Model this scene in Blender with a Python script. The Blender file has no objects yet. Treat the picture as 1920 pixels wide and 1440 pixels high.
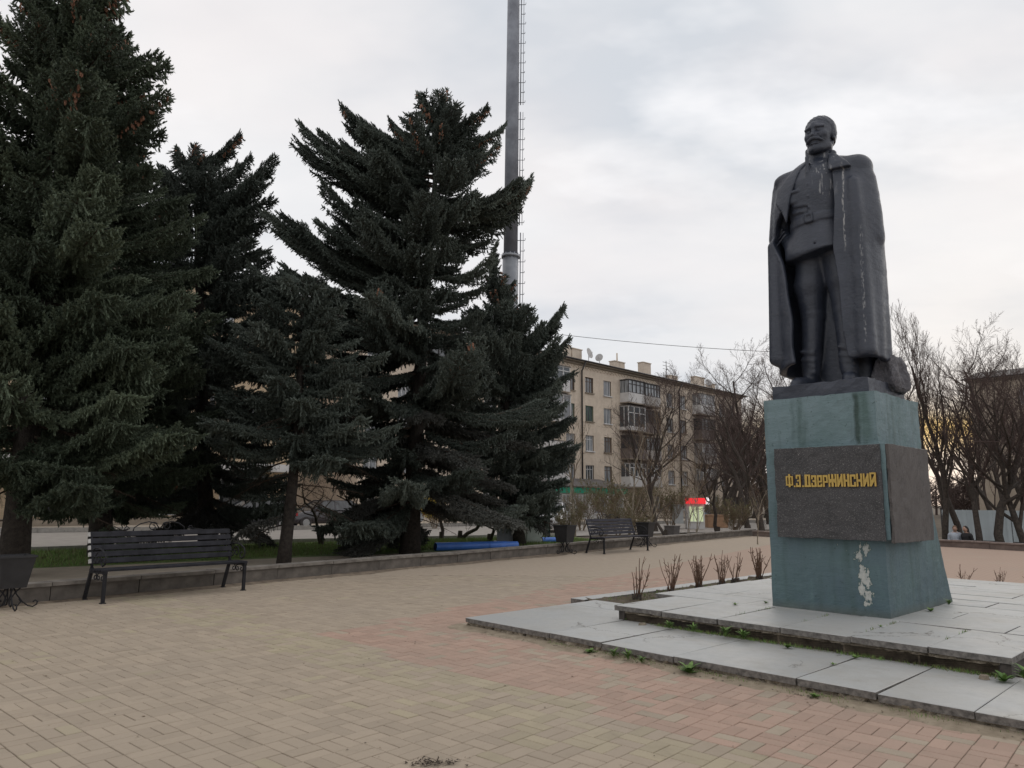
import bpy, math, random
import numpy as np
from math import sin, cos, pi, radians, atan2, sqrt
from mathutils import Vector, Matrix
SC = bpy.context.scene
COL = SC.collection

# ------------------------------------------------------------------ camera
H_EYE = 1.45; PITCH = radians(9.09); ROLL = radians(0.5); FPX = 1375.0
cam_d = bpy.data.cameras.new('camera'); cam = bpy.data.objects.new('camera', cam_d); COL.objects.link(cam)
cam_d.sensor_fit = 'HORIZONTAL'; cam_d.sensor_width = 36.0; cam_d.lens = 36.0 * FPX / 1920.0
cam_d.clip_end = 3000; cam_d.clip_start = 0.05
_f = Vector((0, cos(PITCH), sin(PITCH))); _r = Vector((1, 0, 0)); _u = _r.cross(_f)
AR = cos(ROLL) * _r + sin(ROLL) * _u; AU = -sin(ROLL) * _r + cos(ROLL) * _u; AF = _f
cam.matrix_world = Matrix(((AR.x, AU.x, -AF.x, 0), (AR.y, AU.y, -AF.y, 0), (AR.z, AU.z, -AF.z, H_EYE), (0, 0, 0, 1)))
SC.camera = cam

# ------------------------------------------------------------------ world: evening overcast
W = bpy.data.worlds.new('World'); SC.world = W; W.use_nodes = True
SUN_EL = radians(9); SUN_AZ = radians(33)      # azimuth measured from +Y towards +X
def build_world():
    nt = W.node_tree; N = nt.nodes; L = nt.links; N.clear()
    out = N.new('ShaderNodeOutputWorld'); mixs = N.new('ShaderNodeMixShader')
    sky = N.new('ShaderNodeTexSky'); sky.sky_type = 'NISHITA'; sky.sun_disc = False
    sky.sun_elevation = SUN_EL; sky.sun_rotation = SUN_AZ
    b1 = N.new('ShaderNodeBackground'); b1.inputs[1].default_value = 0.1
    L.new(sky.outputs[0], b1.inputs[0])
    b2 = N.new('ShaderNodeBackground'); b2.inputs[1].default_value = 1.17
    tc = N.new('ShaderNodeTexCoord'); sep = N.new('ShaderNodeSeparateXYZ'); L.new(tc.outputs['Generated'], sep.inputs[0])
    def m(op, a, b=None, c=None):
        n = N.new('ShaderNodeMath'); n.operation = op
        for i, v in enumerate((a, b, c)):
            if v is None: continue
            if isinstance(v, (int, float)): n.inputs[i].default_value = v
            else: L.new(v, n.inputs[i])
        return n.outputs[0]
    z = m('MAXIMUM', sep.outputs[2], 0.0); den = m('ADD', z, 0.22)
    px = m('DIVIDE', sep.outputs[0], den); py = m('DIVIDE', sep.outputs[1], den)
    cb = N.new('ShaderNodeCombineXYZ'); L.new(px, cb.inputs[0]); L.new(py, cb.inputs[1])
    def noise(scale, off, det=5, rough=.55):
        mp = N.new('ShaderNodeMapping'); mp.inputs['Location'].default_value = off; mp.inputs['Rotation'].default_value = (0, 0, .5)
        mp.inputs['Scale'].default_value = (scale, scale * 1.5, 1); L.new(cb.outputs[0], mp.inputs[0])
        n = N.new('ShaderNodeTexNoise'); n.inputs['Scale'].default_value = 1; n.inputs['Detail'].default_value = det; n.inputs['Roughness'].default_value = rough
        L.new(mp.outputs[0], n.inputs['Vector']); return n.outputs['Fac']
    n1 = noise(1.15, (3.1, 1.7, 0)); n2 = noise(1.7, (7.3, 2.2, 4)); n3 = noise(.6, (1.2, 9.4, 8), 3)
    r1 = N.new('ShaderNodeValToRGB'); L.new(n1, r1.inputs[0])
    e = r1.color_ramp.elements; e[0].position = .34; e[0].color = (.60, .63, .675, 1); e[1].position = .64; e[1].color = (.83, .82, .825, 1)
    k = e.new(.5); k.color = (.765, .765, .78, 1)
    mx = N.new('ShaderNodeMix'); mx.data_type = 'RGBA'
    w1 = N.new('ShaderNodeMapRange'); L.new(n3, w1.inputs[0]); w1.inputs[1].default_value = .48; w1.inputs[2].default_value = .68; w1.inputs[3].default_value = 0; w1.inputs[4].default_value = .55
    L.new(w1.outputs[0], mx.inputs[0]); L.new(r1.outputs[0], mx.inputs[6]); mx.inputs[7].default_value = (.86, .775, .755, 1)
    mx2 = N.new('ShaderNodeMix'); mx2.data_type = 'RGBA'
    w2 = N.new('ShaderNodeMapRange'); L.new(n2, w2.inputs[0]); w2.inputs[1].default_value = .55; w2.inputs[2].default_value = .72; w2.inputs[4].default_value = .7
    L.new(w2.outputs[0], mx2.inputs[0]); L.new(mx.outputs[2], mx2.inputs[6]); mx2.inputs[7].default_value = (.93, .92, .93, 1)
    # a break in the cloud above the horizon where the sun went down
    az = m('ARCTAN2', sep.outputs[0], sep.outputs[1]); da = m('SUBTRACT', az, SUN_AZ - .045)
    ga = m('POWER', 2.718, m('MULTIPLY', m('MULTIPLY', da, da), -22.0))
    el = m('ARCSINE', sep.outputs[2]); de = m('SUBTRACT', el, .088); de = m('ADD', de, m('MULTIPLY', m('SUBTRACT', n2, .5), .06))
    ge = m('POWER', 2.718, m('MULTIPLY', m('MULTIPLY', de, de), -1500.0))
    g = m('MULTIPLY', m('MULTIPLY', ga, ge), 1.0)
    dark = N.new('ShaderNodeMix'); dark.data_type = 'RGBA'
    dk = N.new('ShaderNodeMapRange'); L.new(el, dk.inputs[0]); dk.inputs[1].default_value = .42; dk.inputs[2].default_value = .08; dk.inputs[3].default_value = 0; dk.inputs[4].default_value = .55
    L.new(m('MULTIPLY', dk.outputs[0], m('POWER', 2.718, m('MULTIPLY', m('MULTIPLY', da, da), -3.0))), dark.inputs[0])
    L.new(mx2.outputs[2], dark.inputs[6]); dark.inputs[7].default_value = (.47, .52, .6, 1)
    glow = N.new('ShaderNodeMix'); glow.data_type = 'RGBA'; L.new(g, glow.inputs[0]); L.new(dark.outputs[2], glow.inputs[6]); glow.inputs[7].default_value = (1.25, .86, .34, 1)
    L.new(glow.outputs[2], b2.inputs[0])
    mixs.inputs[0].default_value = .93; L.new(b1.outputs[0], mixs.inputs[1]); L.new(b2.outputs[0], mixs.inputs[2])
    L.new(mixs.outputs[0], out.inputs[0])
build_world()
sun_d = bpy.data.lights.new('sun', 'SUN'); sun_d.energy = 0.5; sun_d.angle = radians(40); sun_d.color = (1, .92, .82)
sun = bpy.data.objects.new('sun', sun_d); COL.objects.link(sun)
sdir = Vector((sin(SUN_AZ) * cos(radians(25)), cos(SUN_AZ) * cos(radians(25)), sin(radians(25))))
sun.rotation_euler = sdir.to_track_quat('Z', 'Y').to_euler(); sun.location = (20, 30, 40)
SC.view_settings.view_transform = 'Standard'; SC.view_settings.look = 'None'; SC.view_settings.exposure = 0.0
SC.view_settings.gamma = 1.0; SC.view_settings.use_curve_mapping = False
SC.render.engine = 'CYCLES'

# ------------------------------------------------------------------ surveying helpers
def ray(x, y): return AF + AR * ((x - 960) / FPX) - AU * ((y - 720) / FPX)
def gnd(x, y, z=0.0):
    d = ray(x, y); t = (z - H_EYE) / d.z; return Vector((0, 0, H_EYE)) + d * t
def at_y(x, y, Y):
    d = ray(x, y); return Vector((0, 0, H_EYE)) + d * (Y / d.y)
def proj(p):
    q = Vector(p) - Vector((0, 0, H_EYE)); w = q.dot(AF); return 960 + FPX * q.dot(AR) / w, 720 - FPX * q.dot(AU) / w, w

# ------------------------------------------------------------------ object helpers
def tag(o, label=None, cat=None, group=None, kind=None):
    if label: o['label'] = label
    if cat: o['category'] = cat
    if group: o['group'] = group
    if kind: o['kind'] = kind
    return o
def thing(name, label, cat, loc=(0, 0, 0), rz=0, group=None):
    o = bpy.data.objects.new(name, None); COL.objects.link(o); o.location = loc; o.rotation_euler = (0, 0, rz); o.empty_display_size = .2
    return tag(o, label, cat, group)
KIDS = {}
def link(name, mesh, parent=None, loc=None, rot=None, scale=None, label=None):
    o = bpy.data.objects.new(name, mesh); COL.objects.link(o)
    if parent is not None: o.parent = parent; KIDS.setdefault(parent.name, []).append(o)
    if loc is not None: o.location = loc
    if rot is not None: o.rotation_euler = rot
    if scale is not None: o.scale = scale
    if label: o['label'] = label
    return o
def dup(o, loc=None, rz=None, label=None, scale=None, parent=None):
    c = o.copy(); COL.objects.link(c)
    if parent is not None: c.parent = parent; KIDS.setdefault(parent.name, []).append(c)
    for ch in KIDS.get(o.name, []): dup(ch, parent=c)
    if loc is not None: c.location = loc
    if rz is not None: c.rotation_euler = (0, 0, rz)
    if scale is not None: c.scale = (scale,) * 3 if isinstance(scale, (int, float)) else scale
    if label: c['label'] = label
    return c

class MB:
    """collects faces and makes one mesh"""
    def __init__(s): s.v = []; s.f = []; s.m = []; s.sm = []
    def quad(s, a, b, c, d, m=0): 
        n = len(s.v); s.v += [tuple(a), tuple(b), tuple(c), tuple(d)]; s.f.append((n, n + 1, n + 2, n + 3)); s.m.append(m); s.sm.append(False)
    def poly(s, pts, m=0):
        n = len(s.v); s.v += [tuple(p) for p in pts]; s.f.append(tuple(range(n, n + len(pts)))); s.m.append(m); s.sm.append(False)
    def box(s, c, d, m=0, rz=0, M=None):
        x, y, z = d[0] / 2, d[1] / 2, d[2] / 2; n = len(s.v)
        P = [Vector((sx * x, sy * y, sz * z)) for sz in (-1, 1) for sy in (-1, 1) for sx in (-1, 1)]
        T = M if M is not None else Matrix.Rotation(rz, 3, 'Z')
        s.v += [tuple(T @ p + Vector(c)) for p in P]
        for q in ((0, 2, 3, 1), (4, 5, 7, 6), (0, 1, 5, 4), (2, 6, 7, 3), (0, 4, 6, 2), (1, 3, 7, 5)):
            s.f.append(tuple(n + i for i in q)); s.m.append(m); s.sm.append(False)
        return s
    def hexa(s, P, m=0):
        n = len(s.v); s.v += [tuple(p) for p in P]
        for q in ((0, 3, 2, 1), (4, 5, 6, 7), (0, 1, 5, 4), (1, 2, 6, 5), (2, 3, 7, 6), (3, 0, 4, 7)):
            s.f.append(tuple(n + i for i in q)); s.m.append(m); s.sm.append(False)
        return s
    def bar(s, a, b, w, h, m=0):
        a = Vector(a); b = Vector(b); d = (b - a); L = d.length; d = d / L
        up = Vector((0, 0, 1)) if abs(d.z) < .95 else Vector((0, 1, 0))
        x = d.cross(up).normalized(); y = x.cross(d)
        M = Matrix((( x.x, d.x, y.x), (x.y, d.y, y.y), (x.z, d.z, y.z)))
        return s.box((a + b) / 2, (w, L, h), m, M=M)
    def tube(s, pts, r, sides=6, m=0, caps=True, smooth=True):
        pts = [Vector(p) for p in pts]; n = len(pts)
        if isinstance(r, (int, float)): r = [r] * n
        T = []
        for i in range(n):
            a = pts[max(i - 1, 0)]; b = pts[min(i + 1, n - 1)]; t = (b - a); T.append(t.normalized() if t.length > 1e-9 else Vector((0, 0, 1)))
        ref = Vector((0, 0, 1)) if abs(T[0].z) < .9 else Vector((1, 0, 0))
        x = T[0].cross(ref).normalized(); base = len(s.v)
        for i in range(n):
            x = (x - T[i] * x.dot(T[i])).normalized(); y = T[i].cross(x)
            for k in range(sides):
                a = 2 * pi * k / sides; s.v.append(tuple(pts[i] + (x * cos(a) + y * sin(a)) * r[i]))
        for i in range(n - 1):
            for k in range(sides):
                k2 = (k + 1) % sides; b = base + i * sides
                s.f.append((b + k, b + k2, b + sides + k2, b + sides + k)); s.m.append(m); s.sm.append(smooth)
        if caps:
            s.f.append(tuple(base + k for k in reversed(range(sides)))); s.m.append(m); s.sm.append(False)
            s.f.append(tuple(base + (n - 1) * sides + k for k in range(sides))); s.m.append(m); s.sm.append(False)
        return s
    def lathe(s, prof, n=16, m=0, c=(0, 0, 0), smooth=True):
        base = len(s.v)
        for r, z in prof:
            for k in range(n): a = 2 * pi * k / n; s.v.append((c[0] + r * cos(a), c[1] + r * sin(a), c[2] + z))
        for i in range(len(prof) - 1):
            for k in range(n):
                k2 = (k + 1) % n; b = base + i * n; s.f.append((b + k, b + k2, b + n + k2, b + n + k)); s.m.append(m); s.sm.append(smooth)
        s.f.append(tuple(base + k for k in reversed(range(n)))); s.m.append(m); s.sm.append(False)
        s.f.append(tuple(base + (len(prof) - 1) * n + k for k in range(n))); s.m.append(m); s.sm.append(False)
        return s
    def mesh(s, name, mats):
        me = bpy.data.meshes.new(name); me.from_pydata(s.v, [], s.f)
        for mt in (mats if isinstance(mats, (list, tuple)) else [mats]): me.materials.append(mt)
        me.polygons.foreach_set('material_index', s.m); me.polygons.foreach_set('use_smooth', s.sm); me.update(); return me
    def build(s, name, mats, parent=None, bevel=0, **k):
        o = link(name, s.mesh(name, mats), parent, **k)
        if bevel:
            b = o.modifiers.new('bevel', 'BEVEL'); b.width = bevel; b.segments = 2; b.limit_method = 'ANGLE'; b.angle_limit = radians(40)
        return o

def mesh_np(name, V, quads=None, tris=None, mats=(), mi=None, smooth=False):
    me = bpy.data.meshes.new(name); V = np.asarray(V, np.float32)
    nq = 0 if quads is None else len(quads); ntr = 0 if tris is None else len(tris)
    me.vertices.add(len(V)); me.vertices.foreach_set('co', V.ravel())
    loops = []; starts = []
    if nq: loops.append(np.asarray(quads, np.int32).ravel()); starts.append(np.arange(nq) * 4)
    if ntr: loops.append(np.asarray(tris, np.int32).ravel()); starts.append(nq * 4 + np.arange(ntr) * 3)
    lo = np.concatenate(loops); st = np.concatenate(starts).astype(np.int32)
    me.loops.add(len(lo)); me.loops.foreach_set('vertex_index', lo)
    me.polygons.add(nq + ntr); me.polygons.foreach_set('loop_start', st)
    try: me.polygons.foreach_set('loop_total', np.array([4] * nq + [3] * ntr, np.int32))
    except Exception: pass
    for mt in mats: me.materials.append(mt)
    if mi is not None: me.polygons.foreach_set('material_index', np.asarray(mi, np.int32))
    me.polygons.foreach_set('use_smooth', np.full(nq + ntr, smooth)); me.update(calc_edges=True); me.validate(); return me

# ------------------------------------------------------------------ materials
MATS = {}
class NT:
    def __init__(s, name):
        s.mat = bpy.data.materials.new(name); s.mat.use_nodes = True; s.t = s.mat.node_tree; s.N = s.t.nodes; s.L = s.t.links
        s.bsdf = s.N['Principled BSDF']; s.tc = s.N.new('ShaderNodeTexCoord')
    def n(s, typ, **k):
        a = s.N.new(typ)
        for q, v in k.items(): setattr(a, q, v)
        return a
    def inp(s, node, i, v):
        if v is None: return
        if hasattr(v, 'is_linked') or isinstance(v, bpy.types.NodeSocket): s.L.new(v, node.inputs[i])
        else: node.inputs[i].default_value = v
    def math(s, op, a, b=None, c=None, clamp=False):
        n = s.n('ShaderNodeMath', operation=op); n.use_clamp = clamp
        for i, v in enumerate((a, b, c)): s.inp(n, i, v)
        return n.outputs[0]
    def noise(s, scale=5, det=4, rough=.55, vec=None, sc=(1, 1, 1), loc=(0, 0, 0), dist=0):
        mp = s.n('ShaderNodeMapping'); mp.inputs['Scale'].default_value = sc; mp.inputs['Location'].default_value = loc
        s.L.new(vec if vec is not None else s.tc.outputs['Object'], mp.inputs[0])
        t = s.n('ShaderNodeTexNoise'); t.inputs['Scale'].default_value = scale; t.inputs['Detail'].default_value = det; t.inputs['Roughness'].default_value = rough; t.inputs['Distortion'].default_value = dist
        s.L.new(mp.outputs[0], t.inputs['Vector']); return t.outputs['Fac']
    def rng(s, v, a, b, c=0.0, d=1.0, smooth=False):
        n = s.n('ShaderNodeMapRange'); n.interpolation_type = 'SMOOTHSTEP' if smooth else 'LINEAR'
        s.L.new(v, n.inputs[0]); n.inputs[1].default_value = a; n.inputs[2].default_value = b; n.inputs[3].default_value = c; n.inputs[4].default_value = d; return n.outputs[0]
    def mix(s, f, a, b, blend='MIX'):
        n = s.n('ShaderNodeMix', data_type='RGBA', blend_type=blend)
        for i, v in ((0, f), (6, a), (7, b)):
            if isinstance(v, tuple): v = tuple(v) + ((1,) if len(v) == 3 else ())
            s.inp(n, i, v)
        return n.outputs[2]
    def rand(s):
        g = s.n('ShaderNodeNewGeometry'); o = s.n('ShaderNodeObjectInfo'); return s.math('FRACT', s.math('ADD', g.outputs['Random Per Island'], o.outputs['Random']))
    def color(s, c): s.inp(s.bsdf, 'Base Color', (tuple(c) + (1,)) if isinstance(c, tuple) and len(c) == 3 else c)
    def rough(s, r): s.inp(s.bsdf, 'Roughness', r)
    def bump(s, h, strength=.3, dist=.01):
        b = s.n('ShaderNodeBump'); b.inputs['Strength'].default_value = strength; b.inputs['Distance'].default_value = dist
        s.L.new(h, b.inputs['Height']); s.L.new(b.outputs[0], s.bsdf.inputs['Normal'])
def mat(name, c, rough=.8, var=.25, scale=8, metal=0, bump=.15, bscale=None, bdist=.004, c2=None, spec=.5, perobj=0):
    if name in MATS: return MATS[name]
    m = NT(name); n1 = m.noise(scale, 5, .6); 
    lo = tuple(x * (1 - var) for x in c); hi = c2 if c2 else tuple(min(1, x * (1 + var)) for x in c)
    col = m.mix(m.rng(n1, .3, .7), lo, hi)
    if perobj:
        r = m.rng(m.rand(), 0, 1, 1 - perobj, 1 + perobj); cc = m.n('ShaderNodeVectorMath', operation='SCALE'); m.L.new(col, cc.inputs[0]); m.L.new(r, cc.inputs['Scale']); col = cc.outputs[0]
    m.color(col); m.rough(rough); m.bsdf.inputs['Metallic'].default_value = metal; m.bsdf.inputs['Specular IOR Level'].default_value = spec
    if bump: m.bump(m.noise(bscale or scale * 6, 4, .6), bump, bdist)
    MATS[name] = m.mat; return m.mat
# ------------------------------------------------------------------ frames
TH = radians(-46)
C0 = Vector((3.988, 7.970, 0))                      # front right foot of the pedestal
UX = Vector((cos(TH), sin(TH), 0)); VX = Vector((-sin(TH), cos(TH), 0))
def PF(u, v, z=0): return C0 + UX * u + VX * v + Vector((0, 0, z))
def toPF(p): q = Vector((p[0], p[1], 0)) - C0; return q.dot(UX), q.dot(VX)
W0 = Vector((-6.58, 10.41, 0)); WC = Vector((10.81, 33.96, 0)); WD = (WC - W0).normalized(); WN = Vector((-WD.y, WD.x, 0))
WA = W0 - WD * 16; WR = Vector((15.11, 26.44, 0)); WD2 = (Vector((16.706, 24.397, 0)) - WC).normalized(); WE = WC + WD2 * 40
rnd = random.Random(7)

# ------------------------------------------------------------------ materials of the ground
def paver_mat(name, base):
    m = NT(name); r = m.rand(); n1 = m.noise(.7, 3, .6, vec=None); geo = m.n('ShaderNodeNewGeometry'); P = geo.outputs['Position']
    big = m.noise(.55, 4, .6, vec=P); fine = m.noise(55, 5, .7, vec=P); stn = m.noise(1.9, 6, .75, vec=P, loc=(2, 5, 1)); mid = m.noise(7, 5, .65, vec=P)
    c1 = m.mix(m.rng(r, 0, 1), tuple(x * .9 for x in base), tuple(min(1, x * 1.08) for x in base))
    c1 = m.mix(m.rng(big, .4, .75, 0, .45), c1, (.34, .29, .235))
    c1 = m.mix(m.rng(mid, .52, .75, 0, .35), c1, (.29, .245, .19))
    c1 = m.mix(m.rng(fine, .62, .78, 0, .5), c1, (.17, .14, .11))
    c1 = m.mix(m.rng(fine, .38, .25, 0, .35), c1, (.44, .40, .34))
    c1 = m.mix(m.rng(stn, .58, .74, 0, .4), c1, (.20, .165, .125)); m.color(c1); m.rough(m.rng(mid, .3, .7, .74, .92)); m.bump(fine, .25, .003); m.bsdf.inputs['Specular IOR Level'].default_value = .3
    return m.mat
TAN = (.385, .318, .243); RED = (.415, .288, .225); YEL = (.39, .335, .235)
M_TAN = paver_mat('tan_concrete_paver', TAN); M_RED = paver_mat('red_concrete_paver', RED); M_YEL = paver_mat('yellow_concrete_paver', YEL)
def in_red(p):
    u, v = toPF(p)
    return v > -4.15 and u > -5.05 - .26 * (v + 1.8)
def plaza_mat():
    m = NT('plaza_paving'); geo = m.n('ShaderNodeNewGeometry'); P = geo.outputs['Position']
    big = m.noise(.55, 4, .6, vec=P); fine = m.noise(40, 5, .7, vec=P); mid = m.noise(5, 5, .65, vec=P)
    sep = m.n('ShaderNodeSeparateXYZ'); m.L.new(P, sep.inputs[0]); x, y = sep.outputs[0], sep.outputs[1]
    dx = m.math('SUBTRACT', x, C0.x); dy = m.math('SUBTRACT', y, C0.y)
    u = m.math('ADD', m.math('MULTIPLY', dx, UX.x), m.math('MULTIPLY', dy, UX.y)); v = m.math('ADD', m.math('MULTIPLY', dx, VX.x), m.math('MULTIPLY', dy, VX.y))
    a = m.math('GREATER_THAN', v, -4.15); lim = m.math('SUBTRACT', -5.05, m.math('MULTIPLY', m.math('ADD', v, 1.8), .26)); b = m.math('GREATER_THAN', u, lim)
    red = m.math('MULTIPLY', m.math('MULTIPLY', a, b), m.rng(big, .3, .6, .45, .95))
    c = m.mix(m.rng(mid, .35, .7), (.375, .308, .238), (.42, .35, .275))
    c = m.mix(red, c, (.41, .285, .222))
    c = m.mix(m.rng(big, .45, .7, 0, .4), c, (.365, .315, .25))
    # beyond the single stones: joints drawn by the material
    vr = m.n('ShaderNodeVectorRotate'); vr.rotation_type = 'Z_AXIS'; m.L.new(P, vr.inputs['Vector']); vr.inputs['Angle'].default_value = -PAV_A
    br = m.n('ShaderNodeTexBrick'); m.L.new(vr.outputs[0], br.inputs['Vector']); br.inputs['Scale'].default_value = 1; br.inputs['Brick Width'].default_value = .21; br.inputs['Row Height'].default_value = .105; br.inputs['Mortar Size'].default_value = .005
    c = m.mix(m.math('MULTIPLY', br.outputs['Fac'], .22), c, (.16, .125, .09))
    r2 = m.math('SQRT', m.math('ADD', m.math('MULTIPLY', x, x), m.math('MULTIPLY', y, y))); near = m.math('LESS_THAN', r2, PAV_R)
    c = m.mix(near, c, m.mix(m.rng(mid, .3, .7), (.145, .117, .086), (.25, .203, .15)))
    m.color(c); m.rough(.88); m.bump(fine, .25, .004); m.bsdf.inputs['Specular IOR Level'].default_value = .3
    return m.mat
PAV_A = radians(48.4); PAV_R = 15.0
def sheet(name, pts, z, m, kind='structure'):
    b = MB(); b.poly([(p[0], p[1], z) for p in pts]); o = b.build(name, m); o['kind'] = kind; return o
plaza = sheet('plaza', [WA, WC, WE, (44, -8), (20, -14), (-20, -14)][::-1], -.0065, plaza_mat())
# keep the normal up
for pme in (plaza.data,):
    if pme.polygons[0].normal.z < 0: pme.flip_normals()

# ------------------------------------------------------------------ pavers
def build_pavers():
    ax = Vector((cos(PAV_A), sin(PAV_A), 0)); ay = Vector((-sin(PAV_A), cos(PAV_A), 0)); S = .21; g = .0052
    R = random.Random(3); cells = []
    for i in range(-75, 76):
        for j in range(-75, 76):
            c = ax * (i + .5) * S + ay * (j + .5) * S
            d = c.length
            if d > PAV_R or d < 1.2 or c.y < .5: continue
            if (c - W0).dot(WN) > -.12: continue
            x, y, w = proj((c.x, c.y, 0))
            if w < .5 or x < -420 or x > 2300 or y > 1720: continue
            u, v = toPF(c)
            if -3.7 < u < 2.4 and v > -2.45 and v < 6: continue
            cells.append((d, i, j, c))
    cells.sort()
    vis = []
    for d, i, j, c in cells:
        x, y, w = proj((c.x, c.y, 0))
        for k in (0, 1):
            o = ax if (i + j) % 2 == 0 else ay; q = ay if (i + j) % 2 == 0 else ax
            p = c + q * ((k - .5) * S / 2)
            red = in_red(c); u, v = toPF(c)
            if red: mi = 1 if R.random() < .86 else 0
            elif -4.85 < v < -4.15 or (u > -3 and v < -4.8 and v > -5.4 and R.random() < .2): mi = 2 if R.random() < .55 else 0
            else: mi = 2 if R.random() < .02 else 0
            inside = -10 < x < 1930 and y < 1445
            vis.append((inside, y, p, atan2(o.y, o.x), mi))
    ind = sorted([v for v in vis if v[0]], key=lambda t: -t[1])[:300]; ids = set(id(v) for v in ind)
    rest = [v for v in vis if id(v) not in ids]
    L, Wd = S / 2 - g / 2, S / 4 - g / 2; ch = .0035
    T = [(-L, -Wd, -.012), (L, -Wd, -.012), (L, Wd, -.012), (-L, Wd, -.012), (-L, -Wd, -ch), (L, -Wd, -ch), (L, Wd, -ch), (-L, Wd, -ch),
         (-L + ch, -Wd + ch, 0), (L - ch, -Wd + ch, 0), (L - ch, Wd - ch, 0), (-L + ch, Wd - ch, 0)]
    F = [(8, 9, 10, 11)] + [(4 + a, 4 + (a + 1) % 4, 8 + (a + 1) % 4, 8 + a) for a in range(4)] + [(a, (a + 1) % 4, 4 + (a + 1) % 4, 4 + a) for a in range(4)]
    mats = [M_TAN, M_RED, M_YEL]; proto = []
    for k in range(3):
        me = bpy.data.meshes.new('paver'); me.from_pydata(T, [], F); me.materials.append(mats[k]); proto.append(me)
    def jit(): return R.gauss(0, .0011), R.gauss(0, .0035), R.gauss(0, .0035), R.gauss(0, .006)
    for _, _, p, a, mi in ind:
        dz, rx, ry, rz = jit(); link('paver', proto[mi], plaza, loc=(p.x, p.y, dz), rot=(rx, ry, a + rz))
    TV = np.array(T); FQ = np.array(F); n = len(rest); V = np.zeros((n, 12, 3)); Q = np.zeros((n, len(F), 4), int); MI = np.zeros((n, len(F)), int)
    for q, (_, _, p, a, mi) in enumerate(rest):
        dz, rx, ry, rz = jit(); M = np.array(Matrix.Rotation(a + rz, 3, 'Z') @ Matrix.Rotation(ry, 3, 'Y') @ Matrix.Rotation(rx, 3, 'X'))
        V[q] = TV @ M.T + np.array([p.x, p.y, dz]); Q[q] = FQ + q * 12; MI[q] = mi
    o = link('paver_field', mesh_np('paver_field', V.reshape(-1, 3), Q.reshape(-1, 4), mats=mats, mi=MI.ravel()), plaza); o['kind'] = 'stuff'
build_pavers()

# ------------------------------------------------------------------ land outside the plaza
M_EARTH = mat('leaf_litter_earth', (.10, .078, .055), .95, .4, 1.5, bump=.5, bscale=25, bdist=.02, c2=(.17, .135, .095))
M_LAWN = mat('lawn_soil', (.10, .16, .04), .95, .3, 3, bump=.4, bscale=40, bdist=.02, c2=(.16, .24, .06))
M_ASPH = mat('worn_asphalt', (.32, .295, .265), .9, .15, 2, bump=.2, bscale=90)
M_PATH = mat('path_paving', (.42, .36, .285), .9, .12, 3, bump=.2, bscale=60)
M_KERB = mat('kerb_concrete', (.30, .285, .26), .9, .2, 6)
def sst(x, a, b): t = max(0.0, min(1.0, (x - a) / (b - a))); return t * t * (3 - 2 * t)
def gz(x, y):
    q = Vector((x, y, 0)) - WC; t = q.dot(Vector((-WD2.y, WD2.x, 0))); s = q.dot(WD2); return -.10 - .66 * sst(t, .35, 1.6) * sst(s, -6, 1)
def ground_mesh():
    xs = sorted(set([-900, -400, -150, -60, -30] + list(np.arange(-20, 46, .75)) + [50, 60, 75, 100, 150, 300, 900])); ys = sorted(set([-60, -20, 0] + list(np.arange(4, 60, .75)) + [66, 75, 90, 120, 200, 500, 1500])); V = [(x, y, gz(x, y)) for y in ys for x in xs]; n = len(xs)
    Q = [(j * n + i, j * n + i + 1, (j + 1) * n + i + 1, (j + 1) * n + i) for j in range(len(ys) - 1) for i in range(n - 1)]; o = link('ground', mesh_np('ground', V, Q, mats=[M_EARTH])); o['kind'] = 'structure'; return o
ground = ground_mesh()
lawn_pts = [(-24, 6.0), (-10.07, 15.86), (-6.68, 18.58), (-3.91, 20.61), (-1, 22.9), (4, 28.2), (2.5, 33.2), (-1.25, 30.52), (-9.15, 25.34), (-13.06, 21.2), (-27, 10.5)]
lawn = sheet('lawn', lawn_pts, -.045, M_LAWN)
road = sheet('road', [(-27, 10.5), (-13.06, 21.2), (-9.15, 25.34), (-1.25, 30.52), (2.5, 33.2), (12, 41), (34, 62), (30, 66), (-2, 46), (-11.56, 37), (-40, 22)], -.06, M_ASPH)
path = sheet('path', [(-24, 6), (-16.2, 2), WA + WN * .25, W0 + WN * .25, W0 + WN * .25 + WD * 20, (4, 28.2), (-1, 22.9), (-3.91, 20.61), (-6.68, 18.58), (-10.07, 15.86)], -.03, M_PATH)
for o in (ground, lawn, road, path):
    if o.data.polygons[0].normal.z < 0: o.data.flip_normals()
def kerb_line(pts, w=.14, h=.13, z=-.05):
    b = MB(); 
    for a, c in zip(pts[:-1], pts[1:]):
        a = Vector((a[0], a[1], z + h / 2)); c = Vector((c[0], c[1], z + h / 2)); n = max(1, int((c - a).length / 1.0))
        for i in range(n):
            p = a.lerp(c, i / n); q = a.lerp(c, (i + 1) / n); d = (q - p).normalized() * .006; b.bar(p + d, q - d, w, h)
    o = b.build('kerb', M_KERB); o['kind'] = 'structure'; return o
kerb_line([(-27, 10.5), (-13.06, 21.2), (-9.15, 25.34), (-1.25, 30.52), (2.5, 33.2)])
kerb_line([(-40, 22), (-11.56, 37), (-2, 46), (30, 66)], h=.2)
pavement = sheet('pavement', [(-40, 22.2), (-11.56, 37.2), (-2, 46.2), (30, 66.2), (26, 74), (-30, 40)], .03, M_PATH)
if pavement.data.polygons[0].normal.z < 0: pavement.data.flip_normals()

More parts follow.
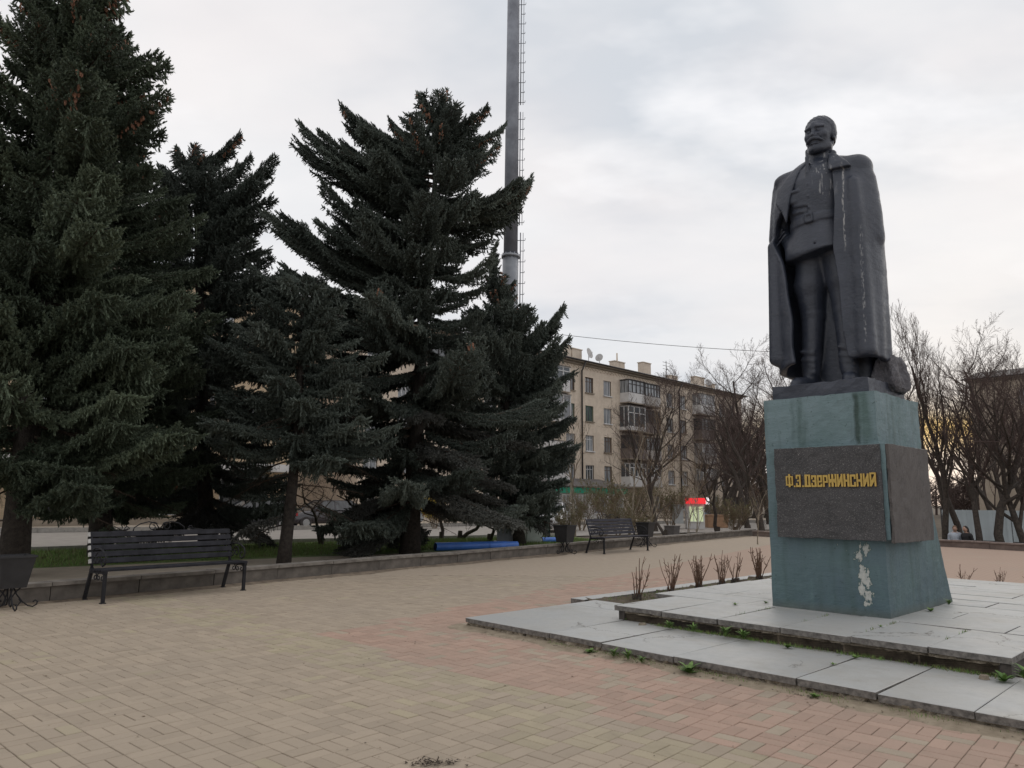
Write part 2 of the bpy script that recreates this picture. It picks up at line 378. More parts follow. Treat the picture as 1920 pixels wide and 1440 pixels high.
def grass_blades(name, n, sampler, h=(.05, .12), w=.008, cols=None, seed=1, label=None, parent=None):
    R = np.random.RandomState(seed); P = np.array([sampler(R) for _ in range(n)])
    a = R.rand(n) * 2 * pi; lean = R.rand(n) * .6; hh = h[0] + R.rand(n) * (h[1] - h[0]); a2 = R.rand(n) * 2 * pi
    d = np.stack([np.cos(a) * w / 2, np.sin(a) * w / 2, np.zeros(n)], 1); t = np.stack([np.cos(a2) * lean * hh, np.sin(a2) * lean * hh, hh], 1)
    V = np.stack([P - d, P + d, P + t], 1).reshape(-1, 3); T = np.arange(n * 3).reshape(-1, 3)
    o = link(name, mesh_np(name, V, None, T, mats=cols, mi=R.randint(0, len(cols), n)), parent); o['kind'] = 'stuff'; return o
M_GR = [mat('grass_green', (.10, .19, .04), .7, .3, 30, bump=0), mat('grass_light', (.17, .27, .06), .7, .3, 30, bump=0), mat('grass_dry', (.16, .14, .07), .8, .3, 30, bump=0)]
def lawn_sample(R):
    while True:
        t = R.rand(); s = R.rand()
        a = Vector((-14, 13, 0)).lerp(Vector((4, 28.4, 0)), t); b = Vector((-17, 18.4, 0)).lerp(Vector((1.5, 32.2, 0)), t); p = a.lerp(b, s)
        return (p.x, p.y, -.047)
tag(grass_blades('grass', 60000, lawn_sample, (.04, .13), .014, M_GR, 5), 'fresh green spring grass of the strip between the low wall and the street', 'grass')

# ------------------------------------------------------------------ low walls
M_CONC = mat('grey_wall_concrete', (.105, .092, .08), .9, .3, 4, bump=.3, c2=(.17, .15, .13)); M_CAP = mat('worn_cap_stone', (.17, .15, .13), .85, .3, 5, bump=.25, c2=(.27, .245, .215))
M_CONC2 = mat('brownish_wall_concrete', (.16, .125, .11), .9, .25, 4, bump=.3); M_CAP2 = mat('brown_cap_stone', (.23, .185, .165), .85, .25, 5, bump=.25)
def low_wall(a, b, h, label, m1, m2, side, step=1.25, seed=1):
    R = random.Random(seed); d = (b - a); L = d.length; d.normalize(); rz = atan2(d.y, d.x)
    t = thing('low_wall', label, 'wall', (a.x, a.y, 0), rz)
    n = int(L / step)
    bp = [MB().box((step / 2, side * .12, (h - .05) / 2 - .03), (step - .012, .22, h - .05 + .06)).mesh('block', m1)]
    cp = []
    for k in range(3):
        w = MB(); w.box((step / 2, side * .12, h - .022), (step - .008 - .004 * k, .29 + .004 * k, .05)); cp.append(w.mesh('cap_stone', m2))
    for i in range(n + 1):
        link('block', bp[0], t, loc=(i * step, R.gauss(0, .004), R.gauss(0, .002)), rot=(0, R.gauss(0, .002), R.gauss(0, .003)))
        link('cap_stone', cp[i % 3], t, loc=(i * step, R.gauss(0, .006), R.gauss(0, .003)), rot=(0, R.gauss(0, .003), R.gauss(0, .004)))
    return t
low_wall(WA, WC, .27, 'long low grey concrete wall with flat cap stones running behind the two benches', M_CONC, M_CAP, 1, 1.25, 2)
low_wall(WC + WD2 * .2, WE, .235, 'low brownish wall with cap stones closing the far right side of the plaza', M_CONC2, M_CAP2, 1, 1.25, 4)

# ------------------------------------------------------------------ stepped stone platform
def slab_mat():
    m = NT('pale_polished_granite'); P = m.n('ShaderNodeNewGeometry').outputs['Position']; r = m.rand()
    n = m.noise(2.2, 5, .6, vec=P); f = m.noise(180, 3, .7, vec=P); d = m.noise(9, 6, .7, vec=P)
    c = m.mix(m.rng(r, 0, 1), (.37, .38, .375), (.44, .45, .44)); c = m.mix(m.rng(n, .4, .7, 0, .5), c, (.44, .425, .385))
    c = m.mix(m.rng(f, .55, .7, 0, .3), c, (.22, .22, .215)); c = m.mix(m.rng(d, .64, .8, 0, .55), c, (.19, .165, .13))
    vo = m.n('ShaderNodeTexVoronoi'); vo.feature = 'DISTANCE_TO_EDGE'; vo.inputs['Scale'].default_value = .75; ds = m.n('ShaderNodeVectorMath', operation='ADD'); m.L.new(P, ds.inputs[0])
    cbn = m.n('ShaderNodeCombineXYZ'); m.L.new(m.math('MULTIPLY', m.noise(3, 5, .7, vec=P), .5), cbn.inputs[0]); m.L.new(m.math('MULTIPLY', m.noise(3, 5, .7, vec=P, loc=(4, 4, 4)), .5), cbn.inputs[1]); m.L.new(cbn.outputs[0], ds.inputs[1]); m.L.new(ds.outputs[0], vo.inputs['Vector'])
    ck = m.math('MULTIPLY', m.math('LESS_THAN', vo.outputs['Distance'], .0045), m.math('GREATER_THAN', m.noise(.7, 2, .5, vec=P, loc=(9, 1, 0)), .52)); c = m.mix(m.math('MULTIPLY', ck, .75), c, (.10, .09, .075))
    s2 = m.noise(1.1, 6, .75, vec=P, loc=(3, 8, 2)); c = m.mix(m.rng(s2, .5, .68, 0, .5), c, (.30, .28, .235)); s3 = m.noise(26, 5, .75, vec=P); c = m.mix(m.rng(s3, .62, .72, 0, .6), c, (.17, .15, .12))
    m.color(c); m.rough(m.rng(d, .3, .7, .42, .65)); m.bump(m.math('SUBTRACT', n, ck), .12, .008); return m.mat
M_SLAB = slab_mat()
M_EDGE = mat('rough_granite_edge', (.13, .12, .11), .85, .45, 25, bump=.6, bscale=60, bdist=.01, c2=(.24, .22, .20))
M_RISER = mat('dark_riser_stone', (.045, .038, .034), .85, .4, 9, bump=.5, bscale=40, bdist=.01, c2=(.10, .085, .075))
M_MORTAR = mat('crumbling_mortar', (.24, .195, .14), .95, .35, 14, bump=.7, bscale=40, bdist=.02, c2=(.36, .31, .24))
M_DIRT = mat('dry_soil', (.085, .065, .045), .95, .4, 9, bump=.7, bscale=30, bdist=.02, c2=(.15, .12, .085))
platform = thing('stone_platform', 'two-step platform of pale granite slabs under the green pedestal', 'platform', tuple(C0), TH)
Rp = random.Random(11)
def slab(u0, u1, v0, v1, z, t=.055, parent=platform, j=1.0):
    g = .006; w = MB(); jj = lambda s: Rp.gauss(0, s * j)
    x0, x1, y0, y1 = u0 + g + jj(.002), u1 - g + jj(.002), v0 + g + jj(.003), v1 - g + jj(.002)
    cu, cv = (u0 + u1) / 2, (v0 + v1) / 2
    # chipped outline: a few extra points on each edge
    pts = []
    for (ax, ay), (bx, by) in (((x0, y0), (x1, y0)), ((x1, y0), (x1, y1)), ((x1, y1), (x0, y1)), ((x0, y1), (x0, y0))):
        n = 5
        for k in range(n):
            s = k / n; px, py = ax + (bx - ax) * s, ay + (by - ay) * s
            if k: px += (cu - px) * abs(Rp.gauss(0, .0016)); py += (cv - py) * abs(Rp.gauss(0, .0016))
            pts.append((px - cu, py - cv))
    n = len(pts); b = len(w.v); ch = .004
    inner = [(x * (1 - ch / max(abs(x), .1)) , y * (1 - ch / max(abs(y), .1))) for x, y in pts]
    w.v += [(x, y, 0) for x, y in inner] + [(x, y, -ch) for x, y in pts] + [(x * .996, y * .996, -t + Rp.gauss(0, .002)) for x, y in pts]
    w.f.append(tuple(range(n))); w.m.append(0); w.sm.append(False)
    for r_ in (0, 1):
        for k in range(n):
            k2 = (k + 1) % n; w.f.append((r_ * n + k2, r_ * n + k, (r_ + 1) * n + k, (r_ + 1) * n + k2)); w.m.append(0 if r_ == 0 else 1); w.sm.append(False)
    return w.build('slab', [M_SLAB, M_EDGE], parent, loc=(cu, cv, z + jj(.0022)), rot=(jj(.0035), jj(.003), jj(.0012)))
# lower step
cl = [-3.81, -2.47, -1.78, -.95, .18, .78, 1.40, 2.02, 2.60]
for a, b in zip(cl[:-1], cl[1:]): slab(a, b, -2.60, -1.22, .10)
for v0, v1 in ((-1.22, -.78), (-.78, -.22)): slab(-3.81, -2.50, v0, v1, .10)
slab(-4.27, -4.00, -.22, 1.05, .085, t=.08); slab(-4.27, -4.00, 1.05, 2.35, .085, t=.08); slab(-4.27, -4.00, 2.35, 3.65, .085, t=.08); slab(-4.27, -4.00, 3.65, 4.9, .085, t=.08); slab(-4.27, -4.00, 4.9, 6.1, .085, t=.08)
for v0 in np.arange(-1.22, 5.0, 1.27): slab(1.45, 2.60, v0, v0 + 1.27, .10)
for k in range(5): slab(-3.63 + k * 1.27, -3.63 + (k + 1) * 1.27, 6.25, 6.55, .085, t=.08)
# upper step
cu_ = [-2.58, -1.92, -1.23, -.55, .12, .76, 1.37]
for a, b in zip(cu_[:-1], cu_[1:]): slab(a, b, -1.37, -.09, .265)
v0 = -.09; k = 0
while v0 < 5.3:
    dv = .63; off = -.55 if k % 2 else 0; us = [-2.90]
    x = -2.90 + (1.3 if k % 2 == 0 else .68)
    while x < 1.2: us.append(x); x += 1.32
    us.append(1.37)
    for a, b in zip(us[:-1], us[1:]): slab(a, b, v0, min(v0 + dv, 5.45), .265)
    v0 += dv; k += 1
# risers, mortar and core
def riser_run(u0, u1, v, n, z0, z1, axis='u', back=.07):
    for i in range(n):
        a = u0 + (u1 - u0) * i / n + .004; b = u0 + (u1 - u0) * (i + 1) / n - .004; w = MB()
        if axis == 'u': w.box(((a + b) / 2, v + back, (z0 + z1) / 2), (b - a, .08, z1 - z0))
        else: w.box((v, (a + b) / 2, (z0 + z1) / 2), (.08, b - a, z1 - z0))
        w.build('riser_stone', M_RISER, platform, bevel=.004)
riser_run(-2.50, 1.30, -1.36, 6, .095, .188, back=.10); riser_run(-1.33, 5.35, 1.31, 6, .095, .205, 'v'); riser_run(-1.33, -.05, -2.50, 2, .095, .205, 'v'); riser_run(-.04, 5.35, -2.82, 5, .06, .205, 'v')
def rough_strip(a, b, v, z0, z1, depth, seed, name, m, n=90, axis='u', amp=.012):
    R = random.Random(seed); w = MB(); P = []
    for i in range(n + 1):
        s = a + (b - a) * i / n; row = []
        for q, z in enumerate((z1, (z0 + z1) / 2, z0)):
            o = v + R.gauss(0, amp) - (.012 if q == 2 else 0) + (.03 if R.random() < .08 else 0)
            row.append((s, o, z + (R.gauss(0, .003) if q == 1 else 0)) if axis == 'u' else (o, s, z))
        row.append((s, v + depth, z0) if axis == 'u' else (v + depth, s, z0)); P.append(row)
    for i in range(n):
        for q in range(2): w.quad(P[i][q + 1], P[i + 1][q + 1], P[i + 1][q], P[i][q])
    return w.build(name, m, platform)
rough_strip(-2.48, 1.29, -1.315, .182, .214, .05, 3, 'mortar_bed', M_MORTAR, 120)
rough_strip(-3.78, 2.58, -2.57, -.01, .048, .05, 5, 'mortar_bed', M_MORTAR, 200, amp=.014)
rough_strip(-2.59, -.25, -3.77, -.01, .048, .05, 6, 'mortar_bed', M_MORTAR, 60, 'v')
w = MB(); w.box((-.62, 2.0, .105), (3.75, 6.6, .2)); w.box((-2.66, 2.6, .104), (.26, 5.2, .196)); w.build('core', M_DIRT, platform)
w = MB(); w.box((-3.1, -1.25, .02), (1.3, 2.6, .05)); w.box((-.6, -1.95, .021), (6.2, 1.2, .048)); w.box((2.0, 1.8, .022), (1.0, 6.2, .046)); w.build('bedding', M_DIRT, platform)
# broken stone chips lying against the risers
for u, v, z, s, lab in ((-2.12, -1.44, .10, .05, 'mortar chip leaning on the dark riser near the left corner of the upper step'), (1.2, -1.50, .10, .055, 'pale flat mortar chip at the riser near the right corner of the upper step'), (-.42, -2.64, 0, .05, 'largest mortar chip on the red pavers at the foot of the lower step'), (-2.3, -2.68, 0, .03, 'small mortar chip on the pavers under the left end of the lower step')):
    w = MB(); R = random.Random(int(u * 100)); n = 7
    pts = [(s * (1 + R.uniform(-.3, .3)) * cos(2 * pi * k / n), .6 * s * (1 + R.uniform(-.3, .3)) * sin(2 * pi * k / n)) for k in range(n)]
    w.poly([(x * .8, y * .8, s * .5) for x, y in pts])
    for k in range(n): k2 = (k + 1) % n; w.quad((pts[k][0], pts[k][1], 0), (pts[k2][0], pts[k2][1], 0), (pts[k2][0] * .8, pts[k2][1] * .8, s * .5), (pts[k][0] * .8, pts[k][1] * .8, s * .5))
    o = w.build('stone_chip', M_MORTAR); o.location = PF(u, v, z + .001); o.rotation_euler = (0, 0, R.random() * 3)
    tag(o, lab, 'stone chip')
# soil bed
def bumpy(name, u0, u1, v0, v1, z, m, amp=.02, n=(8, 60), seed=2):
    R = random.Random(seed); w = MB(); G = [[(u0 + (u1 - u0) * i / n[0], v0 + (v1 - v0) * j / n[1], z + R.gauss(0, amp)) for j in range(n[1] + 1)] for i in range(n[0] + 1)]
    for i in range(n[0]):
        for j in range(n[1]): w.quad(G[i][j], G[i + 1][j], G[i + 1][j + 1], G[i][j + 1])
    o = w.build(name, m); o.location = C0; o.rotation_euler = (0, 0, TH); return o
tag(bumpy('soil_bed', -4.01, -2.80, -.2, 6.3, .075, M_DIRT), kind='structure'); tag(bumpy('soil_bed', -2.6, 1.4, 5.47, 6.28, .07, M_DIRT, n=(40, 8)), kind='structure')

# ------------------------------------------------------------------ pedestal
def teal_mat():
    m = NT('teal_painted_concrete'); O = m.tc.outputs['Object']; sep = m.n('ShaderNodeSeparateXYZ'); m.L.new(O, sep.inputs[0]); x, y, z = sep.outputs
    n = m.noise(2.2, 5, .6); st = m.noise(5, 4, .6, sc=(1.3, 1.3, .16)); f = m.noise(30, 5, .7); sp = m.noise(22, 4, .7)
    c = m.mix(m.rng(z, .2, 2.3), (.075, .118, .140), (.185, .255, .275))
    c = m.mix(m.rng(n, .35, .65, 0, .6), c, (.10, .165, .165)); c = m.mix(m.rng(st, .5, .72, 0, .6), c, (.055, .095, .085))
    c = m.mix(m.rng(st, .42, .25, 0, .35), c, (.17, .27, .27)); c = m.mix(m.rng(sp, .60, .68, 0, .75), c, (.045, .075, .07))
    # rust and algae run down from the seam of the upper block
    def run(cx, w, z0, z1, ax=x, s=1.0):
        d = m.math('ABSOLUTE', m.math('ADD', m.math('SUBTRACT', ax, cx), m.math('MULTIPLY', m.math('SUBTRACT', m.noise(6, 3), .5), .09)))
        a = m.math('MULTIPLY', m.rng(d, w, w * .3), m.math('MULTIPLY', m.rng(z, z0, z0 + .15), m.rng(z, z1, z1 - .05))); return m.math('MULTIPLY', a, s)
    c = m.mix(run(-.205, .045, 1.75, 2.44, s=.85), c, (.022, .045, .035)); c = m.mix(run(-.12, .09, 1.8, 2.44, s=.45), c, (.04, .09, .065))
    # paint flaked off: pale plaster shows
    dx = m.math('ABSOLUTE', m.math('SUBTRACT', x, m.math('ADD', -.245, m.math('MULTIPLY', z, .02)))); zr = m.math('MULTIPLY', m.rng(z, .02, .12), m.rng(z, .86, .72))
    pn = m.noise(9, 7, .7, sc=(1, 1, .6), loc=(1, 0, 2.37)); reg = m.math('MULTIPLY', m.rng(dx, .16, .04), zr)
    peel = m.math('GREATER_THAN', m.math('ADD', pn, m.math('MULTIPLY', reg, .22)), .715); rim = m.math('GREATER_THAN', m.math('ADD', pn, m.math('MULTIPLY', reg, .22)), .69)
    small = m.math('GREATER_THAN', m.noise(14, 5, .7, loc=(5, 5, 5)), .70)
    c = m.mix(rim, c, (.06, .11, .10)); c = m.mix(peel, c, m.mix(m.rng(f, .4, .6), (.40, .42, .40), (.50, .50, .46))); c = m.mix(m.math('MULTIPLY', small, .8), c, (.33, .37, .36))
    # damp foot
    c = m.mix(m.math('MULTIPLY', m.rng(z, .10, .0), .5), c, (.10, .095, .07))
    m.color(c); m.rough(m.rng(f, .3, .7, .55, .8))
    h = m.math('ADD', m.math('MULTIPLY', f, .5), m.math('MULTIPLY', peel, -.6)); m.bump(m.math('ADD', h, m.noise(9, 4, .7, sc=(.5, .5, 2))), .7, .014); return m.mat
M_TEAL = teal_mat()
def granite_mat(name, c1, c2, spk, rough=.45):
    m = NT(name); n = m.noise(2.5, 5, .65); f = m.noise(70, 4, .75); v = m.n('ShaderNodeTexVoronoi'); v.inputs['Scale'].default_value = 42; m.L.new(m.tc.outputs['Object'], v.inputs['Vector'])
    c = m.mix(m.rng(n, .35, .65), c1, c2); c = m.mix(m.rng(f, .56, .66, 0, .95), c, spk)
    cr = m.noise(1.6, 6, .7, loc=(2, 2, 5), dist=1.2); band = m.math('ABSOLUTE', m.math('SUBTRACT', cr, .53)); c = m.mix(m.math('MULTIPLY', m.rng(band, .012, .002), .6), c, tuple(x * .35 for x in c1))
    sp = m.math('LESS_THAN', v.outputs['Distance'], .12); c = m.mix(m.math('MULTIPLY', sp, .5), c, tuple(min(1, x * 1.5) for x in spk))
    m.color(c); m.rough(rough); m.bump(m.math('ADD', f, m.math('MULTIPLY', cr, 3.0)), .6, .012); return m.mat
M_GRAN = granite_mat('dark_speckled_granite', (.036, .035, .037), (.060, .057, .059), (.24, .23, .215)); M_GRAN2 = granite_mat('weathered_side_granite', (.066, .056, .052), (.098, .086, .080), (.13, .12, .115), .6)
pedestal = thing('pedestal', 'tall tapering pedestal of peeling teal painted concrete with a dark granite block', 'pedestal', (C0.x, C0.y, .265), TH)
def ped_body():
    # side outline (v, z) of the back face
    def vb(z): return 1.40 + (0 if z > 1.83 else (1.83 - z) ** 1.15 * .355)
    R = random.Random(5); nz, nu, nv = 34, 16, 20; rings = []
    for k in range(nz + 1):
        z = 2.425 * k / nz; b = vb(z); row = []; e = .004
        for i in range(nu): row.append((-1.30 + 1.30 * i / nu, 0, z))
        for i in range(nv): row.append((0, b * i / nv, z))
        for i in range(nu): row.append((-1.30 * i / nu, b, z))
        for i in range(nv): row.append((-1.30, b * (1 - i / nv), z))
        rings.append([(x + R.gauss(0, .0025), y + R.gauss(0, .0025), zz + (R.gauss(0, .004) if k == nz else 0)) for x, y, zz in row])
    w = MB(); n = len(rings[0])
    w.v = [p for r in rings for p in r]
    for k in range(nz):
        for i in range(n): j = (i + 1) % n; w.f.append((k * n + i, k * n + j, (k + 1) * n + j, (k + 1) * n + i)); w.m.append(0); w.sm.append(False)
    w.f.append(tuple(nz * n + i for i in range(n))); w.m.append(0); w.sm.append(False)
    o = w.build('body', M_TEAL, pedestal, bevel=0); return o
ped_body()
def rough_box(name, lo, hi, m, parent, n=10, amp=.003, seed=1, taper=0):
    R = random.Random(seed); w = MB(); d = [hi[i] - lo[i] for i in range(3)]; ns = [max(2, int(n * d[i] / max(d))) for i in range(3)]; idx = {}
    def vid(i, j, k):
        if (i, j, k) not in idx:
            p = [lo[0] + d[0] * i / ns[0], lo[1] + d[1] * j / ns[1], lo[2] + d[2] * k / ns[2]]
            e = sum(1 for q, nn in ((i, ns[0]), (j, ns[1]), (k, ns[2])) if q in (0, nn)); a = amp * (1.6 if e > 1 else 1)
            p = [p[0] + R.gauss(0, a), p[1] + R.gauss(0, a), p[2] + R.gauss(0, a)]; idx[(i, j, k)] = len(w.v); w.v.append(tuple(p))
        return idx[(i, j, k)]
    def F(a, b, c, dd): w.f.append((a, b, c, dd)); w.m.append(0); w.sm.append(False)
    for i in range(ns[0]):
        for j in range(ns[1]):
            F(vid(i, j, 0), vid(i, j + 1, 0), vid(i + 1, j + 1, 0), vid(i + 1, j, 0)); F(vid(i, j, ns[2]), vid(i + 1, j, ns[2]), vid(i + 1, j + 1, ns[2]), vid(i, j + 1, ns[2]))
    for i in range(ns[0]):
        for k in range(ns[2]):
            F(vid(i, 0, k), vid(i + 1, 0, k), vid(i + 1, 0, k + 1), vid(i, 0, k + 1)); F(vid(i, ns[1], k), vid(i, ns[1], k + 1), vid(i + 1, ns[1], k + 1), vid(i + 1, ns[1], k))
    for j in range(ns[1]):
        for k in range(ns[2]):
            F(vid(0, j, k), vid(0, j, k + 1), vid(0, j + 1, k + 1), vid(0, j + 1, k)); F(vid(ns[0], j, k), vid(ns[0], j + 1, k), vid(ns[0], j + 1, k + 1), vid(ns[0], j, k + 1))
    return w.build(name, m, parent, bevel=.004)
z0 = .805; z1 = 1.835
rough_box('collar_block', (-1.12, -.10, z0 + .01), (.095, 1.19, z1), M_TEAL, pedestal, 14, .002, 3)
rough_box('granite_face', (-1.135, -.128, z0), (.052, -.10 - .003, z1 - .012), M_GRAN, pedestal, 16, .0022, 4)
rough_box('granite_side', (.098, -.088, z0 - .02), (.132, 1.17, z1 - .006), M_GRAN2, pedestal, 16, .0022, 5)
# ---- inscription, letter by letter
M_GOLD = mat('gold_paint', (.50, .335, .075), .45, .18, 20, bump=.15); M_RUST = mat('dark_rust_edge', (.11, .035, .012), .7, .3, 20)
def seg(p, a, b):
    (x, y), (x0, y0), (x1, y1) = p, a, b; dx, dy = x1 - x0, y1 - y0; l = dx * dx + dy * dy; t = max(0, min(1, ((x - x0) * dx + (y - y0) * dy) / l)) if l else 0
    return max(abs(x - x0 - t * dx), abs(y - y0 - t * dy)) if True else 0
GL = {  # strokes in a unit box (x right 0..1, y up 0..1), thickness is horizontal
 'Ф': [((.5, .02), (.5, .99)), ((.11, .20), (.11, .80)), ((.89, .20), (.89, .80)), ((.11, .17), (.89, .17)), ((.11, .83), (.89, .83))],
 'Э': [((.12, .92), (.85, .92)), ((.85, .08), (.85, .92)), ((.12, .08), (.85, .08)), ((.45, .5), (.85, .5)), ((.12, .74), (.12, .92)), ((.12, .08), (.12, .26))],
 'Д': [((.25, .08), (.25, .92)), ((.76, .08), (.76, .92)), ((.25, .92), (.76, .92)), ((.05, .06), (.95, .06))],
 'З': [((.12, .92), (.85, .92)), ((.85, .08), (.85, .92)), ((.12, .08), (.85, .08)), ((.4, .5), (.85, .5)), ((.12, .74), (.12, .92)), ((.12, .08), (.12, .26))],
 'Е': [((.15, .08), (.15, .92)), ((.15, .92), (.85, .92)), ((.15, .08), (.85, .08)), ((.15, .46), (.85, .46)), ((.85, .46), (.85, .92)), ((.85, .08), (.85, .2))],
 'Р': [((.15, 0), (.15, .92)), ((.15, .92), (.85, .92)), ((.85, .42), (.85, .92)), ((.15, .42), (.85, .42))],
 'Ж': [((.5, 0), (.5, 1)), ((.1, 0), (.1, .40)), ((.1, .6), (.1, 1)), ((.9, 0), (.9, .40)), ((.9, .6), (.9, 1)), ((.1, .5), (.9, .5)), ((.16, .42), (.24, .58)), ((.84, .42), (.76, .58))],
 'И': [((.14, 0), (.14, 1)), ((.86, 0), (.86, 1)), ((.14, .12), (.86, .88))],
 'Н': [((.14, 0), (.14, 1)), ((.86, 0), (.86, 1)), ((.14, .5), (.86, .5))],
 'С': [((.15, .08), (.15, .92)), ((.15, .92), (.85, .92)), ((.15, .08), (.85, .08)), ((.85, .7), (.85, .92)), ((.85, .08), (.85, .3))],
 'К': [((.14, 0), (.14, 1)), ((.86, .62), (.86, 1)), ((.86, 0), (.86, .40)), ((.14, .5), (.78, .5)), ((.74, .46), (.82, .58))],
 'Й': [((.14, 0), (.14, .92)), ((.86, 0), (.86, .92)), ((.14, .1), (.86, .82)), ((.05, 1.07), (.95, 1.07))],
 '.': [((.5, .04), (.5, .04))]}
def letter(ch, u0, u1, zb, zt, vface):
    wd = u1 - u0; ht = zt - zb; nx, nz = max(3, int(wd / .0045)), max(4, int(ht * 1.15 / .0045)); th = .0125 if ch != 'Ф' else .0098
    occ = np.zeros((nx + 2, nz + 2), bool)
    for i in range(nx):
        for k in range(nz):
            x = (i + .5) / nx * wd; z = (k + .5) * .0045
            if z > ht * 1.15: continue
            for (a, b) in GL[ch]:
                ax, az, bx, bz = a[0] * wd, a[1] * ht, b[0] * wd, b[1] * ht
                if ch == '.': hit = abs(x - ax) < .011 and z < .020
                else:
                    dx, dz = bx - ax, bz - az; l = dx * dx + dz * dz; t = max(0, min(1, ((x - ax) * dx + (z - az) * dz) / l)); ex, ez = abs(x - ax - t * dx), abs(z - az - t * dz)
                    hit = (ex < th * .95 and ez < th * .75)
                if hit and 0 <= z: occ[i + 1, k + 1] = True; break
    w = MB(); sx = wd / nx; sz = .0045; f0, f1 = -.020, 0
    for i in range(1, nx + 1):
        for k in range(1, nz + 1):
            if not occ[i, k]: continue
            x0, x1, za, zb2 = (i - 1) * sx, i * sx, (k - 1) * sz, k * sz
            w.quad((x0, f0, za), (x1, f0, za), (x1, f0, zb2), (x0, f0, zb2), 0)
            if not occ[i - 1, k]: w.quad((x0, f1, za), (x0, f0, za), (x0, f0, zb2), (x0, f1, zb2), 1)
            if not occ[i + 1, k]: w.quad((x1, f0, za), (x1, f1, za), (x1, f1, zb2), (x1, f0, zb2), 1)
            if not occ[i, k - 1]: w.quad((x0, f1, za), (x1, f1, za), (x1, f0, za), (x0, f0, za), 1)
            if not occ[i, k + 1]: w.quad((x0, f0, zb2), (x1, f0, zb2), (x1, f1, zb2), (x0, f1, zb2), 1)
    w.build('letter', [M_GOLD, M_RUST], pedestal, loc=(u0, vface, zb))
spans = [('Ф', 150, 265), ('.', 275, 300), ('Э', 310, 385), ('.', 405, 430), ('Д', 440, 540), ('З', 548, 628), ('Е', 638, 712), ('Р', 722, 798), ('Ж', 806, 925), ('И', 933, 1015), ('Н', 1025, 1110), ('С', 1118, 1200), ('К', 1209, 1290), ('И', 1300, 1382), ('Й', 1392, 1480)]
for ch, a, b in spans:
    ua = -.995 + (a - 150) / 1330 * 1.0; ub = -.995 + (b - 150) / 1330 * 1.0
    big = ch in 'ФЭД' and a < 500
    letter(ch, ua, ub, 1.375, 1.505 + (.012 if big else 0), -.130)
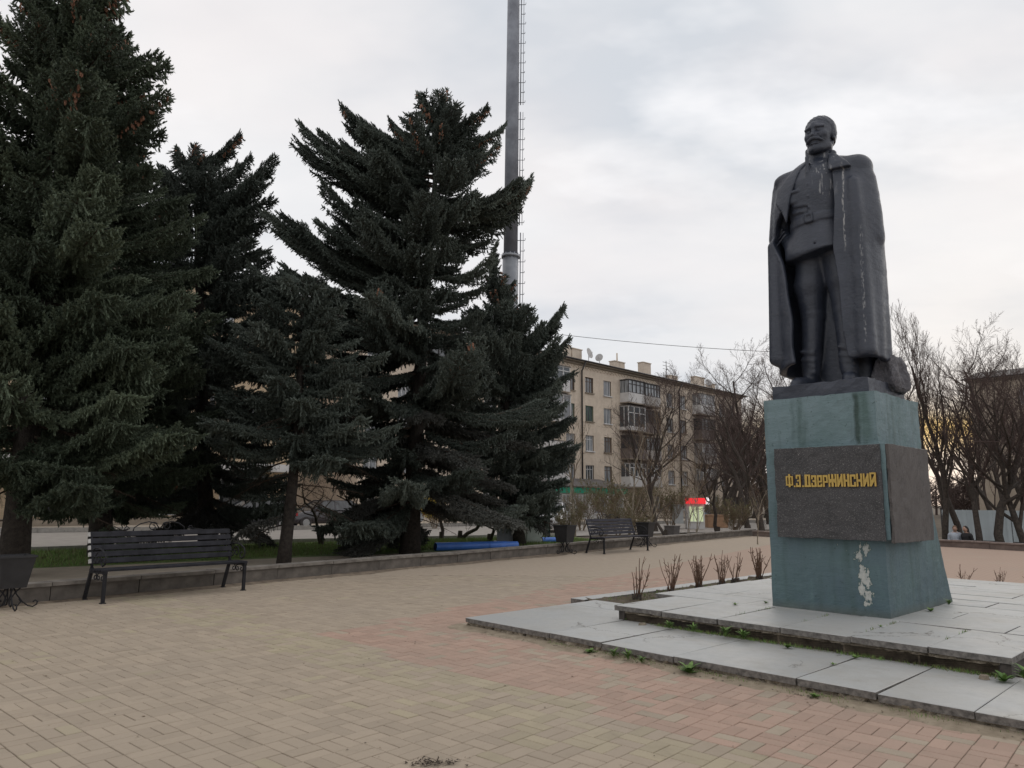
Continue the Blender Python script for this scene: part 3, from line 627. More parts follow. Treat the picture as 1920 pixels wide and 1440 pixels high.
# bird lime and the plinth of the figure are with the statue
# ------------------------------------------------------------------ sculpting with distance fields
def smin(a, b, k):
    h = np.clip(.5 + .5 * (b - a) / k, 0, 1); return b * (1 - h) + a * h - k * h * (1 - h)
def smax(a, b, k): return -smin(-a, -b, k)
class Field:
    def __init__(s, lo, hi, h):
        s.lo = np.array(lo, float); s.h = h; n = np.ceil((np.array(hi) - s.lo) / h).astype(int) + 1
        ax = [s.lo[i] + h * np.arange(n[i]) for i in range(3)]; s.X, s.Y, s.Z = [a.astype(np.float32) for a in np.meshgrid(*ax, indexing='ij')]
    def sph(s, c, r): return np.sqrt((s.X - c[0]) ** 2 + (s.Y - c[1]) ** 2 + (s.Z - c[2]) ** 2) - r
    def ell(s, c, r, rz=0, rx=0):
        x, y, z = s.X - c[0], s.Y - c[1], s.Z - c[2]
        if rz: x, y = x * cos(rz) + y * sin(rz), -x * sin(rz) + y * cos(rz)
        if rx: y, z = y * cos(rx) + z * sin(rx), -y * sin(rx) + z * cos(rx)
        k0 = np.sqrt((x / r[0]) ** 2 + (y / r[1]) ** 2 + (z / r[2]) ** 2); k1 = np.sqrt((x / r[0] ** 2) ** 2 + (y / r[1] ** 2) ** 2 + (z / r[2] ** 2) ** 2)
        return k0 * (k0 - 1) / np.maximum(k1, 1e-6)
    def cap(s, a, b, ra, rb=None):
        rb = ra if rb is None else rb; a = np.array(a, float); b = np.array(b, float); d = b - a; l = d @ d
        t = np.clip(((s.X - a[0]) * d[0] + (s.Y - a[1]) * d[1] + (s.Z - a[2]) * d[2]) / l, 0, 1)
        return np.sqrt((s.X - a[0] - t * d[0]) ** 2 + (s.Y - a[1] - t * d[1]) ** 2 + (s.Z - a[2] - t * d[2]) ** 2) - (ra + (rb - ra) * t)
    def box(s, c, d, r=.01, rz=0, ry=0):
        x, y, z = s.X - c[0], s.Y - c[1], s.Z - c[2]
        if rz: x, y = x * cos(rz) + y * sin(rz), -x * sin(rz) + y * cos(rz)
        if ry: x, z = x * cos(ry) + z * sin(ry), -x * sin(ry) + z * cos(ry)
        q = [np.abs(x) - d[0] / 2 + r, np.abs(y) - d[1] / 2 + r, np.abs(z) - d[2] / 2 + r]
        return np.sqrt(sum(np.maximum(i, 0) ** 2 for i in q)) + np.minimum(np.maximum(np.maximum(q[0], q[1]), q[2]), 0) - r
    def prof(s, zs, vs): return np.interp(s.Z, zs, vs).astype(np.float32)
    def loft(s, zs, a, b, cx, cy, p=2.4, fold=None):
        A, B, CX, CY = s.prof(zs, a), s.prof(zs, b), s.prof(zs, cx), s.prof(zs, cy); x = (s.X - CX) / A; y = (s.Y - CY) / B
        k = (np.abs(x) ** p + np.abs(y) ** p) ** (1 / p)
        if fold is not None: k = k * (1 + fold(np.arctan2(y, x), s.Z))
        return (k - 1) * np.minimum(A, B)
    def poly2(s, P, U, Vv):
        """signed distance to a polygon in the plane (U, V)"""
        d = np.full(U.shape, 1e9, np.float32); sgn = np.ones(U.shape, np.float32); n = len(P)
        for i in range(n):
            j = (i - 1) % n; ex, ey = P[j][0] - P[i][0], P[j][1] - P[i][1]; wx, wy = U - P[i][0], Vv - P[i][1]
            t = np.clip((wx * ex + wy * ey) / (ex * ex + ey * ey), 0, 1); d = np.minimum(d, (wx - ex * t) ** 2 + (wy - ey * t) ** 2)
            c1 = Vv >= P[i][1]; c2 = Vv < P[j][1]; c3 = ex * wy > ey * wx; f = (c1 & c2 & c3) | (~c1 & ~c2 & ~c3); sgn = np.where(f, -sgn, sgn)
        return sgn * np.sqrt(d)
    def surface(s, F):
        ins = F < 0; nx, ny, nz = F.shape; cnt = np.zeros((nx - 1, ny - 1, nz - 1), np.float32); acc = np.zeros((nx - 1, ny - 1, nz - 1, 3), np.float32)
        sl = lambda a, n: slice(a, n - 1 + a)
        for ax in range(3):
            o = [i for i in range(3) if i != ax]
            for p in (0, 1):
                for q in (0, 1):
                    a = [0, 0, 0]; a[o[0]] = p; a[o[1]] = q; b = list(a); b[ax] = 1
                    fa = F[sl(a[0], nx), sl(a[1], ny), sl(a[2], nz)]; fb = F[sl(b[0], nx), sl(b[1], ny), sl(b[2], nz)]
                    m = (fa < 0) != (fb < 0); t = np.where(m, fa / np.where(m, fa - fb, 1), 0)
                    cnt += m
                    for k in range(3): acc[..., k] += np.where(m, (t if k == ax else a[k]), 0)
        act = cnt > 0; idx = np.full(cnt.shape, -1, np.int64); idx[act] = np.arange(act.sum()); cells = np.argwhere(act)
        V = (cells + acc[act] / cnt[act][:, None]) * s.h + s.lo; Q = []
        for ax in range(3):
            o = [(1, 2), (2, 0), (0, 1)][ax]; a = [slice(1, n - 1) for n in F.shape]; a[ax] = slice(0, F.shape[ax] - 1); b = list(a); b[ax] = slice(1, F.shape[ax])
            fa = F[tuple(a)] < 0; fb = F[tuple(b)] < 0; m = fa != fb; e = np.argwhere(m); off = np.array([1, 1, 1]); off[ax] = 0; e = e + off
            def c(du, dv): k = e.copy(); k[:, o[0]] += du; k[:, o[1]] += dv; return idx[k[:, 0], k[:, 1], k[:, 2]]
            q = np.stack([c(-1, -1), c(0, -1), c(0, 0), c(-1, 0)], 1); fl = ~fa[m]; q[fl] = q[fl][:, ::-1]; Q.append(q)
        Q = np.concatenate(Q); Q = Q[(Q >= 0).all(1)]; return V, Q

# ------------------------------------------------------------------ the statue
def statue_mat():
    m = NT('dark_painted_cast_stone'); P = m.tc.outputs['Object']; sep = m.n('ShaderNodeSeparateXYZ'); m.L.new(P, sep.inputs[0]); x, y, z = sep.outputs
    n = m.noise(2.5, 5, .6); f = m.noise(45, 4, .7); g = m.noise(14, 4, .65, sc=(1, 1, 2.2))
    c = m.mix(m.rng(n, .35, .65), (.024, .030, .045), (.044, .051, .071)); c = m.mix(m.rng(g, .55, .72, 0, .5), c, (.072, .074, .085))
    # bird lime runs down the face, the chest and the front edge of the coat
    st = m.noise(26, 4, .7, sc=(1, 1, .10)); sp = m.noise(60, 3, .6, sc=(1, 1, .35))
    def zone(cx, w, za, zb, thr, s):
        d = m.math('ABSOLUTE', m.math('SUBTRACT', x, cx)); a = m.math('MULTIPLY', m.rng(d, w, w * .4), m.math('MULTIPLY', m.rng(z, za, za + .1), m.rng(z, zb, zb - .06)))
        front = m.math('LESS_THAN', y, .08)
        return m.math('MULTIPLY', m.math('MULTIPLY', m.math('MULTIPLY', a, front), m.rng(st, thr, thr + .05)), s)
    s1 = zone(.13, .13, 2.96, 3.6, .55, .5); s2 = zone(.16, .17, 2.3, 3.02, .57, .75)
    c = m.mix(s1, c, (.33, .33, .34)); c = m.mix(s2, c, (.33, .33, .33))
    d = m.math('ABSOLUTE', m.math('SUBTRACT', x, m.math('ADD', .375, m.math('MULTIPLY', m.math('SUBTRACT', m.noise(5, 3), .5), .05)))); line = m.math('MULTIPLY', m.math('MULTIPLY', m.rng(d, .014, .005), m.math('MULTIPLY', m.rng(z, 1.55, 1.75), m.rng(z, 2.75, 2.6))), m.rng(sp, .42, .55))
    c = m.mix(m.math('MULTIPLY', line, .75), c, (.42, .41, .40))
    d2 = m.math('ABSOLUTE', m.math('SUBTRACT', x, .56)); l2 = m.math('MULTIPLY', m.math('MULTIPLY', m.rng(d2, .02, .006), m.math('MULTIPLY', m.rng(z, .35, .5), m.rng(z, 1.9, 1.7))), m.rng(sp, .5, .62)); c = m.mix(m.math('MULTIPLY', l2, .6), c, (.36, .36, .36))
    m.color(c); m.rough(m.rng(g, .3, .7, .30, .5)); m.bump(m.math('ADD', m.math('MULTIPLY', f, .6), g), .5, .014); return m.mat
M_STAT = statue_mat()
M_ROCK = granite_mat('rough_dark_rock', (.055, .052, .062), (.10, .096, .105), (.20, .19, .20), .7)
statue = thing('statue', 'dark statue of a moustached man in a long draped overcoat, standing on the teal pedestal', 'statue', tuple(PF(-.69, .62, .265 + 2.425)), TH)
PT = .17    # plinth thickness; figure coordinates start on its top
rough_box('plinth', (-.53, -.55, 0.004), (.60, .62, PT), M_STAT, statue, 12, .004, 8)
def sculpt_coat():
    g = Field((-.86, -.60, .08), (.86, .62, 3.10), .0165)
    X, Y, Z = g.X, g.Y, g.Z
    zs = [.1, .25, .6, 1.0, 1.4, 1.8, 2.1, 2.4, 2.6, 2.75, 2.86, 2.93, 2.99, 3.05]
    def fold(t, z):
        am = np.interp(z, [.2, 1.2, 2.2, 2.7], [.034, .024, .010, .0])
        f = np.sin(t * 7 + z * .5 + 1.0) * .5 + np.sin(t * 11 - z * .9) * .3 + np.sin(t * 3 + 2.2 + z * .3) * .45
        return (am * f).astype(np.float32)
    out = g.loft(zs, [.62, .64, .645, .65, .66, .665, .66, .635, .60, .55, .46, .33, .19, .13], [.45, .46, .45, .44, .42, .40, .38, .355, .32, .28, .235, .165, .115, .09],
                 [.0] * 9 + [-.01] * 5, [.02] * 9 + [.02, .03, .03, .03, .03], 2.5, fold)
    out = smin(out, g.ell((-.42, .02, 2.825), (.20, .19, .115)), .06); out = smin(out, g.ell((.45, .03, 2.735), (.165, .20, .155)), .06)
    out = smin(out, g.cap((-.555, .04, 2.70), (-.61, -.02, 2.05), .11, .10), .08); out = smin(out, g.cap((.50, .04, 2.55), (.56, .02, 1.8), .12, .12), .08)
    # soft vertical ridges on the wearer's left panel
    out = smin(out, g.cap((.50, -.29, 2.45), (.54, -.33, .35), .03, .085), .14)
    out = smin(out, g.cap((-.60, -.20, 1.9), (-.60, -.26, .4), .05, .08), .10)
    rip = (np.sin(Z * 21 + X * 9 + np.sin(Y * 8 + Z * 5) * 1.6) * .0006 + np.sin(Z * 31 + X * 40 + np.sin(Z * 13 + X * 30) * 2.5) * .0007) * np.clip((X - .1) * 3, .35, 1)
    out = out + rip.astype(np.float32)
    shell = smax(out, -(out + .062), .012)
    xl = g.prof([.1, .35, .8, 1.3, 1.65, 1.95, 2.2, 2.36, 2.5, 2.65, 2.85, 2.96, 3.1], [-.29, -.30, -.32, -.36, -.44, -.55, -.52, -.40, -.30, -.23, -.14, -.09, -.06])
    xr = g.prof([.1, .35, 1.0, 1.6, 2.1, 2.5, 2.7, 2.9, 3.1], [.34, .33, .285, .25, .255, .26, .25, .20, .17])
    xl = xl + (np.sin(Z * 9) * .012).astype(np.float32); xr = xr + (np.sin(Z * 6 + 1) * .010).astype(np.float32)
    gap = np.maximum(np.maximum(xl - X, X - xr), Y + .03); shell = smax(shell, -gap, .02)
    hem = .29 + .05 * np.sin(X * 5 + 1) + .03 * np.sin(X * 13) - .10 * np.clip(Y + .1, 0, 1); shell = smax(shell, (hem - Z).astype(np.float32), .02)
    shell = smax(shell, Z - 2.985 + np.abs(X) * .2, .03)
    # lapels and collar lie on the coat surface
    def flap(P, lift, th, ymax=-.02): return smax(smax(g.poly2(P, X, Z), np.abs(out - lift) - th, .012), Y - ymax, .02)
    F = shell
    F = smin(F, flap([(-.10, 2.98), (-.20, 2.93), (-.36, 2.72), (-.47, 2.62), (-.50, 2.44), (-.40, 2.30), (-.33, 2.12), (-.27, 2.45), (-.17, 2.75), (-.085, 2.92)], .012, .026, .12), .010)
    F = smin(F, flap([(.15, 2.97), (.26, 2.93), (.44, 2.72), (.47, 2.66), (.22, 2.66), (.205, 2.85)], .030, .026, .15), .008)
    F = smin(F, g.cap((.17, -.02, 3.0), (.12, .17, 2.97), .05, .04), .05); F = smin(F, g.cap((-.14, -.02, 3.0), (-.10, .17, 2.97), .045, .04), .05); F = smin(F, g.cap((.12, .17, 2.97), (-.10, .17, 2.97), .04), .05)
    # dark slit under the collar points
    F = smax(F, -g.cap((.20, -.30, 2.635), (.45, -.27, 2.625), .013), .006); F = smax(F, -g.cap((-.50, -.26, 2.70), (-.36, -.30, 2.735), .012), .006)
    V, Q = g.surface(F); return V, Q
def sculpt_figure():
    g = Field((-.70, -.62, -.02), (.62, .42, 3.14), .015); X, Y, Z = g.X, g.Y, g.Z
    t = g.loft([1.62, 1.70, 1.85, 2.02, 2.12, 2.25, 2.45, 2.65, 2.80, 2.9, 3.0], [.42, .42, .38, .335, .325, .335, .365, .38, .34, .24, .13], [.29, .295, .275, .255, .25, .255, .27, .27, .235, .19, .13],
               [-.05] * 11, [-.06, -.07, -.06, -.05, -.05, -.055, -.06, -.05, -.03, 0, .02], 2.2)
    t = smax(t, 1.69 - Z + .03 * np.sin(X * 6) - .02, .02)
    F = t
    F = smin(F, g.cap((-.42, -.06, 1.95), (-.32, -.20, 1.78), .075, .07), .10)      # jacket bulges over the hand in the pocket
    # belt, buckle
    belt = smax(g.loft([2, 2.3], [.345, .348], [.268, .27], [-.05] * 2, [-.05] * 2, 2.2), np.abs(Z - 2.115 - X * .04) - .052, .010); F = smin(F, belt, .006)
    F = smin(F, g.box((-.05, -.325, 2.115), (.11, .05, .125), .012), .004); F = smax(F, -g.box((-.05, -.35, 2.115), (.065, .03, .075), .006), .004)
    # button placket, buttons, pockets
    F = smin(F, g.box((-.04, -.305, 2.55), (.05, .03, .78), .012), .02)
    for z in (2.25, 2.40, 2.56, 2.72, 2.86): F = smin(F, g.sph((-.04, -.325 + max(0, z - 2.7) * .45, z), .017), .003)
    for sx in (-1,):
        F = smin(F, g.box((-.05 + sx * .19, -.290, 2.43), (.15, .05, .13), .02), .02); F = smin(F, g.box((-.05 + sx * .19, -.312, 2.515), (.185, .04, .05), .012), .004); F = smax(F, -g.cap((-.33, -.34, 2.49), (-.15, -.35, 2.50), .008), .004)
    for a, b in (((-.28, -.26, 2.22), (-.14, -.30, 2.20)), ((-.30, -.24, 1.83), (.02, -.33, 1.76)), ((-.25, -.28, 2.30), (-.08, -.31, 2.27))):
        F = smax(F, -g.cap(a, b, .011), .022); F = smin(F, g.cap((a[0], a[1], a[2] + .035), (b[0], b[1] + .01, b[2] + .035), .014), .03)
    # stand-up collar and neck
    F = smin(F, smax(g.cap((.0, .03, 2.86), (.01, .015, 3.08), .175, .155), np.abs(Z - 2.99) - .075, .012), .02); F = smax(F, -g.cap((-.02, -.16, 3.07), (-.04, -.17, 2.93), .012), .008)
    F = smin(F, g.cap((.02, .04, 2.95), (.03, .02, 3.16), .125, .115), .02)
    # right arm: shoulder, elbow, hand in the pocket
    arm = smin(g.cap((-.46, .02, 2.70), (-.56, .05, 2.16), .12, .10), g.cap((-.56, .05, 2.14), (-.38, -.12, 1.86), .10, .075), .06)
    for q in (.15, .4, .65): arm = smin(arm, g.cap((-.585 + .18 * q - .09, .03 - .24 * q - .05, 2.14 - .28 * q - .05), (-.585 + .18 * q + .06, .03 - .24 * q - .09, 2.14 - .28 * q + .06), .014), .035)
    F = smin(F, arm, .03)
    # breeches
    for s in (-1, 1):
        hip = (-.03 + s * .155, .05, 1.72); kn = (-.02 + s * .205, .03, .98); F = smin(F, g.cap(hip, (-.02 + s * .215, .04, 1.34), .205, .195), .06); F = smin(F, g.cap((-.02 + s * .215, .04, 1.34), kn, .195, .145), .05)
        # boots
        an = (-.02 + s * .235, -.03, .20); F = smin(F, g.cap((kn[0], kn[1], .93), an, .138, .105), .025); F = smin(F, smax(g.cap((kn[0], kn[1], .99), (kn[0], kn[1] + .01, .86), .150, .142), np.abs(Z - .93) - .045, .01), .006)
        F = smin(F, g.cap((an[0], .03, .075), (an[0] + s * .075, -.27, .062), .085, .072), .05); F = smin(F, g.cap((an[0] + s * .05, -.20, .055), (an[0] + s * .085, -.33, .048), .078, .050), .03)
        F = smin(F, smax(g.cap((an[0], .05, .02), (an[0] + s * .088, -.33, .02), .098, .072), np.abs(Z - .012) - .016, .006), .006)
        for q, (zz, dx) in enumerate(((.22, 0), (.29, .01), (.36, -.01), (.46, .01))): F = smin(F, g.cap((an[0] - .08, -.06 - .02 * q, zz + .02), (an[0] + .07, -.10, zz - .015), .020), .035); F = smax(F, -g.cap((an[0] - .09, -.15, zz + .06), (an[0] + .09, -.15, zz + .02), .012), .03)
    # mass of stone behind the legs that carries the cast
    F = smin(F, smax(g.loft([0, .4, 1.2, 1.8], [.40, .38, .34, .30], [.14, .13, .12, .12], [.02] * 4, [.22, .21, .2, .2], 2.6), Z - 1.8, .05), .05)
    F = smax(F, -Z + .0, .004)
    return g.surface(F)
def sculpt_head():
    g = Field((-.30, -.34, -.42), (.30, .30, .34), .0062); X, Y, Z = g.X, g.Y, g.Z
    F = g.ell((0, .035, .085), (.168, .198, .172)); F = smin(F, g.ell((0, -.05, -.02), (.144, .148, .17)), .05)
    F = smin(F, g.ell((0, -.055, -.115), (.114, .125, .118)), .04); F = smin(F, g.sph((0, -.140, -.205), .040), .05)
    for s in (-1, 1):
        F = smin(F, g.ell((s * .088, -.118, -.030), (.042, .040, .038)), .04); F = smin(F, g.cap((s * .105, -.02, -.16), (s * .055, -.12, -.205), .042, .035), .05)
        F = smin(F, g.cap((s * .03, -.186, .068), (s * .105, -.148, .062), .021, .018), .022)
    F = smin(F, g.cap((0, -.170, .10), (0, -.175, .055), .035, .03), .03)
    for s in (-1, 1):
        F = smax(F, -g.ell((s * .060, -.205, .014), (.040, .052, .030)), .016)
        F = smin(F, g.sph((s * .060, -.150, .015), .0265), .004); F = smin(F, g.cap((s * .032, -.172, .030), (s * .088, -.156, .024), .0075), .006); F = smin(F, g.cap((s * .034, -.168, -.006), (s * .086, -.153, -.002), .0060), .006)
        F = smin(F, g.cap((s * .028, -.192, .062), (s * .105, -.160, .055), .0105), .010)
        F = smax(F, -g.cap((s * .048, -.188, -.045), (s * .078, -.165, -.10), .007), .014)
    F = smin(F, g.cap((0, -.172, .045), (0, -.214, -.046), .017, .025), .016)
    for s in (-1, 1): F = smin(F, g.sph((s * .0255, -.194, -.052), .0175), .010)
    # moustache with drooping, upswept ends; lower lip; pointed beard
    for s in (-1, 1): F = smin(F, g.cap((s * .008, -.205, -.084), (s * .058, -.190, -.100), .021, .020), .008); F = smin(F, g.cap((s * .058, -.190, -.100), (s * .098, -.160, -.122), .020, .010), .006)
    F = smax(F, -g.cap((-.045, -.200, -.125), (.045, -.200, -.125), .0105), .006); F = smin(F, g.cap((-.026, -.178, -.142), (.026, -.178, -.142), .0155), .008)
    F = smax(F, -g.cap((-.022, -.195, -.165), (.022, -.195, -.165), .008), .008)
    F = smin(F, g.ell((0, -.148, -.200), (.040, .040, .045)), .015); F = smin(F, g.cap((0, -.164, -.19), (0, -.160, -.240), .020, .010), .015)
    # ears
    for s in (-1, 1):
        e = smax(g.ell((s * .160, .030, -.005), (.022, .046, .068), rx=.15), -g.ell((s * .176, .022, .000), (.016, .026, .042), rx=.15), .006); F = smin(F, e, .008); F = smin(F, g.cap((s * .150, .005, -.02), (s * .158, .012, -.055), .014), .008)
    # short hair: a raised cap with strands
    hl = np.interp(Y, [-.22, -.14, -.05, .0, .06, .22], [.175, .165, .10, .02, -.06, -.11]); hair = smin(g.ell((0, .045, .092), (.178, .206, .182)), g.ell((0, .06, .0), (.166, .186, .175)), .04)
    strand = (np.sin(X * 95 + Z * 60 + Y * 30 + np.sin(Z * 30) * 2) * .0022 + np.sin(X * 160 - Z * 90) * .0012); hair = smax(hair + strand, (hl - Z).astype(np.float32) * .8, .010); F = smin(F, hair, .006)
    F = smin(F, g.cap((0, .055, -.12), (0, .075, -.42), .118, .125), .04)
    for s in (-1, 1): F = smin(F, g.cap((s * .11, .06, -.10), (s * .03, -.06, -.40), .022, .03), .05)
    return g.surface(F)
V, Q = sculpt_coat(); o = link('overcoat', mesh_np('overcoat', V, Q, mats=[M_STAT], smooth=True), statue, loc=(0, 0, PT))
V, Q = sculpt_figure()
fig = link('figure', mesh_np('figure', V, Q, mats=[M_STAT], smooth=True), statue, loc=(0, 0, PT))
V, Q = sculpt_head(); HS = 1.0
head = link('head', mesh_np('head', V, Q, mats=[M_STAT], smooth=True), statue, loc=(.035, -.055, PT + 3.265), rot=(radians(1), radians(1), radians(1)), scale=(1.05, 1.04, 1.05))
# rock behind the left foot
R_ = random.Random(4)
def rock(parent, c, r, seed, m, n=3):
    import bmesh
    bm = bmesh.new(); bmesh.ops.create_icosphere(bm, subdivisions=n, radius=1); R = random.Random(seed); ph = [R.random() * 6 for _ in range(6)]
    for v in bm.verts:
        p = v.co; k = 1 + .12 * sin(p.x * 4 + ph[0]) + .10 * sin(p.y * 5 + ph[1]) + .10 * sin(p.z * 5 + ph[2]) + R.uniform(-.05, .05)
        q = Vector((max(-.8, min(.8, p.x)), max(-.8, min(.8, p.y)), max(-.8, min(.8, p.z)))); v.co = Vector((q.x * r[0], q.y * r[1], q.z * r[2])) * k
    me = bpy.data.meshes.new('rock'); bm.to_mesh(me); bm.free(); me.materials.append(m); return link('rock', me, parent, loc=c)
rock(statue, (.55, .34, PT + .12), (.15, .30, .27), 6, M_ROCK, 4)
# ------------------------------------------------------------------ spruces
def needle_mat(name, a, b, tip):
    m = NT(name); r = m.rand(); o = m.n('ShaderNodeObjectInfo'); n = m.noise(1.3, 3, .6)
    at = m.n('ShaderNodeAttribute'); at.attribute_name = 'tip'; c = m.mix(m.math('ADD', m.math('MULTIPLY', n, .5), m.math('MULTIPLY', r, .5)), a, b); c = m.mix(m.math('MULTIPLY', at.outputs['Fac'], .65), c, tip)
    c = m.mix(m.math('MULTIPLY', o.outputs['Random'], .75), c, tuple(x * .55 for x in a)); c = m.mix(m.rng(o.outputs['Random'], .25, .0, 0, .35), c, tip)
    m.color(c); m.rough(.6); m.bsdf.inputs['Specular IOR Level'].default_value = .3; return m.mat
M_NEED = needle_mat('green_spruce_needles', (.044, .064, .041), (.078, .104, .066), (.175, .215, .14))
M_NEEDB = needle_mat('blue_spruce_needles', (.044, .060, .049), (.076, .095, .078), (.185, .215, .18))
M_NEEDG = needle_mat('dusty_grey_needles', (.050, .052, .046), (.085, .086, .078), (.12, .125, .11))
M_BARK = mat('spruce_bark', (.026, .021, .017), .95, .4, 12, bump=.8, bscale=30, bdist=.03, c2=(.055, .045, .037)); M_TWIG = mat('spruce_twig', (.06, .042, .030), .95, .3, 20, bump=0)
M_CONE = mat('brown_cones', (.24, .105, .06), .8, .3, 40, bump=.3, c2=(.36, .19, .12))

class Shoots:
    def __init__(s): s.p = []; s.d = []; s.l = []; s.r = []; s.wood = MB(); s.cones = []
    def add(s, p, d, l, r): s.p.append(tuple(p)); s.d.append(tuple(d)); s.l.append(l); s.r.append(r)
    def mesh(s, name, rng, need, nneedle=9):
        n = len(s.p); P = np.array(s.p); D = np.array(s.d); D /= np.linalg.norm(D, axis=1)[:, None]; Ln = np.array(s.l)[:, None]; Rr = np.array(s.r)[:, None]
        up = np.where(np.abs(D[:, 2:3]) > .9, np.array([[1., 0, 0]]), np.array([[0, 0, 1.]])); X = np.cross(D, up); X /= np.linalg.norm(X, axis=1)[:, None]; Y = np.cross(X, D)
        ring = []
        bend = Y * (Ln * .10)
        for f, rr in ((0, .55), (.35, 1.0), (.75, .75)):
            for k in range(3):
                a = 2 * pi * k / 3 + f * 2; ring.append(P + D * Ln * f + (X * cos(a) + Y * sin(a)) * Rr * rr + bend * f * f)
        ring.append(P + D * Ln + bend); V = [np.stack(ring, 1)]
        Q = []; T = []
        for b in (0, 3):
            for k in range(3): k2 = (k + 1) % 3; Q.append((b + k, b + k2, b + 3 + k2, b + 3 + k))
        for k in range(3): T.append((6 + k, 6 + (k + 1) % 3, 9))
        base = (np.arange(n) * 10)[:, None, None]; Q = (np.array(Q)[None] + base).reshape(-1, 4); T = (np.array(T)[None] + base).reshape(-1, 3); V = V[0].reshape(-1, 3)
        tipv = np.tile([0, 0, 0, .3, .3, .3, .8, .8, .8, 1.0], n)
        NV = []; nb = len(V)
        for q in range(nneedle):
            f = (q + rng.rand(n, 1)) / nneedle * .95 + .02; a = rng.rand(n, 1) * 2 * pi; o = X * np.cos(a) + Y * np.sin(a); c = P + D * Ln * f + bend * f * f + o * Rr * .4
            t = c + o * Rr * (1.35 + .4 * rng.rand(n, 1)) + D * .020; side = np.cross(o, D) * .0042
            NV.append(np.stack([c - side - D * .004, c + side, t], 1))
        NV = np.stack(NV, 1).reshape(-1, 3); NT_ = np.arange(len(NV)).reshape(-1, 3) + nb; V = np.concatenate([V, NV]); tipv = np.concatenate([tipv, np.tile([.25, .25, .9], len(NV) // 3)]); T = np.concatenate([T, NT_])
        nqs, nts = len(Q), len(T); miQ = [0] * nqs; miT = [0] * nts
        # wood and cones
        w = s.wood; 
        for (p, l) in s.cones:
            x, y, z = p; w.lathe([(.004, 0), (.022, -.02), (.026, -.05), (.018, -l * .8), (.004, -l)], 5, 2, (x, y, z), smooth=False)
        if w.v:
            wv = np.array(w.v); off = len(V); V = np.concatenate([V, wv]); tipv = np.concatenate([tipv, np.zeros(len(wv))])
            q2 = [(f, m) for f, m in zip(w.f, w.m) if len(f) == 4]
            if q2: Q = np.concatenate([Q, np.array([f for f, m in q2]) + off]); miQ += [m for f, m in q2]
        me = mesh_np(name, V, Q, T, mats=[need, M_TWIG, M_CONE], mi=list(miQ) + list(miT), smooth=False)
        at = me.attributes.new('tip', 'FLOAT', 'POINT')
        if len(me.vertices) == len(tipv): at.data.foreach_set('value', tipv.astype(np.float32))
        return me

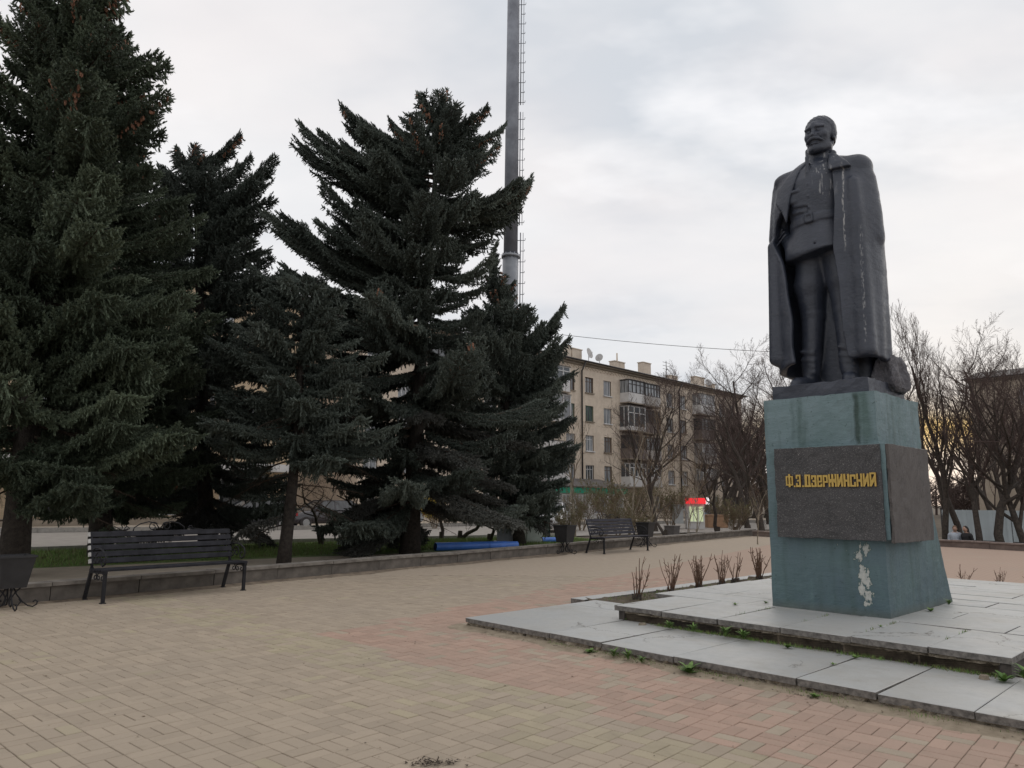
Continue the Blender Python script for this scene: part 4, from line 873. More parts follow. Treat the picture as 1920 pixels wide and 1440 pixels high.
def make_bough(L, seed, need, cones=0, droop=.06, lift=.07, dens=1.0, hang=1.0, width=.46, nn=9):
    R = random.Random(seed); S = Shoots(); rg = np.random.RandomState(seed)
    wy = R.uniform(-.05, .05); wz = R.uniform(-.02, .02)
    def ax(t): return Vector((L * t, L * (wy * sin(t * 4)), L * (-droop * sin(pi * min(1, t * 1.05)) + lift * t ** 3 + wz * sin(t * 7))))
    def tan(t): return (ax(min(1, t + .02)) - ax(max(0, t - .02))).normalized()
    S.wood.tube([ax(i / 7) for i in range(8)], [L * .0105 * (1 - .75 * i / 7) + .003 for i in range(8)], 5, 1, caps=False)
    ds = .085 / dens; n = int(L * .9 / ds)
    for i in range(n + 1):
        t = .10 + .90 * i / n; p = ax(t); T = tan(t); side0 = T.cross(Vector((0, 0, 1))).normalized()
        env = min(1, (t - .04) / .28) ** .8 * (1 - t) ** .50; lb = L * width * env * R.uniform(.65, 1.15) + .05
        lb = min(lb, 1.15)
        for s in (-1, 1):
            if R.random() < .08: continue
            d = (T * R.uniform(.75, 1.1) + side0 * s * R.uniform(.75, 1.05) + Vector((0, 0, R.uniform(-.22, .16)))).normalized()
            m = max(1, int(lb / .060)); prev = p; q0 = p; dd = d.copy(); step = lb / m; pts = [p]
            for k in range(m):
                f = (k + 1) / m; dd = (dd + Vector((0, 0, (-.055 if f < .6 else .10))) + T * .05).normalized(); q0 = q0 + dd * step; pts.append(q0)
                sl = R.uniform(.065, .155) * (1.15 - .45 * f); sr = R.uniform(.017, .023); sd = dd.cross(Vector((0, 0, 1))).normalized()
                for ss in (-1, 1):
                    if R.random() < .80: S.add(q0 - dd * step * .5, dd * R.uniform(.7, 1.1) + sd * ss * R.uniform(.6, 1.0) + Vector((0, 0, R.uniform(-.35, .35))), sl, sr)
                if R.random() < .34 * hang: S.add(q0, Vector((dd.x * .5 + R.uniform(-.3, .3), dd.y * .5 + R.uniform(-.3, .3), -R.uniform(.7, 1.3))), R.uniform(.09, .20) * (1.2 - .5 * f), sr * .85)
                if R.random() < .25: S.add(q0, dd + Vector((0, 0, R.uniform(.5, .9))), sl * .9, sr)
            S.add(q0, dd, R.uniform(.09, .14), .021)
            if m > 1: S.wood.tube([pts[0], pts[len(pts) // 2], pts[-1]], [.007, .005, .003], 3, 1, caps=False)
        if R.random() < .8: S.add(p, T * .8 + Vector((R.uniform(-.3, .3), R.uniform(-.3, .3), R.uniform(.4, .9))), R.uniform(.08, .13), .020)
        if R.random() < .9 * hang:
            # curtains of branchlets hang below the limb
            q0 = p.copy(); dd = Vector((R.uniform(-.25, .35), R.uniform(-.35, .35), -1)).normalized(); m = R.randint(2, 4 if t > .3 else 3)
            for k in range(m):
                S.add(q0, dd + Vector((R.uniform(-.5, .5), R.uniform(-.5, .5), 0)), R.uniform(.10, .15), .018); S.add(q0, dd, .12, .017); q0 = q0 + dd * .08
    S.add(ax(1), tan(1), .16, .020); S.add(ax(.97), tan(1) + Vector((0, .5, .2)), .12, .019); S.add(ax(.97), tan(1) + Vector((0, -.5, .2)), .12, .019)
    for k in range(cones):
        t = R.uniform(.60, 1.0) ; p = ax(t) + Vector((R.uniform(-.1, .1), R.uniform(-.16, .16) * (1.3 - t), -.02)); S.cones.append(((p.x, p.y, p.z), R.uniform(.09, .13)))
    return S.mesh('bough', rg, need, nn)
BOUGHS = {}
def bank(kind, need, **k):
    B = {}
    for cl, L in enumerate((.9, 1.6, 2.4, 3.3, 4.2)): B[L] = [make_bough(L, 100 * cl + 7 * v + len(BOUGHS) * 31, need, cones=(k.get('cones', 0) if v == 0 else 0), **{a: b for a, b in k.items() if a != 'cones'}) for v in range(2)]
    BOUGHS[kind] = B
bank('green', M_NEED); bank('blue', M_NEEDB, cones=0)
BOUGHS['cone'] = {L: [make_bough(L, 900 + i * 3, M_NEEDB, cones=22 + 4 * i, lift=.09) for _ in (0,)] for i, L in enumerate((.9, 1.6, 2.4))}
BOUGHS['conegreen'] = {L: [make_bough(L, 950 + i * 3, M_NEED, cones=18 + 3 * i, lift=.09) for _ in (0,)] for i, L in enumerate((.9, 1.6, 2.4))}
BOUGHS['dusty'] = {L: [make_bough(L, 700 + i * 3, M_NEEDG, droop=.02, lift=-.16, hang=1.6, width=.5) for _ in (0,)] for i, L in enumerate((1.6, 2.4, 3.3))}
def dead_bough(L, seed):
    R = random.Random(seed); w = MB(); ax = lambda t: Vector((L * t, L * .05 * sin(t * 5), L * (-.12 * t - .10 * t * t)))
    w.tube([ax(i / 6) for i in range(7)], [L * .009 * (1 - .8 * i / 6) + .002 for i in range(7)], 4, 0, caps=False)
    for i in range(int(L * 14)):
        t = R.uniform(.2, 1); p = ax(t); d = Vector((R.uniform(.2, .8), R.uniform(-1, 1), R.uniform(-.9, .25))).normalized(); l = R.uniform(.15, .55) * (1.2 - t)
        q = p + d * l; w.tube([p, p.lerp(q, .5) + Vector((0, 0, .02)), q + Vector((0, 0, -.03))], [.004, .003, .0015], 3, 0, caps=False)
        for k in range(3): s = p.lerp(q, R.uniform(.3, 1)); e = s + Vector((R.uniform(-.1, .1), R.uniform(-.1, .1), R.uniform(-.14, .03))); w.tube([s, e], [.0025, .001], 3, 0, caps=False)
    return w.mesh('dead_bough', [M_TWIG])
DEAD = [dead_bough(2.2, k) for k in range(3)]
def spruce(label, base, height, r0, rad, seed, kind='green', conek='conegreen', zlow=1.2, nb=120, targets=(), lean=(0, 0), group=None, dusty=0, dead=14, twist=0, conetop=.72, tip=True, elev=(.50, -.12), asym=0, skirt=0, skirtr=2.6, skind='dusty', skaz=(0, 6.283)):
    """base on the ground; rad(h) gives the reach of the crown at height fraction h"""
    R = random.Random(seed); t = thing('spruce_tree', label, 'spruce tree', tuple(base), 0, group)
    def tr(z): f = z / height; return Vector((lean[0] * f + .05 * sin(f * 5 + seed), lean[1] * f + .05 * sin(f * 4 + 2 * seed), z))
    w = MB(); zz = [-.1] + [height * i / 14 for i in range(1, 15)]; w.tube([tr(z) for z in zz], [r0 * (1.18 if i == 0 else 1 - i / 14.6) + .015 for i in range(15)], 10, 0); w.build('trunk', M_BARK, t)
    cnt = 0
    def put(p, dirv, L, roll=0.0, cone=False, kd=None):
        B = BOUGHS[kd or (conek if cone else kind)]; Ls = sorted(B); Lc = min(Ls, key=lambda a: abs(a - L)); me = R.choice(B[Lc]); s = max(.75, min(1.3, L / Lc))
        d = dirv.normalized(); side = Vector((0, 0, 1)).cross(d)
        side = side.normalized() if side.length > .05 else Vector((0, 1, 0)); up = d.cross(side)
        M = Matrix(((d.x, side.x, up.x), (d.y, side.y, up.y), (d.z, side.z, up.z))) @ Matrix.Rotation(roll, 3, 'X')
        o = link('bough', me, t, loc=p, rot=M.to_euler(), scale=(s, s * R.choice((-1, 1)), s)); return o
    n = 0; z = zlow; dz = (height * .985 - zlow) / nb; az = R.random() * 6
    for i in range(nb):
        f = i / nb; f2 = 1 - (1 - f) ** 1.12; z = zlow + (height * .985 - zlow) * f2; h = z / height; az += 2.399 + R.uniform(-.35, .35)
        L = rad(h) * R.uniform(.62, 1.16)
        if asym and cos(az) > .1 and h > .38: L *= 1 - asym * min(1, cos(az) * 1.4)
        if L < .25: L = .3
        el = elev[1] + (elev[0] - elev[1]) * h ** 1.5 + R.uniform(-.12, .12); d = Vector((cos(az) * cos(el), sin(az) * cos(el), sin(el)))
        if dusty and h < .30 and R.random() < dusty: put(tr(z), d, L, kd='dusty')
        else: put(tr(z), d, L, R.uniform(-.15, .15), cone=(h > conetop and R.random() < .45))
    for k in range(dead):
        a = R.random() * 6.28; put_z = R.uniform(.9, zlow + 1.4); el = R.uniform(-.2, .1); d = Vector((cos(a) * cos(el), sin(a) * cos(el), sin(el)))
        side = Vector((0, 0, 1)).cross(d).normalized(); up = d.cross(side); M = Matrix(((d.x, side.x, up.x), (d.y, side.y, up.y), (d.z, side.z, up.z))); s = R.uniform(.5, 1.1)
        link('dead_bough', R.choice(DEAD), t, loc=tr(put_z), rot=M.to_euler(), scale=(s, s, s))
    for k in range(skirt):
        a = skaz[0] + (skaz[1] - skaz[0]) * (k + R.random()) / skirt; el = R.uniform(-.38, -.12); put(tr(R.uniform(.9, 1.9)), Vector((cos(a) * cos(el), sin(a) * cos(el), sin(el))), skirtr * R.uniform(.55, 1.05), kd=skind if R.random() < .7 else None)
    b = Vector(base)
    for tg in targets:      # boughs whose tips stand clear of the crown
        px, py, dy = tg[:3]; cone = len(tg) > 3 and tg[3]; rise = (tg[4] if len(tg) > 4 else .42)
        T = at_y(px, py, b.y + dy) - b; ch = sqrt((T.x - lean[0] * .8) ** 2 + T.y ** 2); z = T.z - ch * rise - .15; z = max(zlow, min(height * .98, z)); p = tr(z); v = T - p; Lv = v.length; hz = sqrt(v.x ** 2 + v.y ** 2); e0 = atan2(v.z, hz) - .06; ah = atan2(v.y, v.x); v = Vector((cos(ah) * cos(e0), sin(ah) * cos(e0), sin(e0)))
        put(p, v, Lv, R.uniform(-.1, .1), cone=cone)
        for sg in (-1, 1):
            a3 = ah + sg * R.uniform(.14, .30); e3 = e0 + R.uniform(-.16, .08); zz3 = p.z + R.uniform(-.35, .1)
            if zz3 > .6: put(tr(zz3), Vector((cos(a3) * cos(e3), sin(a3) * cos(e3), sin(e3))), Lv * R.uniform(.66, .90), R.uniform(-.2, .2), cone=cone and R.random() < .5)
    if tip:
        for k in range(5): a = 2 * pi * k / 5 + seed; put(tr(height * (.93 - .02 * k)), Vector((cos(a) * .4, sin(a) * .4, 1)), .55, cone=(k % 2 == 0))
        put(tr(height * .94), Vector((.03, 0, 1)), .95, cone=True)
    return t
def prof(*pts):
    xs = [p[0] for p in pts]; ys = [p[1] for p in pts]; return lambda h: float(np.interp(h, xs, ys))
# middle tree, trunk between the pipe and the bench
bC = gnd(768, 1036); hC = at_y(826, 185, bC.y).z
spruce('big blue-green spruce in the middle with brown cones on its spiky upper boughs', (bC.x, bC.y, -.04), hC, .26,
       prof((.05, 2.9), (.15, 3.5), (.35, 3.5), (.5, 3.0), (.65, 2.8), (.78, 2.6), (.88, 2.0), (.94, 1.1), (.98, .4), (1, .2)), 3, 'blue', 'cone', zlow=1.3, nb=140, asym=.36, skirt=13, skirtr=2.9, skaz=(1.6, 4.1), elev=(.34, -.16), lean=(at_y(818, 400, bC.y).x - bC.x, 0), dusty=.55, dead=26, conetop=.80,
       targets=[(612, 205, 0, 1, .30), (572, 250, .3, 0, .34), (562, 275, -.4, 0, .34), (785, 178, .2, 1, .9), (914, 210, 0, 1, .28), (945, 243, .5, 1, .28), (935, 275, -.4, 1, .35), (1028, 338, 0, 1, .30), (1015, 352, .5, 1, .3), (512, 412, .3, 0, .32), (525, 425, -.4, 0, .30),
                (608, 352, -.5, 0, .5), (735, 235, .5, 1, .4), (600, 420, -.6, 0, .3), (538, 512, 0, 0, .15), (545, 560, -.4, 0, .1), (560, 600, .6, 0, .1), (705, 545, -2.2, 1, .5), (900, 640, -2.4, 1, .4), (640, 330, .4, 0, .4), (680, 255, -.3, 0, .5)])
# shorter tree to the right of it
bD = gnd(972, 1020); hD = at_y(932, 530, bD.y).z
spruce('short dense blue-green spruce beside the mast, right end of the row', (bD.x, bD.y, -.04), hD, .20, prof((.05, 1.6), (.2, 2.0), (.45, 2.15), (.7, 2.1), (.84, 1.3), (.92, .4), (1, .15)), 8, 'blue', 'cone', zlow=.9, nb=150, skirt=6, skirtr=1.7, skaz=(-1.1, 1.6), lean=(-.80, 0), dead=10, conetop=.85,
       targets=[(930, 458, 0, 0, 1.5), (1052, 582, 0, 0, .8), (1040, 600, .3, 1, .5), (1066, 640, -.3, 0, .4), (1072, 700, .2, 0, .2), (1074, 790, 0, 0, .1), (1070, 850, .4, 0, .1), (1060, 760, -.6, 0, .2), (1055, 900, -.3, 0, -.1), (990, 575, .4, 0, .6), (1020, 610, -.6, 0, .6), (1064, 830, -.8, 0, 0)], elev=(.6, -.1))
# slim tree left of the middle one
bB = gnd(535, 1056); hB = at_y(545, 520, bB.y).z
spruce('spruce with a bare dark trunk right behind the low wall, left of the middle spruce', (bB.x, bB.y, -.04), hB, .14, prof((.2, 1.2), (.3, 1.9), (.5, 2.2), (.7, 1.9), (.85, 1.2), (1, .3)), 12, 'blue', 'blue', zlow=2.6, nb=62, skirt=3, skirtr=1.3, skaz=(2.2, 3.6), elev=(.25, -.22), lean=(.10, 0), dead=16, tip=False,
       targets=[(530, 512, .4, 0, .3), (470, 500, 0, 0, .3), (660, 750, -.3, 0, .05), (640, 800, -.5, 0, 0), (400, 640, -.4, 0, .2), (420, 760, -.2, 0, .1), (590, 640, -.6, 0, .3), (600, 860, -.2, 0, -.1), (640, 700, .3, 0, .15)])
# broad tree with a forked crown further back
bE = gnd(392, 1026); hE = at_y(345, 285, bE.y).z
spruce('spruce with upswept boughs against the sky, second from the middle spruce', (bE.x, bE.y, -.04), hE, .24, prof((.08, 3.0), (.3, 3.2), (.5, 3.0), (.7, 2.7), (.85, 1.7), (.95, .7), (1, .4)), 17, 'blue', 'cone', zlow=1.6, nb=125, skirt=8, skirtr=2.6, lean=(at_y(352, 400, bE.y).x - bE.x, 0), dead=16, conetop=.9,
       targets=[(450, 258, 0, 1, .75), (516, 298, 0, 0, .62), (470, 300, .4, 0, .7), (376, 296, .4, 0, .9), (330, 283, -.2, 0, 1.0), (505, 375, -.3, 0, .35), (495, 420, .3, 0, .3), (430, 320, -.5, 0, .6), (530, 520, 0, 0, .1), (500, 470, .5, 0, .2), (480, 345, -.7, 0, .5), (300, 320, 0, 0, .6)])
# left group
bA2 = gnd(190, 1040); hA2 = at_y(232, 60, bA2.y).z
spruce('tall spruce behind the long bench with many cones near its top', (bA2.x, bA2.y, -.04), hA2 * .98, .27, prof((.06, 3.3), (.3, 3.3), (.5, 2.8), (.66, 1.8), (.8, 1.0), (.95, .4), (1, .2)), 23, 'green', 'conegreen', zlow=1.7, nb=165, skirt=5, skirtr=2.6, skind='green', lean=(-1.1, 0), dead=14, conetop=.62, tip=False,
       targets=[(186, 6, 0, 1, .8), (230, 82, .2, 1, .45), (222, 132, -.3, 1, .4), (260, 176, 0, 1, .4), (291, 218, 0, 1, .42), (270, 290, -.6, 0, .3), (296, 330, .4, 0, .3), (60, -20, .4, 0, .5), (150, 40, -.5, 1, .7), (210, 60, -.2, 1, .6), (250, 250, .4, 0, .4)])
bA = gnd(22, 1078); hA = 13.5
spruce('tall green spruce at the left edge, nearest of the row', (bA.x, bA.y, -.04), hA, .25, prof((.06, 3.0), (.3, 3.1), (.5, 2.8), (.7, 1.9), (.9, .8), (1, .3)), 29, 'green', 'conegreen', zlow=1.9, nb=175, dead=14, conetop=.6, tip=True, lean=(.1, 0),
       targets=[(90, 280, -1.2, 0, .8), (185, 560, -1.6, 0, .2), (240, 650, -1.2, 0, .15), (120, 340, -1.0, 0, .5), (230, 800, -1.4, 0, 0), (330, 640, .4, 0, .2), (180, 470, -.8, 0, .3), (130, 880, -2, 0, -.1), (70, 60, .6, 1, .5)])
# ------------------------------------------------------------------ apartment buildings
def brick_mat(name, c1, c2, mortar, stain=.5):
    m = NT(name); O = m.tc.outputs['Object']; sep = m.n('ShaderNodeSeparateXYZ'); m.L.new(O, sep.inputs[0]); cb = m.n('ShaderNodeCombineXYZ')
    m.L.new(m.math('ADD', sep.outputs[0], sep.outputs[1]), cb.inputs[0]); m.L.new(sep.outputs[2], cb.inputs[1])
    b = m.n('ShaderNodeTexBrick'); m.L.new(cb.outputs[0], b.inputs['Vector']); b.inputs['Scale'].default_value = 1; b.inputs['Brick Width'].default_value = .26; b.inputs['Row Height'].default_value = .078; b.inputs['Mortar Size'].default_value = .008
    b.inputs['Color1'].default_value = c1 + (1,); b.inputs['Color2'].default_value = c2 + (1,); b.inputs['Mortar'].default_value = mortar + (1,)
    n = m.noise(.55, 5, .6); st = m.noise(1.1, 4, .6, sc=(1, 1, .18)); c = m.mix(m.rng(m.noise(2.6, 5, .75), .42, .62, 0, .45), b.outputs['Color'], tuple(x * .72 for x in c1)); c = m.mix(m.rng(n, .4, .7, 0, stain), c, tuple(x * .66 for x in c1)); c = m.mix(m.rng(st, .55, .75, 0, stain), c, tuple(x * .5 for x in c1))
    m.color(c); m.rough(.92); m.bump(b.outputs['Fac'], -.3, .01); m.bsdf.inputs['Specular IOR Level'].default_value = .2; return m.mat
M_BRICK = brick_mat('sand_lime_brick', (.70, .59, .475), (.74, .64, .53), (.58, .51, .43)); M_BRICK2 = brick_mat('yellow_beige_brick', (.55, .42, .28), (.60, .47, .33), (.42, .35, .26), .35); M_BRICK3 = brick_mat('brown_beige_brick', (.50, .42, .33), (.55, .46, .37), (.40, .35, .29))
M_ROOF = mat('grey_roof_sheet', (.13, .12, .115), .85, .25, 2, bump=.1); M_TRIM = mat('cornice_concrete', (.25, .21, .165), .9, .2, 3); M_DARKM = mat('dark_metal', (.035, .03, .03), .5, .3, 10)
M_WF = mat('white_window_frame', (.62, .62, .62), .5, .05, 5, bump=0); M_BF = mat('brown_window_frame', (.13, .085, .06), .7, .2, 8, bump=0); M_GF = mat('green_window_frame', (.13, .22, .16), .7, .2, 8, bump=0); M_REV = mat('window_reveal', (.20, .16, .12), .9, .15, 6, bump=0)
M_WHITE = mat('white_cladding', (.58, .57, .56), .7, .08, 2, bump=.05); M_GREYP = mat('grey_cladding', (.42, .40, .38), .8, .2, 3, bump=.1); M_DARKP = mat('dark_panel', (.15, .125, .115), .8, .25, 3); M_REDP = mat('orange_red_panel', (.42, .10, .05), .8, .2, 3)
def glass_mat(name, c, rough=.08, tint=(.5, .5, .5)):
    m = NT(name); r = m.n('ShaderNodeObjectInfo').outputs['Random']; n = m.noise(1.5, 3, .5, sc=(3, 3, .5)); c1 = m.mix(m.rng(r, .35, .65), c, tint); c1 = m.mix(m.rng(n, .4, .6, 0, .5), c1, tuple(x * .5 for x in c)); m.color(c1); m.rough(rough); m.bsdf.inputs['Specular IOR Level'].default_value = .6; return m.mat
M_GLASS = glass_mat('window_glass_curtains_painted_sky', (.08, .09, .10), .10, (.34, .36, .38)); M_GLASSD = glass_mat('dark_shop_glass', (.035, .037, .042), .12, (.10, .105, .11)); M_GLASSW = glass_mat('glass_white_curtain', (.24, .25, .265), .14, (.34, .35, .36))  # window panes: lighter tint paints reflected sky into the curtain colour

def window_meshes():
    out = {}
    for k, (fr, pane, bars) in {'w3': (M_WF, M_GLASS, (.34, .66)), 'w2': (M_WF, M_GLASS, (.5,)), 'w2c': (M_WF, M_GLASSW, (.62,)), 'b2': (M_BF, M_GLASS, (.5,)), 'b3': (M_BF, M_GLASSW, (.36, .7)), 'g3': (M_GF, M_GLASS, (.36, .7))}.items():
        W_, H_, D_ = 1.2, 1.5, .16; w = MB(); t = .06
        for x in (-W_ / 2 + t / 2, W_ / 2 - t / 2): w.box((x, D_, H_ / 2), (t, .06, H_), 0)
        for z in (t / 2, H_ - t / 2): w.box((0, D_, z), (W_ - 2 * t, .06, t), 0)
        for b in bars: w.box((-W_ / 2 + W_ * b, D_, H_ / 2), (.05, .05, H_ - 2 * t), 0)
        if k in ('w3', 'b3', 'b2'): w.box((0, D_ - .002, H_ * .74), (W_ - 2 * t, .045, .05), 0)
        # reveals
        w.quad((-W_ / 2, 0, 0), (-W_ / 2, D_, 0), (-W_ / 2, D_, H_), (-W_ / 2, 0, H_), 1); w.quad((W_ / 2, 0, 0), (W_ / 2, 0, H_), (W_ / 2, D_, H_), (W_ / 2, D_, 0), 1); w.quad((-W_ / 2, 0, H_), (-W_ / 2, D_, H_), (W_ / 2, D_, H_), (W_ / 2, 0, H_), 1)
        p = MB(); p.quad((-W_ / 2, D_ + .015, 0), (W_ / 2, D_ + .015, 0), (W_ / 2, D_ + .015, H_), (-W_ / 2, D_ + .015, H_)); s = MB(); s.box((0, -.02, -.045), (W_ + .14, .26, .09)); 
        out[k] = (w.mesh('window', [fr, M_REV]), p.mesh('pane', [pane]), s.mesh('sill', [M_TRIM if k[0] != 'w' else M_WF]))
    return out
WIN = window_meshes()
def put_window(parent, x, z, kind, sx=1, sz=1):
    a, b, c = WIN[kind]; o = link('window', a, parent, loc=(x, 0, z), scale=(sx, 1, sz)); link('pane', b, o); link('sill', c, o); return o
def facade(parent, name, L, H, holes, m, depth=12, z0=-.1):
    """front wall at y=0 with real openings, plus the other walls"""
    xs = sorted(set([0, L] + [h[0] for h in holes] + [h[1] for h in holes])); zs = sorted(set([z0, H] + [h[2] for h in holes] + [h[3] for h in holes])); w = MB()
    for i in range(len(xs) - 1):
        for k in range(len(zs) - 1):
            cx, cz = (xs[i] + xs[i + 1]) / 2, (zs[k] + zs[k + 1]) / 2
            if any(h[0] < cx < h[1] and h[2] < cz < h[3] for h in holes): continue
            w.quad((xs[i], 0, zs[k]), (xs[i + 1], 0, zs[k]), (xs[i + 1], 0, zs[k + 1]), (xs[i], 0, zs[k + 1]))
    w.quad((0, depth, z0), (0, 0, z0), (0, 0, H), (0, depth, H)); w.quad((L, 0, z0), (L, depth, z0), (L, depth, H), (L, 0, H)); w.quad((L, depth, z0), (0, depth, z0), (0, depth, H), (L, depth, H))
    return w.build(name, m, parent)
def balcony(parent, x0, x1, z, dep, mlow, mframe, mglass, hlow=.95, htop=2.25, n=4, roof=True, side=True, mrow=True):
    """enclosed balcony: slab, parapet, glazed frame with panes"""
    w = MB(); w.box(((x0 + x1) / 2, -dep / 2, z - .06), (x1 - x0 + .04, dep, .12)); o = w.build('balcony', M_TRIM, parent)
    p = MB(); p.box(((x0 + x1) / 2, -dep + .03, z + hlow / 2), (x1 - x0, .06, hlow)); 
    for x in (x0 + .03, x1 - .03): p.box((x, -dep / 2 + .03, z + hlow / 2), (.06, dep - .062, hlow))
    p.build('parapet', mlow, o)
    if htop > hlow:
        f = MB()
        for i in range(n + 1): f.box((x0 + .035 + (x1 - x0 - .07) * i / n, -dep + .035, (z + hlow + z + htop) / 2), (.07, .07, htop - hlow))
        zz = [z + hlow + .035, z + htop - .035] + ([z + hlow + (htop - hlow) * .68] if mrow else [])
        for q in zz: f.box(((x0 + x1) / 2, -dep + .038, q), (x1 - x0 - .01, .05, .07))
        for x in (x0 + .03, x1 - .03):
            f.box((x, -dep / 2, z + htop - .035), (.05, dep - .08, .07)); f.box((x, -dep * .5, z + (hlow + htop) / 2), (.05, .06, htop - hlow - .01))
        f.build('glazing_frame', mframe, o); g = MB(); g.box(((x0 + x1) / 2, -dep / 2 + .02, z + (hlow + htop) / 2), (x1 - x0 - .08, dep - .10, htop - hlow - .02)); g.build('pane', mglass, o)
        if roof: r = MB(); r.box(((x0 + x1) / 2, -dep / 2 - .03, z + htop + .03), (x1 - x0 + .12, dep + .08, .05)); r.build('canopy', M_ROOF, o)
    return o
def roof_and_cornice(parent, L, H, depth, ov=.55, rise=1.6):
    w = MB(); x0, x1 = -ov, L + ov; y0, y1 = -ov, depth + ov; ym = depth / 2; n = int(L / 1.1)
    for i in range(n):
        a = x0 + (x1 - x0) * i / n; b = x0 + (x1 - x0) * (i + 1) / n; d = .02 * (i % 2)
        w.quad((a, y0, H + .25 + d), (b, y0, H + .25 + d), (b, ym, H + .25 + rise + d), (a, ym, H + .25 + rise + d)); w.quad((b, y1, H + .25), (a, y1, H + .25), (a, ym, H + .25 + rise + d), (b, ym, H + .25 + rise + d))
    for x in (x0, x1): w.poly([(x, y0, H + .25), (x, y1, H + .25), (x, ym, H + .25 + rise)])
    w.build('roof', M_ROOF, parent); c = MB(); c.box((L / 2, -.26, H + .12), (L + .5, .56, .16)); c.box((L / 2, -.10, H - .06), (L + .2, .24, .2)); c.build('cornice', M_TRIM, parent)
    g = MB(); g.tube([(x0, -ov - .06, H + .20), (x1, -ov - .06, H + .20)], .08, 6); g.build('gutter', M_DARKM, parent)
    dn = MB(); k = 0
    x = .1
    while x < L: dn.box((x, -.045, H - .30 - .12 * (k % 2)), (.13, .09, .11)); x += .26; k += 1
    o = dn.build('dentil_course', M_BRICK, parent); o['kind'] = 'stuff'
def satellite(parent, x, y, z, r, yaw, name='satellite_dish'):
    w = MB(); pr = [(r * q, .25 * r * q * q) for q in (.02, .3, .55, .8, 1)] + [(r * .99, .25 * r + .02)]
    M = Matrix.Rotation(yaw, 3, 'Z') @ Matrix.Rotation(radians(75), 3, 'X'); b = MB(); b.lathe(pr, 16)
    w.v = [tuple(M @ Vector(p) + Vector((0, 0, .4 + r))) for p in b.v]; w.f = b.f; w.m = b.m; w.sm = b.sm
    w.tube([(0, 0, -.6), (0, 0, .4 + r)], .035, 6); f = M @ Vector((0, 0, r * .9)) + Vector((0, 0, .4 + r)); w.tube([(0, 0, .45), tuple(f)], .02, 4); o = w.build(name, mat('dish_grey', (.42, .41, .40), .6, .1, 4), parent, loc=(x, y, z)); return o
FD = radians(45); P0 = Vector((4.87, 67, 0)); FU = Vector((cos(FD), sin(FD), 0))
